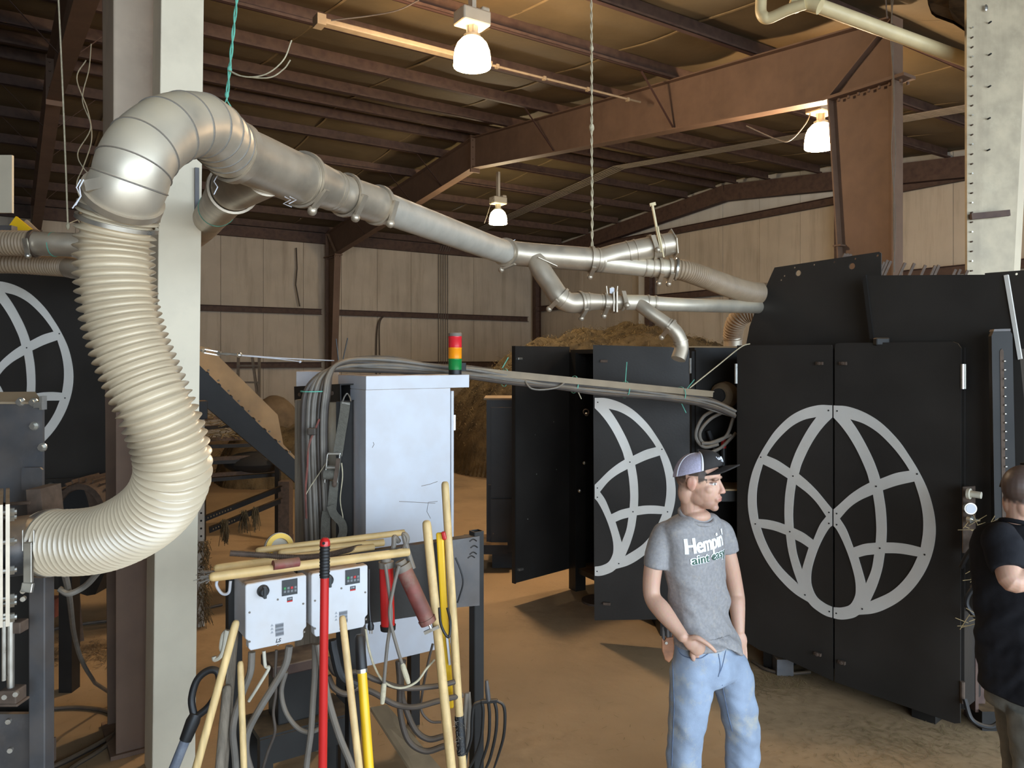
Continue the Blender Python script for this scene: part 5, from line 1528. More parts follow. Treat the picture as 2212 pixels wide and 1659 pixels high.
def drive(a0_, wdt, label, S):
    """S: pixel shift function for details"""
    zt_, zb2 = 1.424, 1.161
    o0 = DA + U * a0_
    root = thing('motor_drive', label, 'motor drive', o0 + U * wdt / 2 + ZV * zb2 + VV * 0.1, 'motor drives on the tool rack')
    # housing
    m = MB(); m.box(o0 + U * wdt / 2 + VV * 0.12 + ZV * (zt_ + zb2 + 0.02) / 2, (wdt * 0.94, 0.18, zt_ - zb2 - 0.05), (U, VV, ZV)); obj('housing', m, M['drive'], root, bevel=0.01)
    # front cover with stepped lower corners
    hx = wdt
    prof = [(0, zt_ - .006), (.006, zt_), (hx - .006, zt_), (hx, zt_ - .006), (hx, zb2 + 0.05), (hx - .012, zb2 + 0.04), (hx - 0.012, zb2 + 0.012), (hx - .02, zb2), (0.02, zb2), (0.012, zb2 + 0.012), (.012, zb2 + .04), (0, zb2 + .05)]
    m = MB(); m.prism([o0 + U * x + ZV * z for x, z in prof], VV * 0.04); cov = obj('front_cover', m, M['drive'], root, bevel=0.006)
    p = onplane(*S(568, 1276), DA, Wd)
    m = MB(); m.lathe([(0.024, 0), (0.022, 0.012), (0.016, 0.016), (0.014, 0.03)], p, Wd, 24); kn = obj('knob', m, M['rubber'], cov, smooth=True)
    m = MB(); m.bar(p + Wd * 0.02 + ZV * 0.02, p + Wd * 0.02 - ZV * 0.024, 0.012, 0.03, up=Wd); obj('knob_grip', m, M['keypad'], kn, bevel=0.003)
    x0, y0 = S(609, 1254); x1, y1 = S(642, 1282)
    kp = rect_on(cov, 'keypad', x0, y0, x1, y1, 0.0, M['keypad'], 0.004)
    for r_ in range(2):
        for c_ in range(4):
            bx, by = S(612 + c_ * 7.6, 1268.5 - c_ * 1.0 + r_ * 7)
            rect_on(kp, 'button', bx, by, bx + 5, by + 4.2, 0.004, [M['btn_g'], M['btn'], M['btn_r'], M['btn']][c_] if r_ == 0 else M['btn'], 0.002)
    bx, by = S(620, 1291); rect_on(cov, 'model_plate', bx, by, bx + 12, by + 5.2, 0.0, M['ink'], 0.001)
    bx, by = S(620, 1298); rect_on(cov, 'red_underline', bx, by, bx + 12, by + 1, 0.0, M['red'], 0.001)
    tx = text_shape('S100', 0.0085, 0.0006); q = onplane(*S(621.5, 1295.6), DA, Wd) + Wd * 0.0016; place(tx, q, U, ZV); obj('model_lettering', tx, M['white'], cov)
    for i in range(13):
        if i in (4, 8): continue
        bx, by = S(594.5 + (i > 8) * 0.5, 1348 + i * 1.95); rect_on(cov, 'warning_text', bx, by, bx + 18 + (i * 5) % 5, by + 0.85, 0.0, M['ink_soft'], 0.0006)
    for i in range(3):
        bx, by = S(584, 1353 + i * 7.5); q = onplane(bx + 3.5, by, DA, Wd)
        m = MB(); m.prism([q + Wd * .0004 + U * 0.006, q + Wd * .0004 - U * 0.006, q + Wd * .0004 + ZV * 0.01], Wd * 0.0006); obj('warning_triangle', m, M['ink_soft'], cov)
    tx = text_shape('LS', 0.021, 0.0008, shear=0.25, offset=0.0006); q = onplane(*S(595, 1388.5), DA, Wd) + Wd * 0.0006; place(tx, q, U, ZV); obj('maker_lettering', tx, M['ink'], cov)
    for (sx, sy) in ((539, 1323), (600, 1295), (539, 1386), (655, 1304), (657, 1365), (600, 1393)):
        q = onplane(*S(sx, sy), DA, Wd); m = MB(); m.cyl(q - Wd * .001, q + Wd * 0.002, 0.0042, 10); obj('screw', m, M['cable'], cov)
    return root


drive(0.0, 0.242, 'white motor drive box behind the pale leaning wooden handle tip', lambda x, y: (x, y))
drive(0.262, 0.246, 'white motor drive box partly behind the red broom handle', lambda x, y: (672 + (x - 530) * 0.935, 775 + (y - 775) * 0.9535))


def stick(name, label, p, q, r, mt, group=None, tip=True, r2=None, cat='pole'):
    p, q = Vector(p), Vector(q); d = (q - p).normalized(); r2 = r2 or r
    m = MB()
    pts = [p + d * (-0.0), p + d * 0.004, p + d * 0.012, p + d * 0.03] + [p + (q - p) * f for f in (0.25, 0.5, 0.75, 1.0)]
    rad = [r * .45, r * .75, r * .93, r] + [r, (r + r2) / 2, r2, r2]
    m.tube(pts, rad, 16)
    return obj(name, m, mt, smooth=True, label=label, cat=cat, group=group)


LEN = lambda p, q, L: p + (q - p).normalized() * L


def leaning(px0, py0, Y0, px1, py1, Y1):
    """tool from its visible top through a second visible point down to the floor"""
    p, q = W(px0, py0, Y0), W(px1, py1, Y1)
    d = q - p; k = (p.z - 0.012) / -d.z
    return p, p + d * k


# loose handles lying across the rack
stick('wooden_pole', 'long pale wooden handle lying foremost on top of the drives', W(452, 1247, 2.86), W(882, 1192, 3.34), 0.0185, M['wood_lie'])
hh = bpy.data.objects['wooden_pole']
m = MB(); pA, pB = W(590, 1221, 2.985), W(645, 1214, 3.05); m.tube([pA, pB], 0.0192, 16); obj('paint_mark', m, M['red_dusty'], hh, smooth=True)
stick('wooden_pole', 'tan wooden handle lying behind the foremost handle on the rack', W(462, 1228, 3.0), W(806, 1182, 3.5), 0.016, M['wood_lie'])
stick('wooden_pole', 'wooden handle with broken flat end lying under the dark rebar', W(600, 1196, 3.26), W(828, 1172, 3.55), 0.017, M['wood_lie'])
stick('wooden_pole', 'wooden handle sticking up obliquely from the pile on the rack', W(552, 1190, 3.28), W(873, 1150, 3.62), 0.0145, M['wood_lie'])
pts = [Vector(p) for p in catmull([tuple(W(*r)) for r in ((498, 1195, 3.1), (560, 1199, 3.14), (640, 1204, 3.2), (700, 1200, 3.28), (745, 1190, 3.38), (790, 1178, 3.5))], 10)]
m = MB(); m.tube(pts, 0.0105, 10)
rb_ = obj('rebar', m, M['rust'], smooth=True, label='dark bent steel rebar lying among the wooden handles', cat='bar')
m = MB()
for i in range(0, len(pts) - 1):
    for f in (0.0, 0.5):
        q = pts[i].lerp(pts[i + 1], f); d = (pts[i + 1] - pts[i]).normalized(); m.ring(q, d, 0.0122, 0.0095, 0.0035, 10)
obj('deformation_ribs', m, M['rust'], rb_, kind='stuff')
random.seed(4); m = MB()
for k in range(40):
    p = W(470, 1238, 3.02) + Vector((random.uniform(-.01, .01), random.uniform(-.01, .01), random.uniform(-.012, .012)))
    m.bar(p, p + Vector((-0.065 + random.uniform(-.02, .03), random.uniform(-.03, .03), -0.014 + random.uniform(-.02, .02))), 0.002, 0.002)
obj('frayed_rope_end', m, M['cable'], label='frayed grey rope end sticking out by the pale handle tips', cat='rope', kind='stuff')
# cream cap with yellow inner ring on the pile
hc = W(604, 1182, 3.5); ax = Vector((0.45, -0.8, 0.25)).normalized()
cpk = thing('dust_mask', 'small cream domed mask with yellow inner ring on the handles', 'mask', hc)
m = MB(); m.lathe([(0.066, 0.0), (0.068, -0.02), (0.058, -0.05), (0.036, -0.07), (0.005, -0.078)], hc, ax, 28); obj('dome', m, M['cream'], cpk, smooth=True)
m = MB(); m.ring(hc + ax * 0.004, ax, 0.062, 0.04, 0.018, 28); obj('inner_ring', m, M['yellow'], cpk, smooth=True)
# grease guns hanging in the rack
def grease_gun(label, p, q, r, mt, lever_rows, hose_rows, tee):
    g_ = thing('grease_gun', label, 'grease gun', q, 'grease guns hanging on the tool rack')
    d = (q - p).normalized(); L = (q - p).length
    m = MB(); m.tube([p + d * 0.035, q], r, 20); obj('barrel', m, mt, g_, smooth=True)
    m = MB(); m.tube([p - d * 0.01, p + d * 0.008, p + d * 0.01, p + d * 0.036], [r * .7, r * .75, r * 1.1, r * 1.1], 16); obj('head', m, M['cable'], g_, smooth=True)
    m = MB(); m.tube([q - d * 0.004, q + d * 0.018], [r * 1.12, r * 1.05], 18); obj('end_cap', m, mt if tee else M['rubber'], g_, smooth=True)
    if tee:
        m = MB(); m.cyl(q + d * 0.01, q + d * 0.05, 0.006, 8); s = d.cross(Vector((0, -1, 0))).normalized(); m.bar(q + d * 0.05 - s * 0.035, q + d * 0.05 + s * 0.035, 0.012, 0.014); obj('pull_handle', m, M['chrome'], g_)
    m = MB(); m.tube(catmull([tuple(W(*r_)) for r_ in lever_rows], 6), 0.011, 8); obj('lever', m, M['cable'], g_, smooth=True)
    hp_ = catmull([tuple(W(*r_)) for r_ in hose_rows], 8)
    m = MB(); m.tube(hp_, 0.0075, 8); obj('hose', m, M['cable'], g_, smooth=True)
    e = Vector(hp_[-1]); d2 = (Vector(hp_[-1]) - Vector(hp_[-3])).normalized()
    m = MB(); m.tube([e - d2 * 0.06, e - d2 * 0.05, e, e + d2 * 0.03], [0.008, 0.012, 0.012, 0.009], 10); obj('coupler', m, M['rope'], g_, smooth=True)


gp0 = 3.34
grease_gun('upright red grease gun hanging in the tool rack', W(834, 1208, gp0), W(838, 1352, gp0), 0.031, M['red'], [(836, 1212, gp0), (850, 1180, gp0), (852, 1160, gp0), (862, 1170, gp0 + .02)], [(832, 1218, gp0 - .05), (838, 1260, gp0 - .05), (845, 1330, gp0 - .05), (836, 1400, gp0 - .06), (827, 1505, gp0 - .06)], False)
grease_gun('dusty red-grey grease gun hanging aslant beside the red one', W(866, 1216, gp0 - .02), W(922, 1338, gp0 - .02), 0.035, M['red_dusty'], [(866, 1200, gp0), (880, 1165, gp0), (872, 1155, gp0), (884, 1200, gp0), (893, 1228, gp0)], [(862, 1222, gp0 - .06), (850, 1270, gp0 - .06), (842, 1330, gp0 - .07), (858, 1400, gp0 - .07), (878, 1462, gp0 - .07)], True)

# tools leaning on the rack
p, q = leaning(702, 1163, 2.72, 697, 1659, 2.70)
br = thing('broom', 'red broom handle with black ribbed grip leaning on the drives', 'broom', q)
d = (q - p).normalized(); rr = 0.0155
m = MB(); m.tube([p + d * 0.13, q], rr, 18); obj('shaft', m, M['red'], br, smooth=True)
gpts = []; grad = []
for i in range(41):
    gpts.append(p + d * (0.025 + i * 0.00285)); grad.append(rr * 1.16 + 0.0012 * math.sin(i * 2 * PI / 4))
m = MB(); m.tube(gpts, grad, 18); obj('grip', m, M['rubber'], br, smooth=True, angle=70)
m = MB(); m.tube([p - d * 0.002, p + d * 0.004, p + d * 0.012, p + d * 0.028], [rr * .6, rr * 1.0, rr * 1.18, rr * 1.18], 18); cp_ = obj('end_cap', m, M['red'], br, smooth=True)
m = MB(); m.cyl(p + d * 0.013 + Vector((0, -0.021, 0)), p + d * 0.013 + Vector((0, -0.015, 0)), 0.005, 10); obj('hang_hole_disc', m, M['dark_hole'], cp_)  # black disc, the hole's inner shade given as colour
p, q = leaning(739, 1330, 2.84, 776, 1659, 2.75); stick('broom', 'plain wooden handle with turned tip beside the yellow one', p, q, 0.0135, M['wood'], cat='pole')
p, q = leaning(776, 1370, 2.97, 797, 1659, 2.88)
yh = thing('shovel', 'yellow fibreglass tool handle with black grip under the drives', 'tool handle', q); d = (q - p).normalized()
m = MB(); m.tube([p + d * 0.13, q], 0.0185, 18); obj('shaft', m, M['yellow'], yh, smooth=True)
m = MB(); m.tube([p, p + d * 0.01, p + d * 0.13], [0.012, 0.019, 0.0215], 18); obj('grip', m, M['rubber'], yh, smooth=True)
m = MB(); m.ring(p + d * 0.135, d, 0.0218, 0.017, 0.014, 20); obj('ferrule', m, M['chrome'], yh, smooth=True)
p, q = leaning(921, 1124, 3.42, 973, 1640, 3.3); stick('wooden_pole', 'thick pale wooden handle leaning on the plate near the yellow level', p, q, 0.0205, M['wood'])
p, q = leaning(961, 1040, 3.62, 998, 1640, 3.45); stick('wooden_pole', 'tallest wooden handle with a band of black tape near its foot', p, q, 0.0185, M['wood'])
tl = bpy.data.objects['wooden_pole.005']
f0, f1 = (1546 - 1040) / 600.0, (1630 - 1040) / 600.0
a_, b_ = W(961 + 37 * f0, 1546, 3.62 - .17 * f0), W(961 + 37 * f1, 1630, 3.62 - .17 * f1)
m = MB(); pts = [a_.lerp(b_, k / 12) for k in range(13)]; m.tube(pts, [0.021 + 0.0012 * (k % 2) for k in range(13)], 14); obj('tape_band', m, M['rubber'], tl, smooth=True)
random.seed(9); m = MB()
for k in range(70):
    c = a_.lerp(b_, random.random()) + Vector((random.uniform(-.018, .018), -0.02, 0)); dd = Vector((random.uniform(-1, 1), random.uniform(-.6, .1), random.uniform(-1, 1))) * 0.018
    m.bar(c, c + dd, 0.0008, 0.0008)
obj('loose_fibres', m, M['chrome'], tl, kind='stuff')
lv = thing('spirit_level', 'yellow flat bar tool with red tape at its top behind the handles', 'level', W(970, 1530, 3.56))
m = MB(); m.bar(W(950, 1150, 3.58), W(972, 1530, 3.54), 0.036, 0.02, up=Vector((0, -1, 0))); obj('bar', m, M['yellow'], lv, bevel=0.008)
m = MB(); m.bar(W(957, 1148, 3.555), W(961, 1166, 3.555), 0.02, 0.02, up=Vector((0, -1, 0))); obj('red_tape', m, M['red'], lv, bevel=0.006)
m = MB(); m.bar(W(966, 1375, 3.53), W(972, 1435, 3.53), 0.01, 0.02, up=Vector((0, -1, 0))); obj('pale_label', m, M['white'], lv)
# fork head
fk = thing('fork_head', 'black steel manure fork head without handle beside the rack post', 'fork', W(1050, 1640, 3.5))
cv = lambda pts, Y: [tuple(W(700 + a / 4.62, 1300 + b / 4.62, Y)) for a, b in pts]
for i, tn in enumerate(([(1570, 992), (1500, 1030), (1478, 1150), (1470, 1350), (1430, 1500), (1390, 1640), (1360, 1760)], [(1575, 995), (1588, 1100), (1570, 1350), (1510, 1540), (1450, 1660), (1400, 1760)], [(1640, 995), (1652, 1150), (1640, 1380), (1575, 1600), (1530, 1760)], [(1700, 995), (1722, 1100), (1715, 1300), (1660, 1550), (1600, 1690), (1560, 1760)], [(1725, 985), (1788, 1030), (1806, 1150), (1790, 1350), (1730, 1560), (1660, 1760)])):
    pts = catmull(cv(tn, 3.55), 8); n_ = len(pts)
    m = MB(); m.tube(pts, [0.008 - 0.005 * (k / n_) ** 3 for k in range(n_)], 10); obj('tine', m, M['black_flat'], fk, smooth=True)
m = MB(); m.bar(Vector(cv([(1565, 995)], 3.55)[0]), Vector(cv([(1730, 985)], 3.55)[0]), 0.02, 0.018); obj('shoulder', m, M['black_flat'], fk, bevel=0.004)
m = MB(); m.tube(cv([(1622, 782), (1630, 880), (1642, 985)], 3.55), [0.008, 0.0115, 0.012], 10); obj('tang', m, M['steelgrey'], fk, smooth=True)
# left group
p, q = leaning(511, 1340, 2.8, 424, 1659, 2.72); stick('broom', 'pale wooden broomstick leaning outward past the drive corner', p, q, 0.0145, M['wood'], r2=0.015, cat='pole')
p, q = leaning(519, 1428, 2.97, 527, 1659, 2.9); stick('wooden_pole', 'short wooden handle standing upright below the drive', p, q, 0.0125, M['wood'])
p, q = leaning(491, 1480, 3.06, 475, 1659, 3.0); stick('wooden_pole', 'grey weathered wooden handle standing behind the broomstick', p, q, 0.019, M['wood_old'])
p, q = leaning(506, 1362, 3.12, 492, 1545, 3.08)
m = MB(); m.bar(p, q, 0.03, 0.018, up=Vector((0, -1, 0))); obj('wooden_lath', m, M['wood_old'], label='flat grey wooden lath leaning against the left rack post', cat='lath')
p, q = leaning(462, 1446, 2.9, 376, 1659, 2.83)
sv = thing('shovel', 'grey shafted shovel with black loop grip beside the off-white post', 'shovel', q); d = (q - p).normalized()
g1 = p + d * 0.215
m = MB(); m.tube([g1, q], 0.0185, 18); obj('shaft', m, mat('grey_fibreglass', (104, 110, 122), 0.35, var=0.1, scale=12, blotch=0.3, blotchcol=(190, 190, 190)), sv, smooth=True)
sd = d.cross(Vector((0, -1, 0))).normalized()
m = MB()
lpt = [g1 + d * 0.02, g1 - d * 0.03, g1 - d * 0.09 + sd * 0.036, g1 - d * 0.16 + sd * 0.044, g1 - d * 0.205 + sd * 0.018, g1 - d * 0.21 - sd * 0.018, g1 - d * 0.16 - sd * 0.044, g1 - d * 0.09 - sd * 0.036, g1 - d * 0.03]
m.tube([Vector(x) for x in catmull([tuple(x) for x in lpt], 6)], 0.0135, 12); m.tube([g1 - d * 0.05, g1 - d * 0.02, g1 + d * 0.05], [0.02, 0.026, 0.022], 14); obj('loop_grip', m, M['rubber'], sv, smooth=True)
# coiled white cable end hanging on the rack, loop below it
m = MB(); m.tube(catmull([tuple(W(*r)) for r in ((490, 1362, 3.05), (482, 1372, 3.05), (478, 1400, 3.05), (486, 1408, 3.05), (492, 1385, 3.05), (490, 1362, 3.04), (484, 1400, 3.04), (476, 1418, 3.04), (464, 1425, 3.04), (462, 1418, 3.04))], 6), 0.009, 8); obj('white_cable_coil', m, M['cream'], smooth=True, label='small coil of white cable hung on the left rack post', cat='cable')
m = MB(); m.tube(catmull([tuple(W(*r)) for r in ((470, 1250, 3.05), (468, 1265, 3.05), (480, 1282, 3.05), (494, 1280, 3.05), (498, 1255, 3.06))], 6), 0.006, 8); obj('cup_hook', m, M['white'], smooth=True, label='white plastic hook hanging under the handle tips', cat='hook')

# cables under the drives
k5 = lambda a, b, Y: (360 + a / 4.62, 1300 + b / 4.62, Y)
k6 = lambda a, b, Y: (700 + a / 4.62, 1300 + b / 4.62, Y)
runs = [([k5(850, 500, 3.05), k5(835, 700, 3.05), k5(760, 900, 3.05), k5(690, 1100, 3.05), k5(660, 1300, 3.05), k5(680, 1520, 3.08), k5(700, 1800, 3.1)], .014, 'cable', 'grey cable with taped joint dropping from the first drive'),
        ([k5(1225, 440, 3.1), k5(1190, 620, 3.1), k5(1080, 820, 3.1), k5(920, 1080, 3.1), k5(810, 1300, 3.1), k5(790, 1500, 3.1), k5(840, 1700, 3.1)], .015, 'cable', 'thick grey cable sweeping left under the first drive'),
        ([k5(970, 490, 3.1), k5(985, 640, 3.1), k5(1020, 660, 3.1), k5(940, 800, 3.1), k5(820, 990, 3.12)], .007, 'cream', 'thin pale cable with hooked end below the first drive'),
        ([k5(1095, 480, 3.1), k5(1085, 700, 3.1), k5(1090, 900, 3.1), k5(1065, 1100, 3.1), k5(1080, 1300, 3.1), k5(1010, 1500, 3.1), k5(950, 1700, 3.1)], .006, 'cable_dark', 'thin dark wire wandering down below the first drive'),
        ([k5(1190, 700, 3.2), k5(1145, 900, 3.2), k5(1190, 1100, 3.2), k5(1300, 1250, 3.2), k5(1420, 1300, 3.2), k5(1540, 1260, 3.2)], .010, 'cable', 'grey cable hanging in a wide loop over the bench'),
        ([k5(1480, 420, 3.15), k5(1480, 700, 3.15), k5(1460, 1000, 3.15), k5(1440, 1300, 3.15), k5(1400, 1600, 3.15), k5(1390, 1800, 3.15)], .013, 'cable', 'straight grey cable between the two drives'),
        ([k5(1510, 420, 3.12), k5(1560, 700, 3.12), k5(1620, 1000, 3.12), k5(1720, 1330, 3.12), k5(1830, 1600, 3.12), k5(1900, 1800, 3.12)], .014, 'cable', 'grey cable curving away below the second drive'),
        ([k6(80, 380, 3.25), k6(100, 500, 3.25), k6(170, 740, 3.25), k6(320, 830, 3.28)], .02, 'rubber', 'black cable gland and conduit under the second drive'),
        ([k6(30, 560, 3.3), k6(120, 720, 3.3), k6(330, 700, 3.3), k6(520, 780, 3.32), k6(800, 860, 3.35), k6(1130, 840, 3.4), k6(1300, 800, 3.45)], .012, 'cable_dark', 'dark cable sagging across behind the tools'),
        ([k6(40, 740, 3.3), k6(100, 860, 3.3), k6(220, 920, 3.3), k6(330, 860, 3.32), k6(480, 900, 3.35), k6(700, 1020, 3.4), k6(900, 1050, 3.4), k6(1140, 990, 3.42), k6(1380, 930, 3.5)], .013, 'cable_dark', 'dark cable hanging in a low curve behind the tools'),
        ([k6(740, 590, 3.6), k6(755, 800, 3.6), k6(760, 1100, 3.6), k6(840, 1380, 3.6), k6(1010, 1490, 3.6), k6(1200, 1440, 3.6)], .014, 'cable_dark', 'outer dark cable loop dropping from the white cabinet'),
        ([k6(790, 580, 3.62), k6(770, 760, 3.62), k6(790, 980, 3.62), k6(900, 1260, 3.62), k6(1040, 1370, 3.62), k6(1200, 1340, 3.62)], .014, 'cable_dark', 'inner dark cable loop dropping from the white cabinet'),
        ([k6(1085, 420, 3.5), k6(1040, 600, 3.5), k6(985, 880, 3.5), k6(970, 1080, 3.5), k6(1060, 1190, 3.5), k6(1170, 1200, 3.5)], .006, 'cable_dark', 'thin dark wire loop beside the pale handle'),
        ([k6(415, 270, 3.3), k6(440, 440, 3.3), k6(500, 640, 3.3), k6(600, 800, 3.3), k6(760, 860, 3.3), k6(920, 800, 3.32), k6(1020, 670, 3.35), k6(1100, 580, 3.4)], .005, 'rope', 'thin pale cord swinging under the grease guns'),
        ([k6(1150, 60, 3.3), k6(1165, 220, 3.3), k6(1215, 330, 3.3), k6(1250, 340, 3.3), k6(1260, 200, 3.32), k6(1230, 60, 3.35)], .006, 'rubber', 'black cord loop hung between the right handles'),
        ([k6(1425, 910, 3.62), k6(1400, 1200, 3.6), k6(1380, 1500, 3.6), k6(1360, 1800, 3.6)], .011, 'cable', 'pale hose hanging along the right rack post'),
        ([k6(1440, 900, 3.64), k6(1450, 1100, 3.62), k6(1430, 1400, 3.62), k6(1380, 1800, 3.6)], .011, 'cable', 'second pale hose hanging along the right rack post'),
        ([k6(1240, 0, 3.6), k6(1290, 90, 3.6), k6(1275, 180, 3.6), k6(1250, 280, 3.6), k6(1280, 310, 3.6)], .005, 'rubber', 'black bungee cord hooked on the rack plate')]
runs[-1] = ([(984, 1205, 3.6), (996, 1235, 3.6), (1000, 1260, 3.6), (992, 1290, 3.6), (988, 1302, 3.6)], .004, 'rubber', 'thin black cord hooked on the rack plate')
for rows, r, mt, lab in runs:
    m = MB(); m.tube(catmull([tuple(W(*x)) for x in rows], 8), r, 10)
    obj('hanging_cable', m, M[mt], smooth=True, label=lab, cat='cable')
# plug hanging beside the grease gun
pg_ = thing('power_plug', 'black power plug hanging beside the red grease gun', 'plug', W(801, 1360, 3.3))
m = MB(); m.tube(catmull([tuple(W(*x)) for x in ((797, 1230, 3.32), (797, 1300, 3.31), (800, 1345, 3.3))], 5), 0.006, 8); obj('cord', m, M['rubber'], pg_, smooth=True)
m = MB(); m.tube([W(800, 1342, 3.3), W(801, 1352, 3.3), W(801, 1360, 3.3)], [0.008, 0.014, 0.013], 10); obj('plug_body', m, M['rubber'], pg_, smooth=True)
for dx in (-0.005, 0.005):
    m = MB(); m.bar(W(801, 1360, 3.3) + Vector((dx, 0, 0)), W(801, 1369, 3.3) + Vector((dx, 0, 0)), 0.002, 0.005); obj('prong', m, M['chrome'], pg_)
# bench and boxes under the rack
bn = thing('low_bench', 'low dark steel bench with dusty top under the motor drives', 'bench', Vector((-1.0, 3.55, 0)))
b0 = W(561, 1594, 3.4); bz = b0.z; b0 = Vector((b0.x, b0.y, 0))
m = MB(); m.box(b0 + U * 0.22 + VV * 0.13 + ZV * (bz - 0.012), (0.44, 0.26, 0.024), (U, VV, ZV)); obj('top', m, M['black_flat'], bn)
m = MB(); m.box(b0 + U * 0.22 + ZV * (bz - 0.07), (0.44, 0.012, 0.12), (U, VV, ZV)); obj('apron', m, M['black_flat'], bn)
for aa, bb in ((0.03, 0.02), (0.41, 0.02), (0.03, 0.24), (0.41, 0.24)):
    m = MB(); m.box(b0 + U * aa + VV * bb + ZV * (bz / 2 - .01), (0.06, 0.04, bz - .02), (U, VV, ZV)); obj('leg', m, M['black_flat'], bn)
m = MB(); m.box(b0 + U * 0.2 + VV * 0.14 + ZV * (bz + 0.12), (0.2, 0.16, 0.24), (U, VV, ZV)); o = obj('transformer', m, M['black_flat'], bevel=0.008, label='dark box standing on the low bench below the drives', cat='box')
m = MB(); m.box(b0 + U * 0.2 + VV * 0.14 + ZV * (bz + 0.26), (0.26, 0.2, 0.05), (U, VV, ZV)); obj('lid', m, M['primer_dark'], o, bevel=0.005)
m = MB(); q0 = G(800, 1560, 0.3); q1 = G(930, 1690, 0.05)
m.prism([W(800, 1528, 4.1), W(836, 1522, 4.2), W(960, 1668, 4.05), W(905, 1690, 3.95)], Vector((0, 0.0, -0.02))); pass
obj('plywood_offcut', m, M['concrete_block'], label='tan sheet leaning down to the floor behind the yellow handle', cat='board')

# ================================================================== conveyor, hemp, floor litter
cv_ = thing('belt_conveyor', 'black inclined conveyor with tan side board behind the off-white post', 'conveyor', Vector((-2.3, 7.1, 0)))
CP = W(425, 800, 6.7)
# near side beam
slab(cv_, 'side_beam', [(300, 655), (425, 783), (636, 992), (700, 1055), (700, 1106), (632, 1037), (425, 862), (300, 756)], CP, Wd, 0.05, M['black_flat'])
CP2 = CP + VV * 0.55
slab(cv_, 'side_board', [(440, 752), (452, 750), (600, 896), (612, 960), (660, 1010), (640, 1030), (440, 812)], CP2, Wd, 0.02, M['wood_raw'])
slab(cv_, 'head_board', [(423, 757), (431, 748), (440, 748), (446, 758), (440, 800), (423, 792)], CP2 + Wd * 0.05, Wd, 0.3, M['wood_raw'])
# belt bed and cleats
pa, pb = onplane(425, 790, CP, Wd), onplane(636, 998, CP, Wd); bd = (pb - pa).normalized()
m = MB(); c0 = pa + VV * 0.29 - bd * 0.8; c1 = pb + VV * 0.29 + bd * 0.3; m.bar(c0, c1, 0.5, 0.03, up=ZV); obj('belt', m, M['wood_raw'], cv_)
for k in range(16):
    q = c0 + (c1 - c0) * (k + 0.5) / 16 + Vector((0, 0, 0.03)); m = MB(); m.box(q, (0.02, 0.46, 0.05), (bd, VV, ZV)); obj('cleat', m, M['black_flat'], cv_)
for k in range(9):
    q = onplane(450 + k * 22, 800 + k * 22, CP, Wd) + Wd * 0.004; m = MB(); m.cyl(q - Wd * .01, q + Wd * 0.004, 0.009, 8); obj('bolt', m, M['cable'], cv_)
# perforated support legs
for (px, py) in ((433, 1352), (418, 1330)):
    g0 = G(px, py); m = MB(); m.box(Vector((g0.x, g0.y, 0.95)), (0.055, 0.055, 1.9), (U, Wd, ZV)); lg = obj('leg', m, M['galv_dull'] if px > 425 else M['black_flat'], cv_)
    for k in range(24):
        q = Vector((g0.x, g0.y, 0.25 + k * 0.066)) + Wd * 0.028; m = MB(); m.cyl(q - Wd * .002, q + Wd * 0.002, 0.009, 8); obj('punched_hole_disc', m, M['dark_hole'], lg)  # leg is not pierced, black discs carry the shade as colour
    m = MB(); m.box(Vector((g0.x, g0.y, 1.86)), (0.1, 0.1, 0.16), (U, Wd, ZV)); obj('leg_socket', m, M['black_flat'], cv_, bevel=0.006)
random.seed(31); m = MB(); g0 = G(433, 1352)
for k in range(260):
    q = Vector((g0.x + 0.03, g0.y - 0.02, random.uniform(0.05, 0.75))) + Vector((random.uniform(-.03, .06), random.uniform(-.05, .03), 0)); m.bar(q, q + Vector((random.uniform(-.04, .05), random.uniform(-.03, .03), random.uniform(-.12, .02))), 0.004, 0.004)
obj('clinging_fibre', m, M['hemp'], cv_, kind='stuff')
# perforated angle braces and foot post
for (a_, b_) in (((440, 1122), (606, 1056)), ((452, 1146), (606, 1082))):
    m = MB(); m.bar(W(*a_, 6.9), W(*b_, 7.6), 0.006, 0.05); m.bar(W(*a_, 6.9) + Vector((0, 0.02, 0.025)), W(*b_, 7.6) + Vector((0, 0.02, 0.025)), 0.04, 0.006); br_ = obj('angle_brace', m, M['black_flat'], cv_)
    for k in range(9):
        q = W(*a_, 6.9).lerp(W(*b_, 7.6), 0.05 + k * 0.035); m = MB(); m.cyl(q + Vector((0, -0.006, 0)), q + Vector((0, 0.0, 0)), 0.008, 6); obj('punched_hole_disc', m, M['wood_raw'], br_)  # tan disc whose colour stands for light seen through the hole
g0 = G(617, 1190); m = MB(); m.box(Vector((g0.x, g0.y, 0.42)), (0.13, 0.16, 0.84)); m.box(Vector((g0.x - 0.03, g0.y - 0.08, 0.1)), (0.24, 0.2, 0.2)); obj('tail_support', m, M['rust'], cv_)
random.seed(32); m = MB()
for (px, py, Yq) in ((486, 1125, 7.0), (528, 1105, 7.2), (552, 1098, 7.3)):
    for k in range(60):
        q = W(px + random.uniform(-7, 7), py + random.uniform(-4, 8), Yq); m.bar(q, q + Vector((random.uniform(-.03, .03), random.uniform(-.03, .03), -random.uniform(.02, .22))), 0.004, 0.004)
obj('hanging_fibre', m, M['hemp'], cv_, kind='stuff')
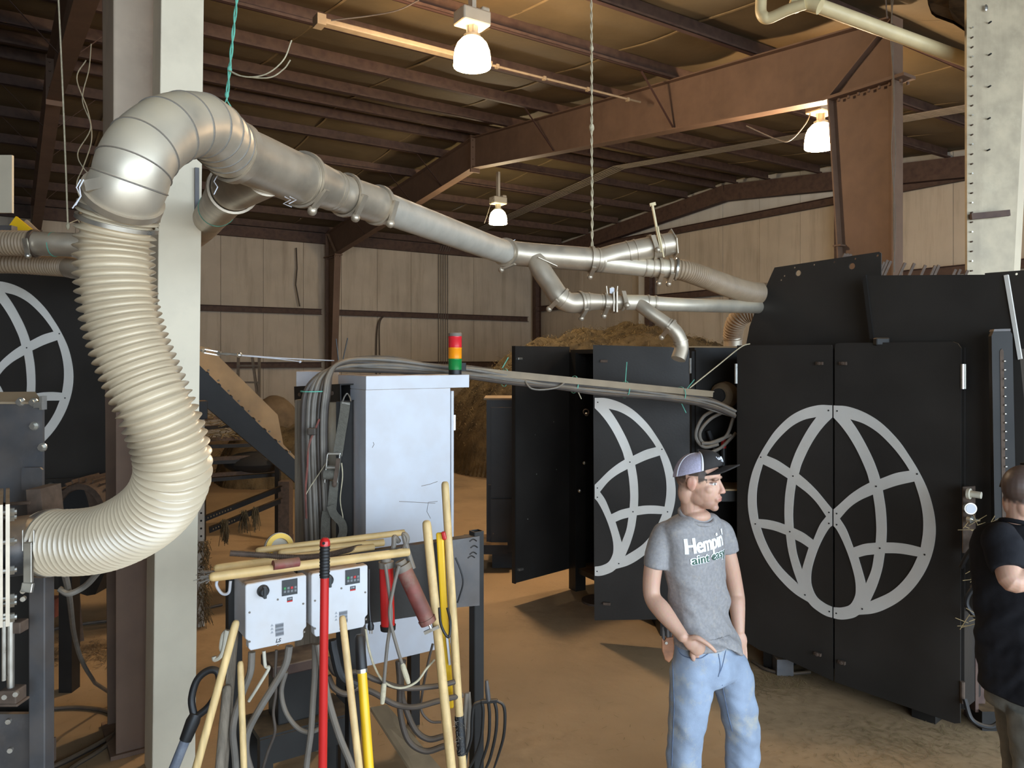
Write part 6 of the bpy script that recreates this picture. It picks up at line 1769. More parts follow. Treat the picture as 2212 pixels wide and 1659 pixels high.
# slatted screen frame beyond the conveyor
sf = thing('slatted_frame', 'low frame of dark bars with litter beneath the conveyor', 'frame', Vector((-3.0, 9.2, 0)))
for k, (y0, y1, x1) in enumerate(((905, 897, 520), (925, 915, 545), (950, 945, 560), (965, 960, 575), (992, 985, 595), (1000, 992, 600), (1028, 1014, 606), (1038, 1024, 606))):
    a_, b_ = W(436, y0, 9.4), W(x1, y1, 9.9)
    m = MB(); m.bar(a_, b_, 0.06, 0.045); obj('bar', m, M['black_flat'] if k % 2 else M['rust'], sf)
for px in (438, 600):
    q = W(px, 960, 9.6); m = MB(); m.box(Vector((q.x, 9.6, 0.6)), (0.06, 0.06, 1.2)); obj('upright', m, M['black_flat'], sf)
random.seed(33); m = MB()
for k in range(160):
    q = W(random.uniform(440, 560), random.uniform(890, 950), random.uniform(9.3, 9.8)); m.bar(q, q + Vector((random.uniform(-.2, .2), random.uniform(-.1, .1), random.uniform(-.05, .08))), 0.008, 0.008)
obj('stalk_litter', m, M['straw'], sf, kind='stuff')
m = MB(); q = W(545, 1000, 9.8); m.ball(Vector((q.x, 9.9, 0.95)), (0.4, 0.35, 0.14), 20, 10); obj('dark_trough', m, M['dark_hole'], sf, smooth=True)
# step ladder standing by the side wall
ld_ = thing('step_ladder', 'grey step ladder standing against the side wall beyond the conveyor', 'ladder', W(545, 900, 17.5))
for (a_, b_) in (((545, 772), (562, 900)), ((560, 772), (560, 900)), ((515, 772), (512, 900))):
    m = MB(); m.bar(W(*a_, 17.5), W(*b_, 17.3), 0.05, 0.06, up=Vector((0, -1, 0))); obj('rail', m, M['cable'], ld_)
for y in (790, 826, 862):
    m = MB(); m.bar(W(512, y, 17.4), W(562, y, 17.4), 0.06, 0.04); obj('rung', m, M['cable'], ld_)


def mound(name, label, center, rx, ry, hgt, res, seed, mt, fibres, rot=0.0, grp=None, cat='hemp'):
    random.seed(seed)
    m = MB(); vs = []; n = res
    ca, sa = math.cos(rot), math.sin(rot); tops = []
    for i in range(n + 1):
        for j in range(n + 1):
            x, y = 2 * i / n - 1, 2 * j / n - 1
            d = math.hypot(x, y)
            ang = math.atan2(y, x)
            edge = 0.88 + 0.12 * noise.noise(Vector((math.cos(ang) * 2, math.sin(ang) * 2, seed)))
            k = max(0.0, 1 - (d / edge) ** 2.2)
            P = Vector((x * rx, y * ry, 0))
            h = hgt * k ** 0.55
            h += k ** 0.5 * (0.32 * noise.noise(Vector((P.x * .9, P.y * .9, seed))) + 0.16 * noise.noise(Vector((P.x * 2.6, P.y * 2.6, seed + 3))) + 0.08 * noise.noise(Vector((P.x * 7, P.y * 7, seed + 5))) + 0.04 * noise.noise(Vector((P.x * 16, P.y * 16, seed + 8))))
            q = Vector(center) + Vector((P.x * ca - P.y * sa, P.x * sa + P.y * ca, h if k > 0.004 else -0.06))
            vs.append(q)
            if k > 0.02: tops.append(q)
    fs = [[i * (n + 1) + j, (i + 1) * (n + 1) + j, (i + 1) * (n + 1) + j + 1, i * (n + 1) + j + 1] for i in range(n) for j in range(n)]
    m.add(vs, fs)
    o = obj(name, m, mt, smooth=True, angle=180, label=label, cat=cat, group=grp, kind='stuff')
    f = MB()
    for k in range(fibres):
        p = random.choice(tops) + Vector((random.uniform(-.05, .05), random.uniform(-.05, .05), random.uniform(0, .03)))
        a = random.uniform(0, 2 * PI); L = random.uniform(0.06, 0.22); d = Vector((math.cos(a), math.sin(a), random.uniform(-.4, .5))) * L
        w = Vector((-d.y, d.x, 0.02)).normalized() * random.uniform(0.003, 0.006)
        mid = p + d * .5 + Vector((0, 0, random.uniform(-.03, .05)))
        f.add([p - w, p + w, mid + w, mid - w, p + d + w * .4, p + d - w * .4], [[0, 1, 2, 3], [3, 2, 4, 5]])
    obj('loose_fibre', f, M['straw'] if seed % 2 else M['hemp'], o, kind='stuff')
    return o


hb = W(1110, 1055, 15.8)
mound('hemp_heap', 'high heap of loose brown hemp fibre behind the machines', Vector((2.5, 17.1, 0)), 4.9, 3.5, 2.95, 120, 3, M['hemp'], 9000, rot=math.radians(2))
mound('hemp_heap', 'low hemp heap by the side wall beyond the conveyor', Vector((-4.3, 14.6, 0)), 1.6, 1.4, 1.15, 50, 6, M['hemp'], 1800)
sk = MB(); q = W(582, 880, 14.0); sk.ball(Vector((q.x, 14.3, 1.15)), (0.42, 0.35, 0.45), 24, 14)
for i, v in enumerate(sk.v):
    v += Vector((noise.noise(v * 3), noise.noise(v * 3 + Vector((9, 0, 0))), noise.noise(v * 3 + Vector((0, 9, 0))))) * 0.07
obj('bulk_sack', sk, M['concrete_block'], smooth=True, label='slumped tan bulk sack on the low hemp heap', cat='sack')

# straw litter on the floor
random.seed(40); m = MB()
for k in range(2600):
    if k % 3 == 0:
        px, py = random.gauss(1950, 120), random.gauss(1600, 40)
    elif k % 3 == 1:
        px, py = random.gauss(1680, 60), random.gauss(1470, 18)
    else:
        px, py = random.uniform(100, 2100), random.uniform(1080, 1659)
    if py < 1040 or py > 1700: continue
    q = G(px, py, 0.004); a = random.uniform(0, PI); L = random.uniform(0.01, 0.05)
    if q.y < 2.5: continue
    d = Vector((math.cos(a), math.sin(a), random.uniform(0, .15))) * L; w = Vector((-d.y, d.x, 0)).normalized() * 0.0018
    m.add([q - w, q + w, q + d + w, q + d - w], [[0, 1, 2, 3]])
obj('straw_litter', m, M['straw'], label='short straw scattered over the dusty floor', cat='straw', kind='stuff')
# cables lying on the floor
for rows, r, lab in (([(95, 1364), (150, 1352), (240, 1340), (340, 1330), (420, 1318), (480, 1306)], .014, 'black cable lying straight across the floor behind the posts'), ([(98, 1532), (170, 1528), (235, 1538), (252, 1565), (240, 1600), (205, 1628), (160, 1655), (120, 1690)], .013, 'dark cable looping over the floor beside the blower stand'), ([(60, 1680), (150, 1640), (240, 1590), (290, 1545), (320, 1510)], .016, 'dark cable running up to the brown column foot'), ([(1625, 1428), (1655, 1446), (1700, 1455), (1750, 1452)], .012, 'dark hose lying under the edge of the big doors')):
    m = MB(); pts = [tuple(G(a, b, 0.014)) for a, b in rows]; m.tube(catmull(pts, 8), r, 8); obj('floor_cable', m, M['cable_dark'], smooth=True, label=lab, cat='cable')
m = MB(); m.tube(catmull([tuple(W(*x)) for x in ((140, 1240, 2.75), (150, 1290, 3.2), (160, 1370, 3.9), (178, 1430, 4.3), (205, 1475, 4.8))], 6) + [tuple(G(255, 1508, .014)), tuple(G(330, 1520, .014))], 0.012, 8); obj('hanging_cable', m, M['cable'], smooth=True, label='grey cable dropping from the hose clamp to the floor', cat='cable')
m = MB(); m.tube(catmull([tuple(W(*x)) for x in ((215, 1232, 2.9), (185, 1265, 3.0), (150, 1282, 3.0), (128, 1272, 3.0))], 6), 0.012, 8); obj('hanging_cable', m, M['cable'], smooth=True, label='short grey cable loop under the cream hose', cat='cable')
# dusty tan pallet plate under the left machine
for (pts, lab) in (([(0, 1420), (130, 1395), (260, 1405), (420, 1395), (420, 1372), (0, 1385)], 'grey litter strip on the floor behind the brown column'),):
    random.seed(41); m = MB()
    for k in range(900):
        q = G(random.uniform(100, 330), random.gauss(1408, 14), 0.006); a = random.uniform(0, PI); d = Vector((math.cos(a), math.sin(a), random.uniform(0, .3))) * random.uniform(.01, .05); w = Vector((-d.y, d.x, 0)).normalized() * .003
        m.add([q - w, q + w, q + d + w, q + d - w], [[0, 1, 2, 3]])
    obj('chaff_strip', m, M['concrete_block'], label=lab, cat='chaff', kind='stuff')

# ================================================================== people
def skin_material():
    m = bpy.data.materials.new('skin'); m.use_nodes = True
    N = m.node_tree.nodes; L = m.node_tree.links; bs = N['Principled BSDF']
    at = N.new('ShaderNodeAttribute'); at.attribute_name = 'tone'
    nz = N.new('ShaderNodeTexNoise'); nz.inputs['Scale'].default_value = 60
    mx = N.new('ShaderNodeMix'); mx.data_type = 'RGBA'; mx.blend_type = 'MULTIPLY'; mx.inputs['Factor'].default_value = 0.18
    L.new(at.outputs['Color'], mx.inputs[6]); L.new(nz.outputs['Color'], mx.inputs[7])
    L.new(mx.outputs[2], bs.inputs['Base Color'])
    bs.inputs['Roughness'].default_value = 0.5
    bs.inputs['Subsurface Weight'].default_value = 0.12
    bs.inputs['Subsurface Radius'].default_value = (0.01, 0.004, 0.002)
    return m


M['skin'] = skin_material()
M['heather'] = mat('grey_heather_jersey', (150, 147, 147), 0.9, var=0.1, scale=70, blotch=0.45, blotchcol=(178, 166, 150), bump=0.15, bscale=220, spec=0.2)
M['denim'] = mat('faded_denim', (150, 163, 182), 0.9, var=0.12, scale=9, blotch=0.9, blotchcol=(190, 182, 160), bump=0.2, bscale=260, spec=0.2)
M['denim_seam'] = mat('denim_seam', (104, 120, 146), 0.9, var=0.1, scale=60)
M['black_tee'] = mat('black_jersey', (34, 34, 38), 0.9, var=0.12, scale=30, bump=0.15, bscale=200, spec=0.2)
M['grey_trouser'] = mat('grey_trousers', (112, 108, 98), 0.9, var=0.1, scale=20, bump=0.15, bscale=200, spec=0.2)
M['cap_dark'] = mat('dark_cap_cloth', (46, 42, 40), 0.85, var=0.12, scale=80)
M['cap_mesh'] = mat('pale_cap_mesh', (196, 192, 216), 0.8, var=0.12, scale=160, bump=0.3, bscale=300)
M['cap_white'] = mat('white_tape', (232, 232, 238), 0.7, var=0.03)
M['leather'] = mat('brown_leather', (142, 92, 60), 0.55, var=0.2, scale=30)
M['hair'] = mat('dark_brown_hair', (58, 46, 38), 0.7, var=0.3, scale=60, bump=0.6, bscale=160)
M['print_green'] = mat('green_print', (58, 92, 76), 0.8, var=0.12, scale=60)
M['print_white'] = mat('white_print', (236, 236, 236), 0.8, var=0.04)


def loft(m, secs, seg=28):
    """secs: (centre, axis a, axis b, ra, rb)"""
    vs = []
    for c, a, b, ra, rb in secs:
        for k in range(seg):
            t = 2 * PI * k / seg
            ct, st = math.cos(t), math.sin(t)
            e = 0.85
            vs.append(Vector(c) + Vector(a) * ra * math.copysign(abs(ct) ** e, ct) + Vector(b) * rb * math.copysign(abs(st) ** e, st))
    fs = []
    for i in range(len(secs) - 1):
        for k in range(seg):
            k2 = (k + 1) % seg
            fs.append([i * seg + k, i * seg + k2, (i + 1) * seg + k2, (i + 1) * seg + k])
    fs.append(list(range(seg))[::-1]); fs.append([(len(secs) - 1) * seg + k for k in range(seg)])
    m.add(vs, fs)


def limb(m, pts, rads, n=6, seg=18):
    P = catmull([tuple(p) + (r,) for p, r in zip(pts, rads)], n)
    m.tube([p[:3] for p in P], [p[3] for p in P], seg)
    m.ball(P[0][:3], P[0][3], seg, 10); m.ball(P[-1][:3], P[-1][3], seg, 10)


def fuse(mb, voxel, smooth_it):
    me = bpy.data.meshes.new('tmp'); me.from_pydata([tuple(v) for v in mb.v], [], mb.f)
    bm = bmesh.new(); bm.from_mesh(me); bmesh.ops.remove_doubles(bm, verts=bm.verts, dist=1e-5); bmesh.ops.recalc_face_normals(bm, faces=bm.faces); bm.to_mesh(me); bm.free()
    o = bpy.data.objects.new('tmp', me); C.objects.link(o)
    r = o.modifiers.new('r', 'REMESH'); r.mode = 'VOXEL'; r.voxel_size = voxel
    if smooth_it:
        s = o.modifiers.new('s', 'SMOOTH'); s.factor = 0.5; s.iterations = smooth_it
    out = bake_mesh(o, 'fused'); bpy.data.meshes.remove(me)
    res = MB(); res.v = [v.co.copy() for v in out.vertices]; res.f = [list(p.vertices) for p in out.polygons]
    nor = [v.normal.copy() for v in out.vertices]
    bpy.data.meshes.remove(out)
    return res, nor


def head_mesh(m, T):
    """T maps head-local (left, forward, up) to world"""
    def ball(c, r, tilt=None):
        b = MB(); b.ball(Vector(c), r, 22, 14); b.v = [T(v) for v in b.v]; m.add(b.v, b.f)

    def tub(pts, rr):
        b = MB(); b.tube([Vector(p) for p in pts], rr, 14); b.v = [T(v) for v in b.v]; m.add(b.v, b.f)
    ball((0, -.014, .03), (.077, .098, .09)); ball((0, .028, -.028), (.061, .066, .088)); ball((0, .02, .045), (.066, .07, .05))
    ball((0, .038, -.078), (.047, .05, .038)); ball((0, .071, -.104), (.023, .02, .017)); ball((.036, .008, -.062), (.022, .042, .036)); ball((-.036, .008, -.062), (.022, .042, .036))
    tub([(0, .08, .024), (0, .095, .0), (0, .105, -.024), (0, .104, -.034)], [.009, .009, .0115, .010]); ball((0, .108, -.029), (.011, .0105, .010))
    for s in (-1, 1):
        ball((s * .013, .1, -.031), (.009, .011, .008)); ball((s * .028, .08, .026), (.027, .013, .0085)); ball((s * .041, .05, -.02), (.02, .024, .022))
        ball((s * .078, -.012, -.002), (.009, .02, .031)); ball((s * .083, -.022, .004), (.006, .012, .025)); ball((s * .031, .072, .006), (.0145, .0135, .0125))
        ball((s * .028, -.048, -.045), (.034, .04, .06))
    ball((0, .091, -.058), (.023, .012, .0065)); ball((0, .09, -.069), (.02, .012, .0075)); ball((0, .086, -.062), (.03, .012, .018))


def person(cfg):
    root = thing('person', cfg['label'], 'person', cfg['base'])
    l, f = Vector(cfg['l']), Vector(cfg['f'])
    hf = Vector(cfg['hf']).normalized(); hl = Vector((-hf.y, hf.x, 0)).normalized(); hu = hl.cross(hf) * -1.0
    if hu.z < 0: hu = -hu
    HC = Vector(cfg['head']); k = cfg.get('hk', 1.0)
    T = lambda v: HC + (hl * v[0] + hf * v[1] + hu * v[2]) * k
    inv = lambda p: Vector(((p - HC).dot(hl), (p - HC).dot(hf), (p - HC).dot(hu))) / k
    # ---- body
    m = MB(); head_mesh(m, T)
    limb(m, [T((0, -.036, -.03)), T((0, -.034, -.1)) * .6 + Vector(cfg['neck']) * .4, Vector(cfg['neck'])], [.058, .055, .064])
    tor = cfg['torso']
    nk = Vector(cfg['neck']); m.ball(nk + f * .026 - ZV * .004, (.07, .058, .036), 18, 10, (l, f, ZV))
    loft(m, [(c, l, f, a * (.88 if c.z > 1.05 else .74), b * (.85 if c.z > 1.05 else .72)) for c, a, b in tor])
    for arm in cfg['arms']:
        limb(m, [arm['pts'][0] - ZV * .025] + arm['pts'][1:], [arm['r'][0] * .85] + arm['r'][1:])
        for fin, rr in arm.get('fingers', []):
            limb(m, fin, rr, 4, 12)
        for (c, r, ax) in arm.get('palm', []):
            m.ball(c, r, 16, 10, ax)
    for leg in cfg['legs']:
        limb(m, [c for c, w, d in leg], [min(w, d) * .6 for c, w, d in leg])
    bm_, nor = fuse(m, 0.004, 5)
    # eye sockets pressed in, lids kept
    for i, v in enumerate(bm_.v):
        q = inv(v)
        if q.y > 0.05 and abs(q.z) < 0.05:
            for s in (-1, 1):
                dx, dz = (q.x - s * .033) / .02, (q.z - .006) / .013
                g = math.exp(-(dx * dx + dz * dz))
                v -= hf * 0.0075 * g * k
    body = obj('body', bm_, M['skin'], root, smooth=True, angle=180)
    me = body.data; at = me.color_attributes.new('tone', 'FLOAT_COLOR', 'POINT')
    SK = Vector(lin((212, 168, 144))[:3]); LIP = Vector(lin((184, 116, 104))[:3]); BRW = Vector(lin((74, 54, 42))[:3]); STB = Vector(lin((168, 128, 108))[:3]); RED = Vector(lin((206, 138, 118))[:3]); HR = Vector(lin(cfg.get('hair', (58, 46, 38)))[:3]); WH = Vector(lin((214, 206, 202))[:3]); IR = Vector(lin((40, 34, 30))[:3])
    org = wloc(root)
    for i, v in enumerate(me.vertices):
        p = v.co + org; q = inv(p); c = SK.copy()
        if (p - HC).length < 0.22 * k:
            def mixc(c, d, w): return c.lerp(d, max(0, min(1, w)))
            c = mixc(c, STB, 0.7 * math.exp(-(((q.z + .095) / .035) ** 2)) * (q.y > -.01)); c = mixc(c, RED, 0.5 * math.exp(-((q - Vector((0, .112, -.027))).length / .02) ** 2))
            if q.y > 0.06 and abs(q.x) < .027: c = mixc(c, LIP, 1.2 * math.exp(-(((q.z + .063) / .0075) ** 2)) * (1 - (q.x / .03) ** 2))
            for s in (-1, 1):
                c = mixc(c, RED, 0.8 * math.exp(-((q - Vector((s * .085, -.015, 0))).length / .025) ** 2))
                if q.y > .045:
                    ex, ez = (q.x - s * .032) / .0145, (q.z - .005) / .0052
                    if ex * ex + ez * ez < 1: c = IR.copy() if abs(q.x - s * .033 - .003) < .0062 else WH.copy()
                    elif ex * ex + ((q.z - .0105) / .005) ** 2 < 1.3: c = mixc(c, BRW, .65)
                    bx, bz = (q.x - s * .033) / .023, (q.z - .0255 + 0.06 * abs(abs(q.x) - .03)) / .0048
                    c = mixc(c, BRW, .85 * math.exp(-(bx ** 4 + bz * bz)))
            ear = abs(q.x) > .07 and -.042 < q.y < .014 and abs(q.z) < .036
            if not ear:
                nzv = 0.012 * noise.noise(q * 70)
                hw = max(0, min(1, (q.z - (.034 if q.y < .03 else .034 + (q.y - .03) * 2.2) + nzv) / .012))
                if q.y < -.012: hw = max(hw, .85 * max(0, min(1, (q.z + .028 + nzv * 2 - (q.y + .012) * .3) / .05)))
                if abs(q.x) > .045 and q.y < .043 + nzv: hw = max(hw, max(0, min(1, (q.z - .004 + nzv) / .012)))
                if cfg.get('fullhair') and q.y < .05: hw = max(hw, max(0, min(1, (q.z + .045 - max(0, q.y) * .9 + nzv) / .02)))
                c = mixc(c, HR, hw * .95)
        at.data[i].color = (c.x, c.y, c.z, 1)
    # ---- shirt
    m = MB(); loft(m, [(c, l, f, a, b) for c, a, b in tor])
    for sl in cfg['sleeves']:
        P = catmull([tuple(p) + (r,) for p, r in sl], 6); m.tube([p[:3] for p in P], [p[3] for p in P], 24); m.ball(P[0][:3], P[0][3], 20, 12)
    sh, nor = fuse(m, 0.0068, 7)
    for v, n in zip(sh.v, nor):
        q = v - Vector(cfg['base'])
        if cfg.get('hem') and q.z < .95:
            rr = max(0.0, min(1.0, (.13 - (v - tor[-1][0]).dot(l)) / .16)); v.z += (.96 - q.z) * .62 * rr
        w = 0.35 + 0.65 * max(0.0, min(1.0, (1.38 - q.z) / 0.3))
        d = q.dot(l) * 0.7 + q.z
        ch = max(0.0, 1 - abs(q.z - 1.33) / .14)
        fold = noise.noise(Vector((q.x * 7, q.y * 7, d * 11))) * 0.02 + noise.noise(Vector((q.x * 15, q.y * 15, d * 22 + 4))) * 0.006
        v += n * fold * w * (1 - .85 * ch)
    shirt = obj('shirt', sh, M[cfg['shirt']], root, smooth=True, angle=180, label=cfg['shirt_label'])
    # collar
    cn = Vector(cfg['neck']); m = MB()
    pts = []
    for a in range(29):
        t = 2 * PI * a / 28; pts.append(cn + l * (.084 * math.cos(t)) + f * (.078 * math.sin(t) + .014) + ZV * (-.006 - .03 * math.sin(t)))
    m.tube(pts, .0105, 10, cap=False); obj('collar', m, M[cfg['shirt']], shirt, smooth=True)
    # ---- trousers
    m = MB(); loft(m, [(c, l, f, a, b) for c, a, b in cfg['pelvis']])
    for leg in cfg['legs']:
        loft(m, [(c, l, f, w, d) for c, w, d in leg])
    tr, nor = fuse(m, 0.0075, 6)
    for v, n in zip(tr.v, nor):
        q = v
        kn = math.exp(-((q.z - .52) / .16) ** 2) + math.exp(-((q.z - .18) / .12) ** 2) + 0.5 * math.exp(-((q.z - .8) / .08) ** 2)
        v += n * (noise.noise(Vector((q.x * 9, q.y * 9, q.z * 20 + q.x * 12))) * .006 * (0.35 + kn) + noise.noise(Vector((q.x * 12, q.y * 12, q.z * 9))) * .006)
    tro = obj('trousers', tr, M[cfg['trousers']], root, smooth=True, angle=180)
    # ---- boots
    for ft in cfg['feet']:
        c = Vector(ft); m = MB(); m.ball(c + f * .05 + ZV * .045, (.05, .14, .05), 20, 12, (l, f, ZV)); m.ball(c + ZV * .09, (.052, .065, .085), 20, 12, (l, f, ZV)); m.box(c + f * .045 + ZV * .012, (.09, .28, .024), (l, f, ZV))
        b, _ = fuse(m, .008, 4); obj('boot', b, M['leather'], root, smooth=True, angle=180)
    return root, shirt, tro, body, T, (hl, hf, hu)


def bvh_of(o):
    org = wloc(o)
    return BVHTree.FromPolygons([tuple(v.co + org) for v in o.data.vertices], [tuple(p.vertices) for p in o.data.polygons])


def drape(mb, bvh, d, lift, thick=0.0):
    """project flat geometry along d on to a surface"""
    out = []
    for v in mb.v:
        h = bvh.ray_cast(v - d * 0.5, d)
        out.append((h[0] - d * lift) if h[0] is not None else v)
    mb.v = out
    return mb


def finer(mb, cut):
    """split long edges so that flat lettering can follow a curved surface"""
    me = bpy.data.meshes.new('t'); me.from_pydata([tuple(v) for v in mb.v], [], mb.f)
    bm = bmesh.new(); bm.from_mesh(me)
    bmesh.ops.triangulate(bm, faces=bm.faces)
    for _ in range(4):
        es = [e for e in bm.edges if e.calc_length() > cut]
        if not es: break
        bmesh.ops.subdivide_edges(bm, edges=es, cuts=1); bmesh.ops.triangulate(bm, faces=bm.faces)
    r = MB(); bm.verts.ensure_lookup_table()
    r.v = [v.co.copy() for v in bm.verts]; r.f = [[v.index for v in fc.verts] for fc in bm.faces]
    bm.free(); bpy.data.meshes.remove(me)
    return r


def zpx(z, Y): return HY + (H - z) * F / Y


# ---------------------------------------------------------------- the man with the cap
Yp = 3.78
th = math.radians(36)
fl_ = Vector((math.sin(th), -math.cos(th), 0)); ll_ = Vector((math.cos(th), math.sin(th), 0))


def cz(px, z, Y=Yp): return Vector(((px - CX) * Y / F, Y, z))


cfg = dict(label='young man in grey shirt, faded jeans and cap with hand in pocket', base=Vector((cz(1535, 0).x, Yp, 0)), l=ll_, f=fl_,
           hf=(math.sin(math.radians(60)), -math.cos(math.radians(60)), -0.05), head=W(1511, 1041, 3.77), hk=1.11, neck=cz(1499, 1.522, 3.8),
           torso=[(cz(1498, 1.524, 3.8), .078, .06), (cz(1497, 1.508, 3.81), .135, .082), (cz(1496, 1.472, 3.81), .186, .095), (cz(1497, 1.40, 3.81), .186, .114), (cz(1500, 1.28, 3.8), .178, .12), (cz(1506, 1.15, 3.79), .165, .116), (cz(1514, 1.02, 3.78), .163, .114), (cz(1521, .93, 3.77), .182, .128), (cz(1525, .88, 3.765), .192, .138), (cz(1528, .836, 3.76), .197, .142)],
           hem=True, shirt='heather', shirt_label='grey heather T-shirt with lettering', trousers='denim')
RS, LS = W(1428, 1149, 3.76), W(1560, 1139, 3.92)
RE, LE = W(1408, 1284, 3.72), W(1590, 1278, 3.94)
RWr, LWr = W(1474, 1374, 3.58), W(1596, 1362, 3.86)
vx = Vector((1, 0, 0))
hd_ = (W(1514, 1404, 3.56) - RWr).normalized(); hs_ = Vector((hd_.z, 0, -hd_.x)).normalized(); hn_ = hd_.cross(hs_)
palmc = RWr + hd_ * .055
fing = []
kn0 = W(1512, 1400, 3.57)
for i, (dx, dz, L) in enumerate(((14, -6, .07), (6, 4, .078), (-4, 12, .074), (-14, 18, .06))):
    a = W(1506 + dx * .8, 1398 + dz, 3.605); b = W(1516 + dx, 1416 + dz, 3.68); c = W(1522 + dx, 1440 + dz, 3.74)
    fing.append(([palmc + (a - palmc) * .3, a, b, c], [.011, .0105, .0095, .0085]))
thumb = ([RWr + hd_ * .02, W(1503, 1377, 3.545), W(1522, 1387, 3.53), W(1534, 1396, 3.525), W(1545, 1407, 3.53)], [.013, .0135, .0115, .0105, .0085])
cfg['arms'] = [dict(pts=[RS, RS.lerp(RE, .5) + Vector((-.012, 0, 0)), RE, RE.lerp(RWr, .35) + Vector((.0, -.012, -.008)), RWr.lerp(RE, .12), RWr], r=[.045, .046, .0415, .045, .031, .0285], palm=[(palmc, (.05, .036, .02), (hd_, hs_, hn_)), (palmc + hd_ * .03, (.036, .04, .019), (hd_, hs_, hn_))], fingers=fing + [thumb]),
               dict(pts=[LS, LS.lerp(LE, .5), LE, LE.lerp(LWr, .35), LWr], r=[.043, .044, .04, .041, .029], palm=[(LWr + Vector((0, -.01, -.05)), (.04, .024, .055), (vx, Vector((0, 1, 0)), ZV))],
                    fingers=[([LWr + Vector((dx, -.01, -.06)), LWr + Vector((dx * 1.1, -.02, -.12)), LWr + Vector((dx, -.03, -.165))], [.011, .01, .008]) for dx in (-.028, -.01, .009, .026)] + [([LWr + Vector((-.02, -.015, -.03)), LWr + Vector((-.045, -.03, -.07)), LWr + Vector((-.05, -.04, -.1))], [.013, .011, .009])])]
cfg['sleeves'] = [[(RS + Vector((.055, .02, .012)), .048), (RS + Vector((.008, 0, -.02)), .058), (RS.lerp(RE, .36), .0625), (RS.lerp(RE, .58), .0605)], [(LS + Vector((-.055, -.03, .012)), .048), (LS + Vector((-.004, 0, -.02)), .057), (LS.lerp(LE, .22), .061), (LS.lerp(LE, .38), .059)]]
cfg['pelvis'] = [(cz(1520, .96), .14, .095), (cz(1522, .935), .162, .112), (cz(1525, .88), .176, .124), (cz(1528, .82), .184, .126), (cz(1532, .77), .19, .124), (cz(1535, .73), .185, .116), (cz(1537, .7), .16, .1)]
lg = lambda px, py, Y, hw, dep: (W(px, py, Y), hw * Y / F / .92, dep)
cfg['legs'] = [[lg(1508, 1392, 3.745, 24, .07), lg(1503, 1418, 3.735, 40, .098), lg(1497, 1450, 3.72, 46, .105), lg(1494, 1490, 3.71, 43, .1), lg(1489, 1523, 3.7, 39, .092), lg(1481, 1589, 3.69, 34, .082), lg(1478, 1633, 3.7, 33, .078), lg(1477, 1690, 3.72, 32, .076), lg(1478, 1752, 3.73, 33, .08)],
               [lg(1556, 1392, 3.815, 24, .07), lg(1567, 1418, 3.83, 37, .098), lg(1578, 1450, 3.85, 42, .105), lg(1586, 1490, 3.86, 39, .1), lg(1594, 1523, 3.86, 37, .092), lg(1605, 1589, 3.86, 33, .082), lg(1603, 1633, 3.87, 33, .078), lg(1604, 1690, 3.88, 32, .076), lg(1606, 1740, 3.88, 33, .08)]]
cfg['feet'] = [cz(1478, 0, 3.75), cz(1608, 0, 3.9)]
man, shirt, jeans, mbody, T, (hl, hf, hu) = person(cfg)

# lettering on the chest
sb = bvh_of(shirt)
torso_c = cz(1500, 1.33, 3.8)


def letter(body, width, height, px, py, mt, name, off, lift, slope=0.0, bold=0.0):
    t = text_shape(body, 0.1, 0.0, offset=off)
    xs = [v.x for v in t.v]; ys = [v.y for v in t.v]
    sx, sy = width / (max(xs) - min(xs)), height / (max(ys) - min(ys))
    o = onplane(px, py, torso_c + fl_ * .13, fl_)
    t.v = [Vector(((v.x - min(xs)) * sx, (v.y - min(ys)) * sy, 0)) for v in t.v]
    t = finer(t, 0.012)
    if bold:
        b_ = MB()
        for dx in (-bold, 0, bold):
            b_.add([v + Vector((dx, 0, 0)) for v in t.v], t.f)
        t = b_
    t.v = [o + ll_ * v.x + ZV * (v.y + slope * v.x) for v in t.v]
    drape(t, sb, -fl_, lift)
    ob = obj(name, t, mt, shirt)
    return ob


letter("Hempin'", .262, .1, 1501, 1214, M['print_white'], 'shirt_lettering', .0012, .004, .06, .0035)
letter('aint easy', .238, .056, 1507, 1231, M['print_white'], 'shirt_lettering', .0035, .0035, .06, .003)
letter('aint easy', .233, .049, 1508.2, 1229.5, M['print_green'], 'shirt_lettering', .0, .0048, .06, .0012)

# trucker cap
def dome(az0, az1, z0, grow, name, mt, parent, tilt=0.36, n=22, rings=14):
    m = MB(); vs = []
    for i in range(rings + 1):
        ph = (PI / 2) * i / rings
        for j in range(n + 1):
            az = az0 + (az1 - az0) * j / n
            fr = math.cos(az)
            r = Vector((.087 * math.sin(az) * math.cos(ph) ** .75, .106 * fr * math.cos(ph) ** .72 - .012, .0))
            hz = z0 + (.082 + .016 * max(0, fr)) * math.sin(ph)
            hz += tilt * (r.y + .012) * (1 - i / rings * .8)
            q = Vector((r.x * grow, (r.y + .012) * grow - .012, hz + (grow - 1) * .05)); vs.append(T(q))
    fs = [[i * (n + 1) + j, i * (n + 1) + j + 1, (i + 1) * (n + 1) + j + 1, (i + 1) * (n + 1) + j] for i in range(rings) for j in range(n)]
    m.add(vs, fs)
    o = obj(name, m, mt, parent, smooth=True, angle=60)
    md = o.modifiers.new('thick', 'SOLIDIFY'); md.thickness = 0.003
    return o


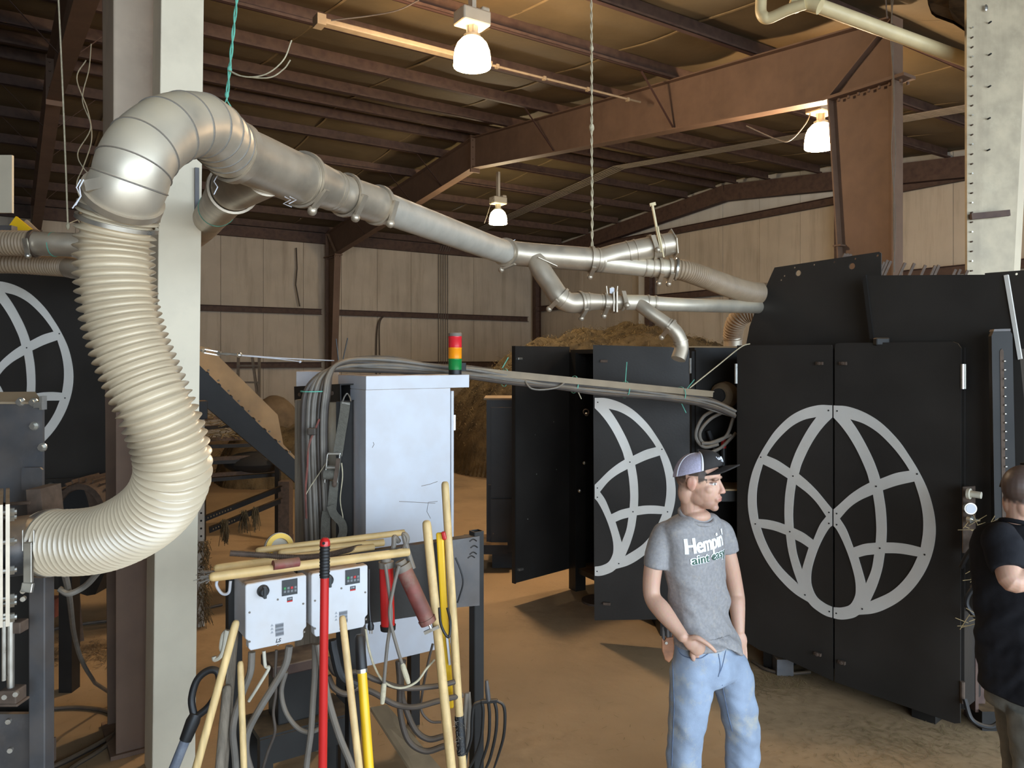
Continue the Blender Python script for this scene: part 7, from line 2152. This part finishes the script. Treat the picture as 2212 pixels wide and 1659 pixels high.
capz = .046
cap = dome(-1.12, 1.12, capz, 1.03, 'cap_front', M['cap_dark'], man)
dome(1.1, 2 * PI - 1.1, capz, 1.02, 'cap_back', M['cap_mesh'], man)
for az in (1.14, -1.14, 2.3, -2.3):
    dome(az - .045, az + .045, capz, 1.04, 'cap_tape', M['cap_white'], cap if abs(az) < 2 else bpy.data.objects['cap_back'], n=2)
m = MB(); m.ball(T((0, -.012, capz + .092)), .009, 10, 6); obj('cap_button', m, M['cap_dark'], cap, smooth=True)
m = MB(); vs = []; nb = 16
for i in range(7):
    g = i / 6
    for j in range(nb + 1):
        az = -1.0 + 2.0 * j / nb
        x = .09 * math.sin(az); y0 = .109 * math.cos(az) - .012
        y = y0 + g * (.07 * math.cos(az * .75) + .004)
        z = capz + .036 * math.cos(az) + .001 + .014 * g - .028 * (x / .09) ** 2 - .004 * g + 0.006 * g * math.cos(az)
        vs.append(T((x * (1 - .04 * g), y, z)))
fs = [[i * (nb + 1) + j, i * (nb + 1) + j + 1, (i + 1) * (nb + 1) + j + 1, (i + 1) * (nb + 1) + j] for i in range(6) for j in range(nb)]
m.add(vs, fs); o = obj('cap_brim', m, M['cap_dark'], man, smooth=True, angle=60); md = o.modifiers.new('thick', 'SOLIDIFY'); md.thickness = 0.005
# script embroidered on the cap front
cb = bvh_of(cap)
for pts in ([(-.052, .034), (-.05, .022), (-.044, .02), (-.04, .03), (-.038, .02), (-.03, .021), (-.026, .03), (-.022, .02)], [(-.018, .03), (-.02, .018), (-.012, .018), (-.01, .028), (-.016, .03)], [(-.006, .03), (-.004, .018), (.004, .018), (.006, .03), (.004, .004), (-.006, .006)], [(-.03, .012), (-.018, .009), (-.004, .012)], [(.012, .028), (.012, .018), (.02, .018), (.022, .028)]):
    q = catmull([(a, b) for a, b in pts], 6); mm = MB(); P = []
    for a, b in q:
        o_ = T((a * .8 + .012, .2, capz + .052 + b * .8)); h = cb.ray_cast(o_, -hf)
        if h[0] is not None: P.append(h[0] + hf * .002)
    if len(P) > 3:
        mm.tube(P, .0019, 6); obj('cap_script', mm, M['cap_white'], cap)
# seams, pocket and belt loops of the jeans
jb = bvh_of(jeans)


def on_surf(px, py, bvh, lift=.002):
    d = Vector(((px - CX) / F, 1, -(py - HY) / F)).normalized(); h = bvh.ray_cast(Vector((0, 0, H)), d)
    return (h[0] - d * lift) if h[0] is not None else None


for pts in ([(1465, 1400), (1470, 1412), (1485, 1420), (1512, 1422), (1530, 1412)], [(1452, 1410), (1454, 1470), (1456, 1530), (1453, 1600), (1451, 1655)], [(1552, 1412), (1556, 1440), (1552, 1462)], [(1568, 1405), (1560, 1440), (1552, 1460)], [(1560, 1480), (1572, 1540), (1582, 1580)]):
    q = catmull(pts, 6); P = [on_surf(a, b, jb) for a, b in q]; P = [p for p in P if p is not None]
    if len(P) > 3:
        mm = MB(); mm.tube(P, .0022, 6); obj('seam', mm, M['denim_seam'], jeans, smooth=True)
# leather tool pouch on the belt
pc = W(1441, 1398, 3.67)
po = thing('tool_pouch', 'brown leather pouch with folded pliers on the man\'s belt', 'pouch', pc - ZV * .06)
m = MB(); pts = [pc + Vector((a * .03, 0, b)) for a, b in ((-1, .05), (-.6, .035), (-.3, .05), (.9, .055), (1.05, .0), (.8, -.045), (.2, -.07), (-.5, -.055), (-.95, -.01))]
m.prism([p + Vector((0, -.018, 0)) for p in pts], Vector((.006, .036, 0))); obj('pouch', m, M['leather'], po, bevel=.008)
for dx, r in ((-.018, .008), (.004, .009), (.018, .006)):
    m = MB(); m.tube([pc + Vector((dx, -.004, .03)), pc + Vector((dx - .002, -.006, .075)), pc + Vector((dx - .004, -.004, .098))], [r, r, r * .5], 10); obj('tool_end', m, M['steelgrey'], po, smooth=True)
m = MB(); m.cyl(pc + Vector((-.008, -.02, .028)), pc + Vector((-.008, -.024, .028)), .007, 10); obj('snap_button', m, M['chrome'], po)

# ---------------------------------------------------------------- the person at the right edge
Yq = 3.46; th2 = math.radians(120)
f2 = Vector((math.sin(th2), -math.cos(th2), 0)); l2 = Vector((-f2.y, f2.x, 0))
c2 = lambda px, z, Y=Yq: Vector(((px - CX) * Y / F, Y, z))
cfg2 = dict(label='person in black shirt and grey trousers with sunglasses on the head', base=c2(2215, 0), l=l2, f=f2, hf=(math.sin(math.radians(112)), -math.cos(math.radians(112)), 0), head=W(2216, 1064, 3.46), hk=1.05, neck=c2(2204, 1.545, 3.46), hair=(70, 56, 50), fullhair=True,
            torso=[(c2(2204, 1.555), .075, .068), (c2(2203, 1.53), .13, .085), (c2(2201, 1.49), .19, .105), (c2(2200, 1.42), .205, .13), (c2(2203, 1.28), .2, .145), (c2(2210, 1.1), .195, .15), (c2(2216, .95), .195, .15), (c2(2219, .82), .2, .148), (c2(2220, .77), .2, .145)],
            shirt='black_tee', shirt_label='black T-shirt', trousers='grey_trouser')
rs, ls = W(2166, 1176, 3.32), W(2235, 1170, 3.62)
re, le = W(2186, 1256, 3.2), W(2290, 1270, 3.6)
rw, lw = W(2285, 1225, 3.25), W(2250, 1235, 3.4)
hv = (rw - re).normalized()
cfg2['arms'] = [dict(pts=[rs, rs.lerp(re, .5), re, re.lerp(rw, .4), rw], r=[.06, .054, .046, .047, .032], palm=[(rw + hv * .05, (.055, .02, .038), (hv, Vector((0, 1, 0)), ZV))], fingers=[([rw + hv * .07 + ZV * z_, rw + hv * .12 + ZV * z_ + Vector((0, .02, 0)), rw + hv * .15 + ZV * z_ + Vector((0, .05, 0))], [.011, .01, .008]) for z_ in (.027, .009, -.009, -.026)] + [([rw + hv * .02 + ZV * .02, rw + hv * .06 + ZV * .05, rw + hv * .09 + ZV * .07], [.013, .012, .009])]),
                dict(pts=[ls, ls.lerp(le, .5), le, le.lerp(lw, .5), lw], r=[.06, .052, .045, .044, .032])]
cfg2['sleeves'] = [[(rs + Vector((.03, .05, .01)), .075), (rs, .08), (rs.lerp(re, .5), .075), (rs.lerp(re, .74), .068)], [(ls, .078), (ls.lerp(le, .4), .072), (ls.lerp(le, .6), .068)]]
cfg2['pelvis'] = [(c2(2218, .92), .15, .11), (c2(2220, .86), .17, .125), (c2(2222, .78), .182, .132), (c2(2224, .7), .178, .13)]
cfg2['legs'] = [[(c2(2236, .74, 3.40), .105, .12), (c2(2240, .6, 3.39), .1, .11), (c2(2244, .45, 3.38), .09, .1), (c2(2246, .25, 3.38), .08, .088), (c2(2246, .1, 3.38), .082, .09)], [(c2(2204, .74, 3.52), .105, .12), (c2(2210, .6, 3.53), .1, .11), (c2(2214, .45, 3.53), .09, .1), (c2(2218, .25, 3.54), .08, .09), (c2(2218, .1, 3.54), .082, .09)]]
cfg2['feet'] = [c2(2246, 0, 3.38), c2(2218, 0, 3.54)]
p2, sh2, tr2, bd2, T2, (hl2, hf2, hu2) = person(cfg2)
# sunglasses pushed up on the head
sg2 = thing('sunglasses', 'black sunglasses resting on top of the person\'s head', 'sunglasses', T2((0, .05, .12)))
for s in (-1, 1):
    m = MB(); m.ball(T2((s * .034, .058, .112)), (.03 * 1.05, .006, .022), 18, 10, (hl2, (hf2 * .5 + hu2 * .85).normalized(), (hf2 * .85 - hu2 * .5).normalized())); obj('lens', m, M['rubber'], sg2, smooth=True)
    m = MB(); m.tube([T2((s * .064, .05, .105)), T2((s * .083, .01, .075)), T2((s * .087, -.03, .04)), T2((s * .084, -.045, .015))], .0038, 8); obj('temple', m, M['rubber'], sg2, smooth=True)
m = MB(); m.tube([T2((-.012, .064, .116)), T2((0, .068, .12)), T2((.012, .064, .116))], .003, 8); obj('bridge', m, M['rubber'], sg2, smooth=True)
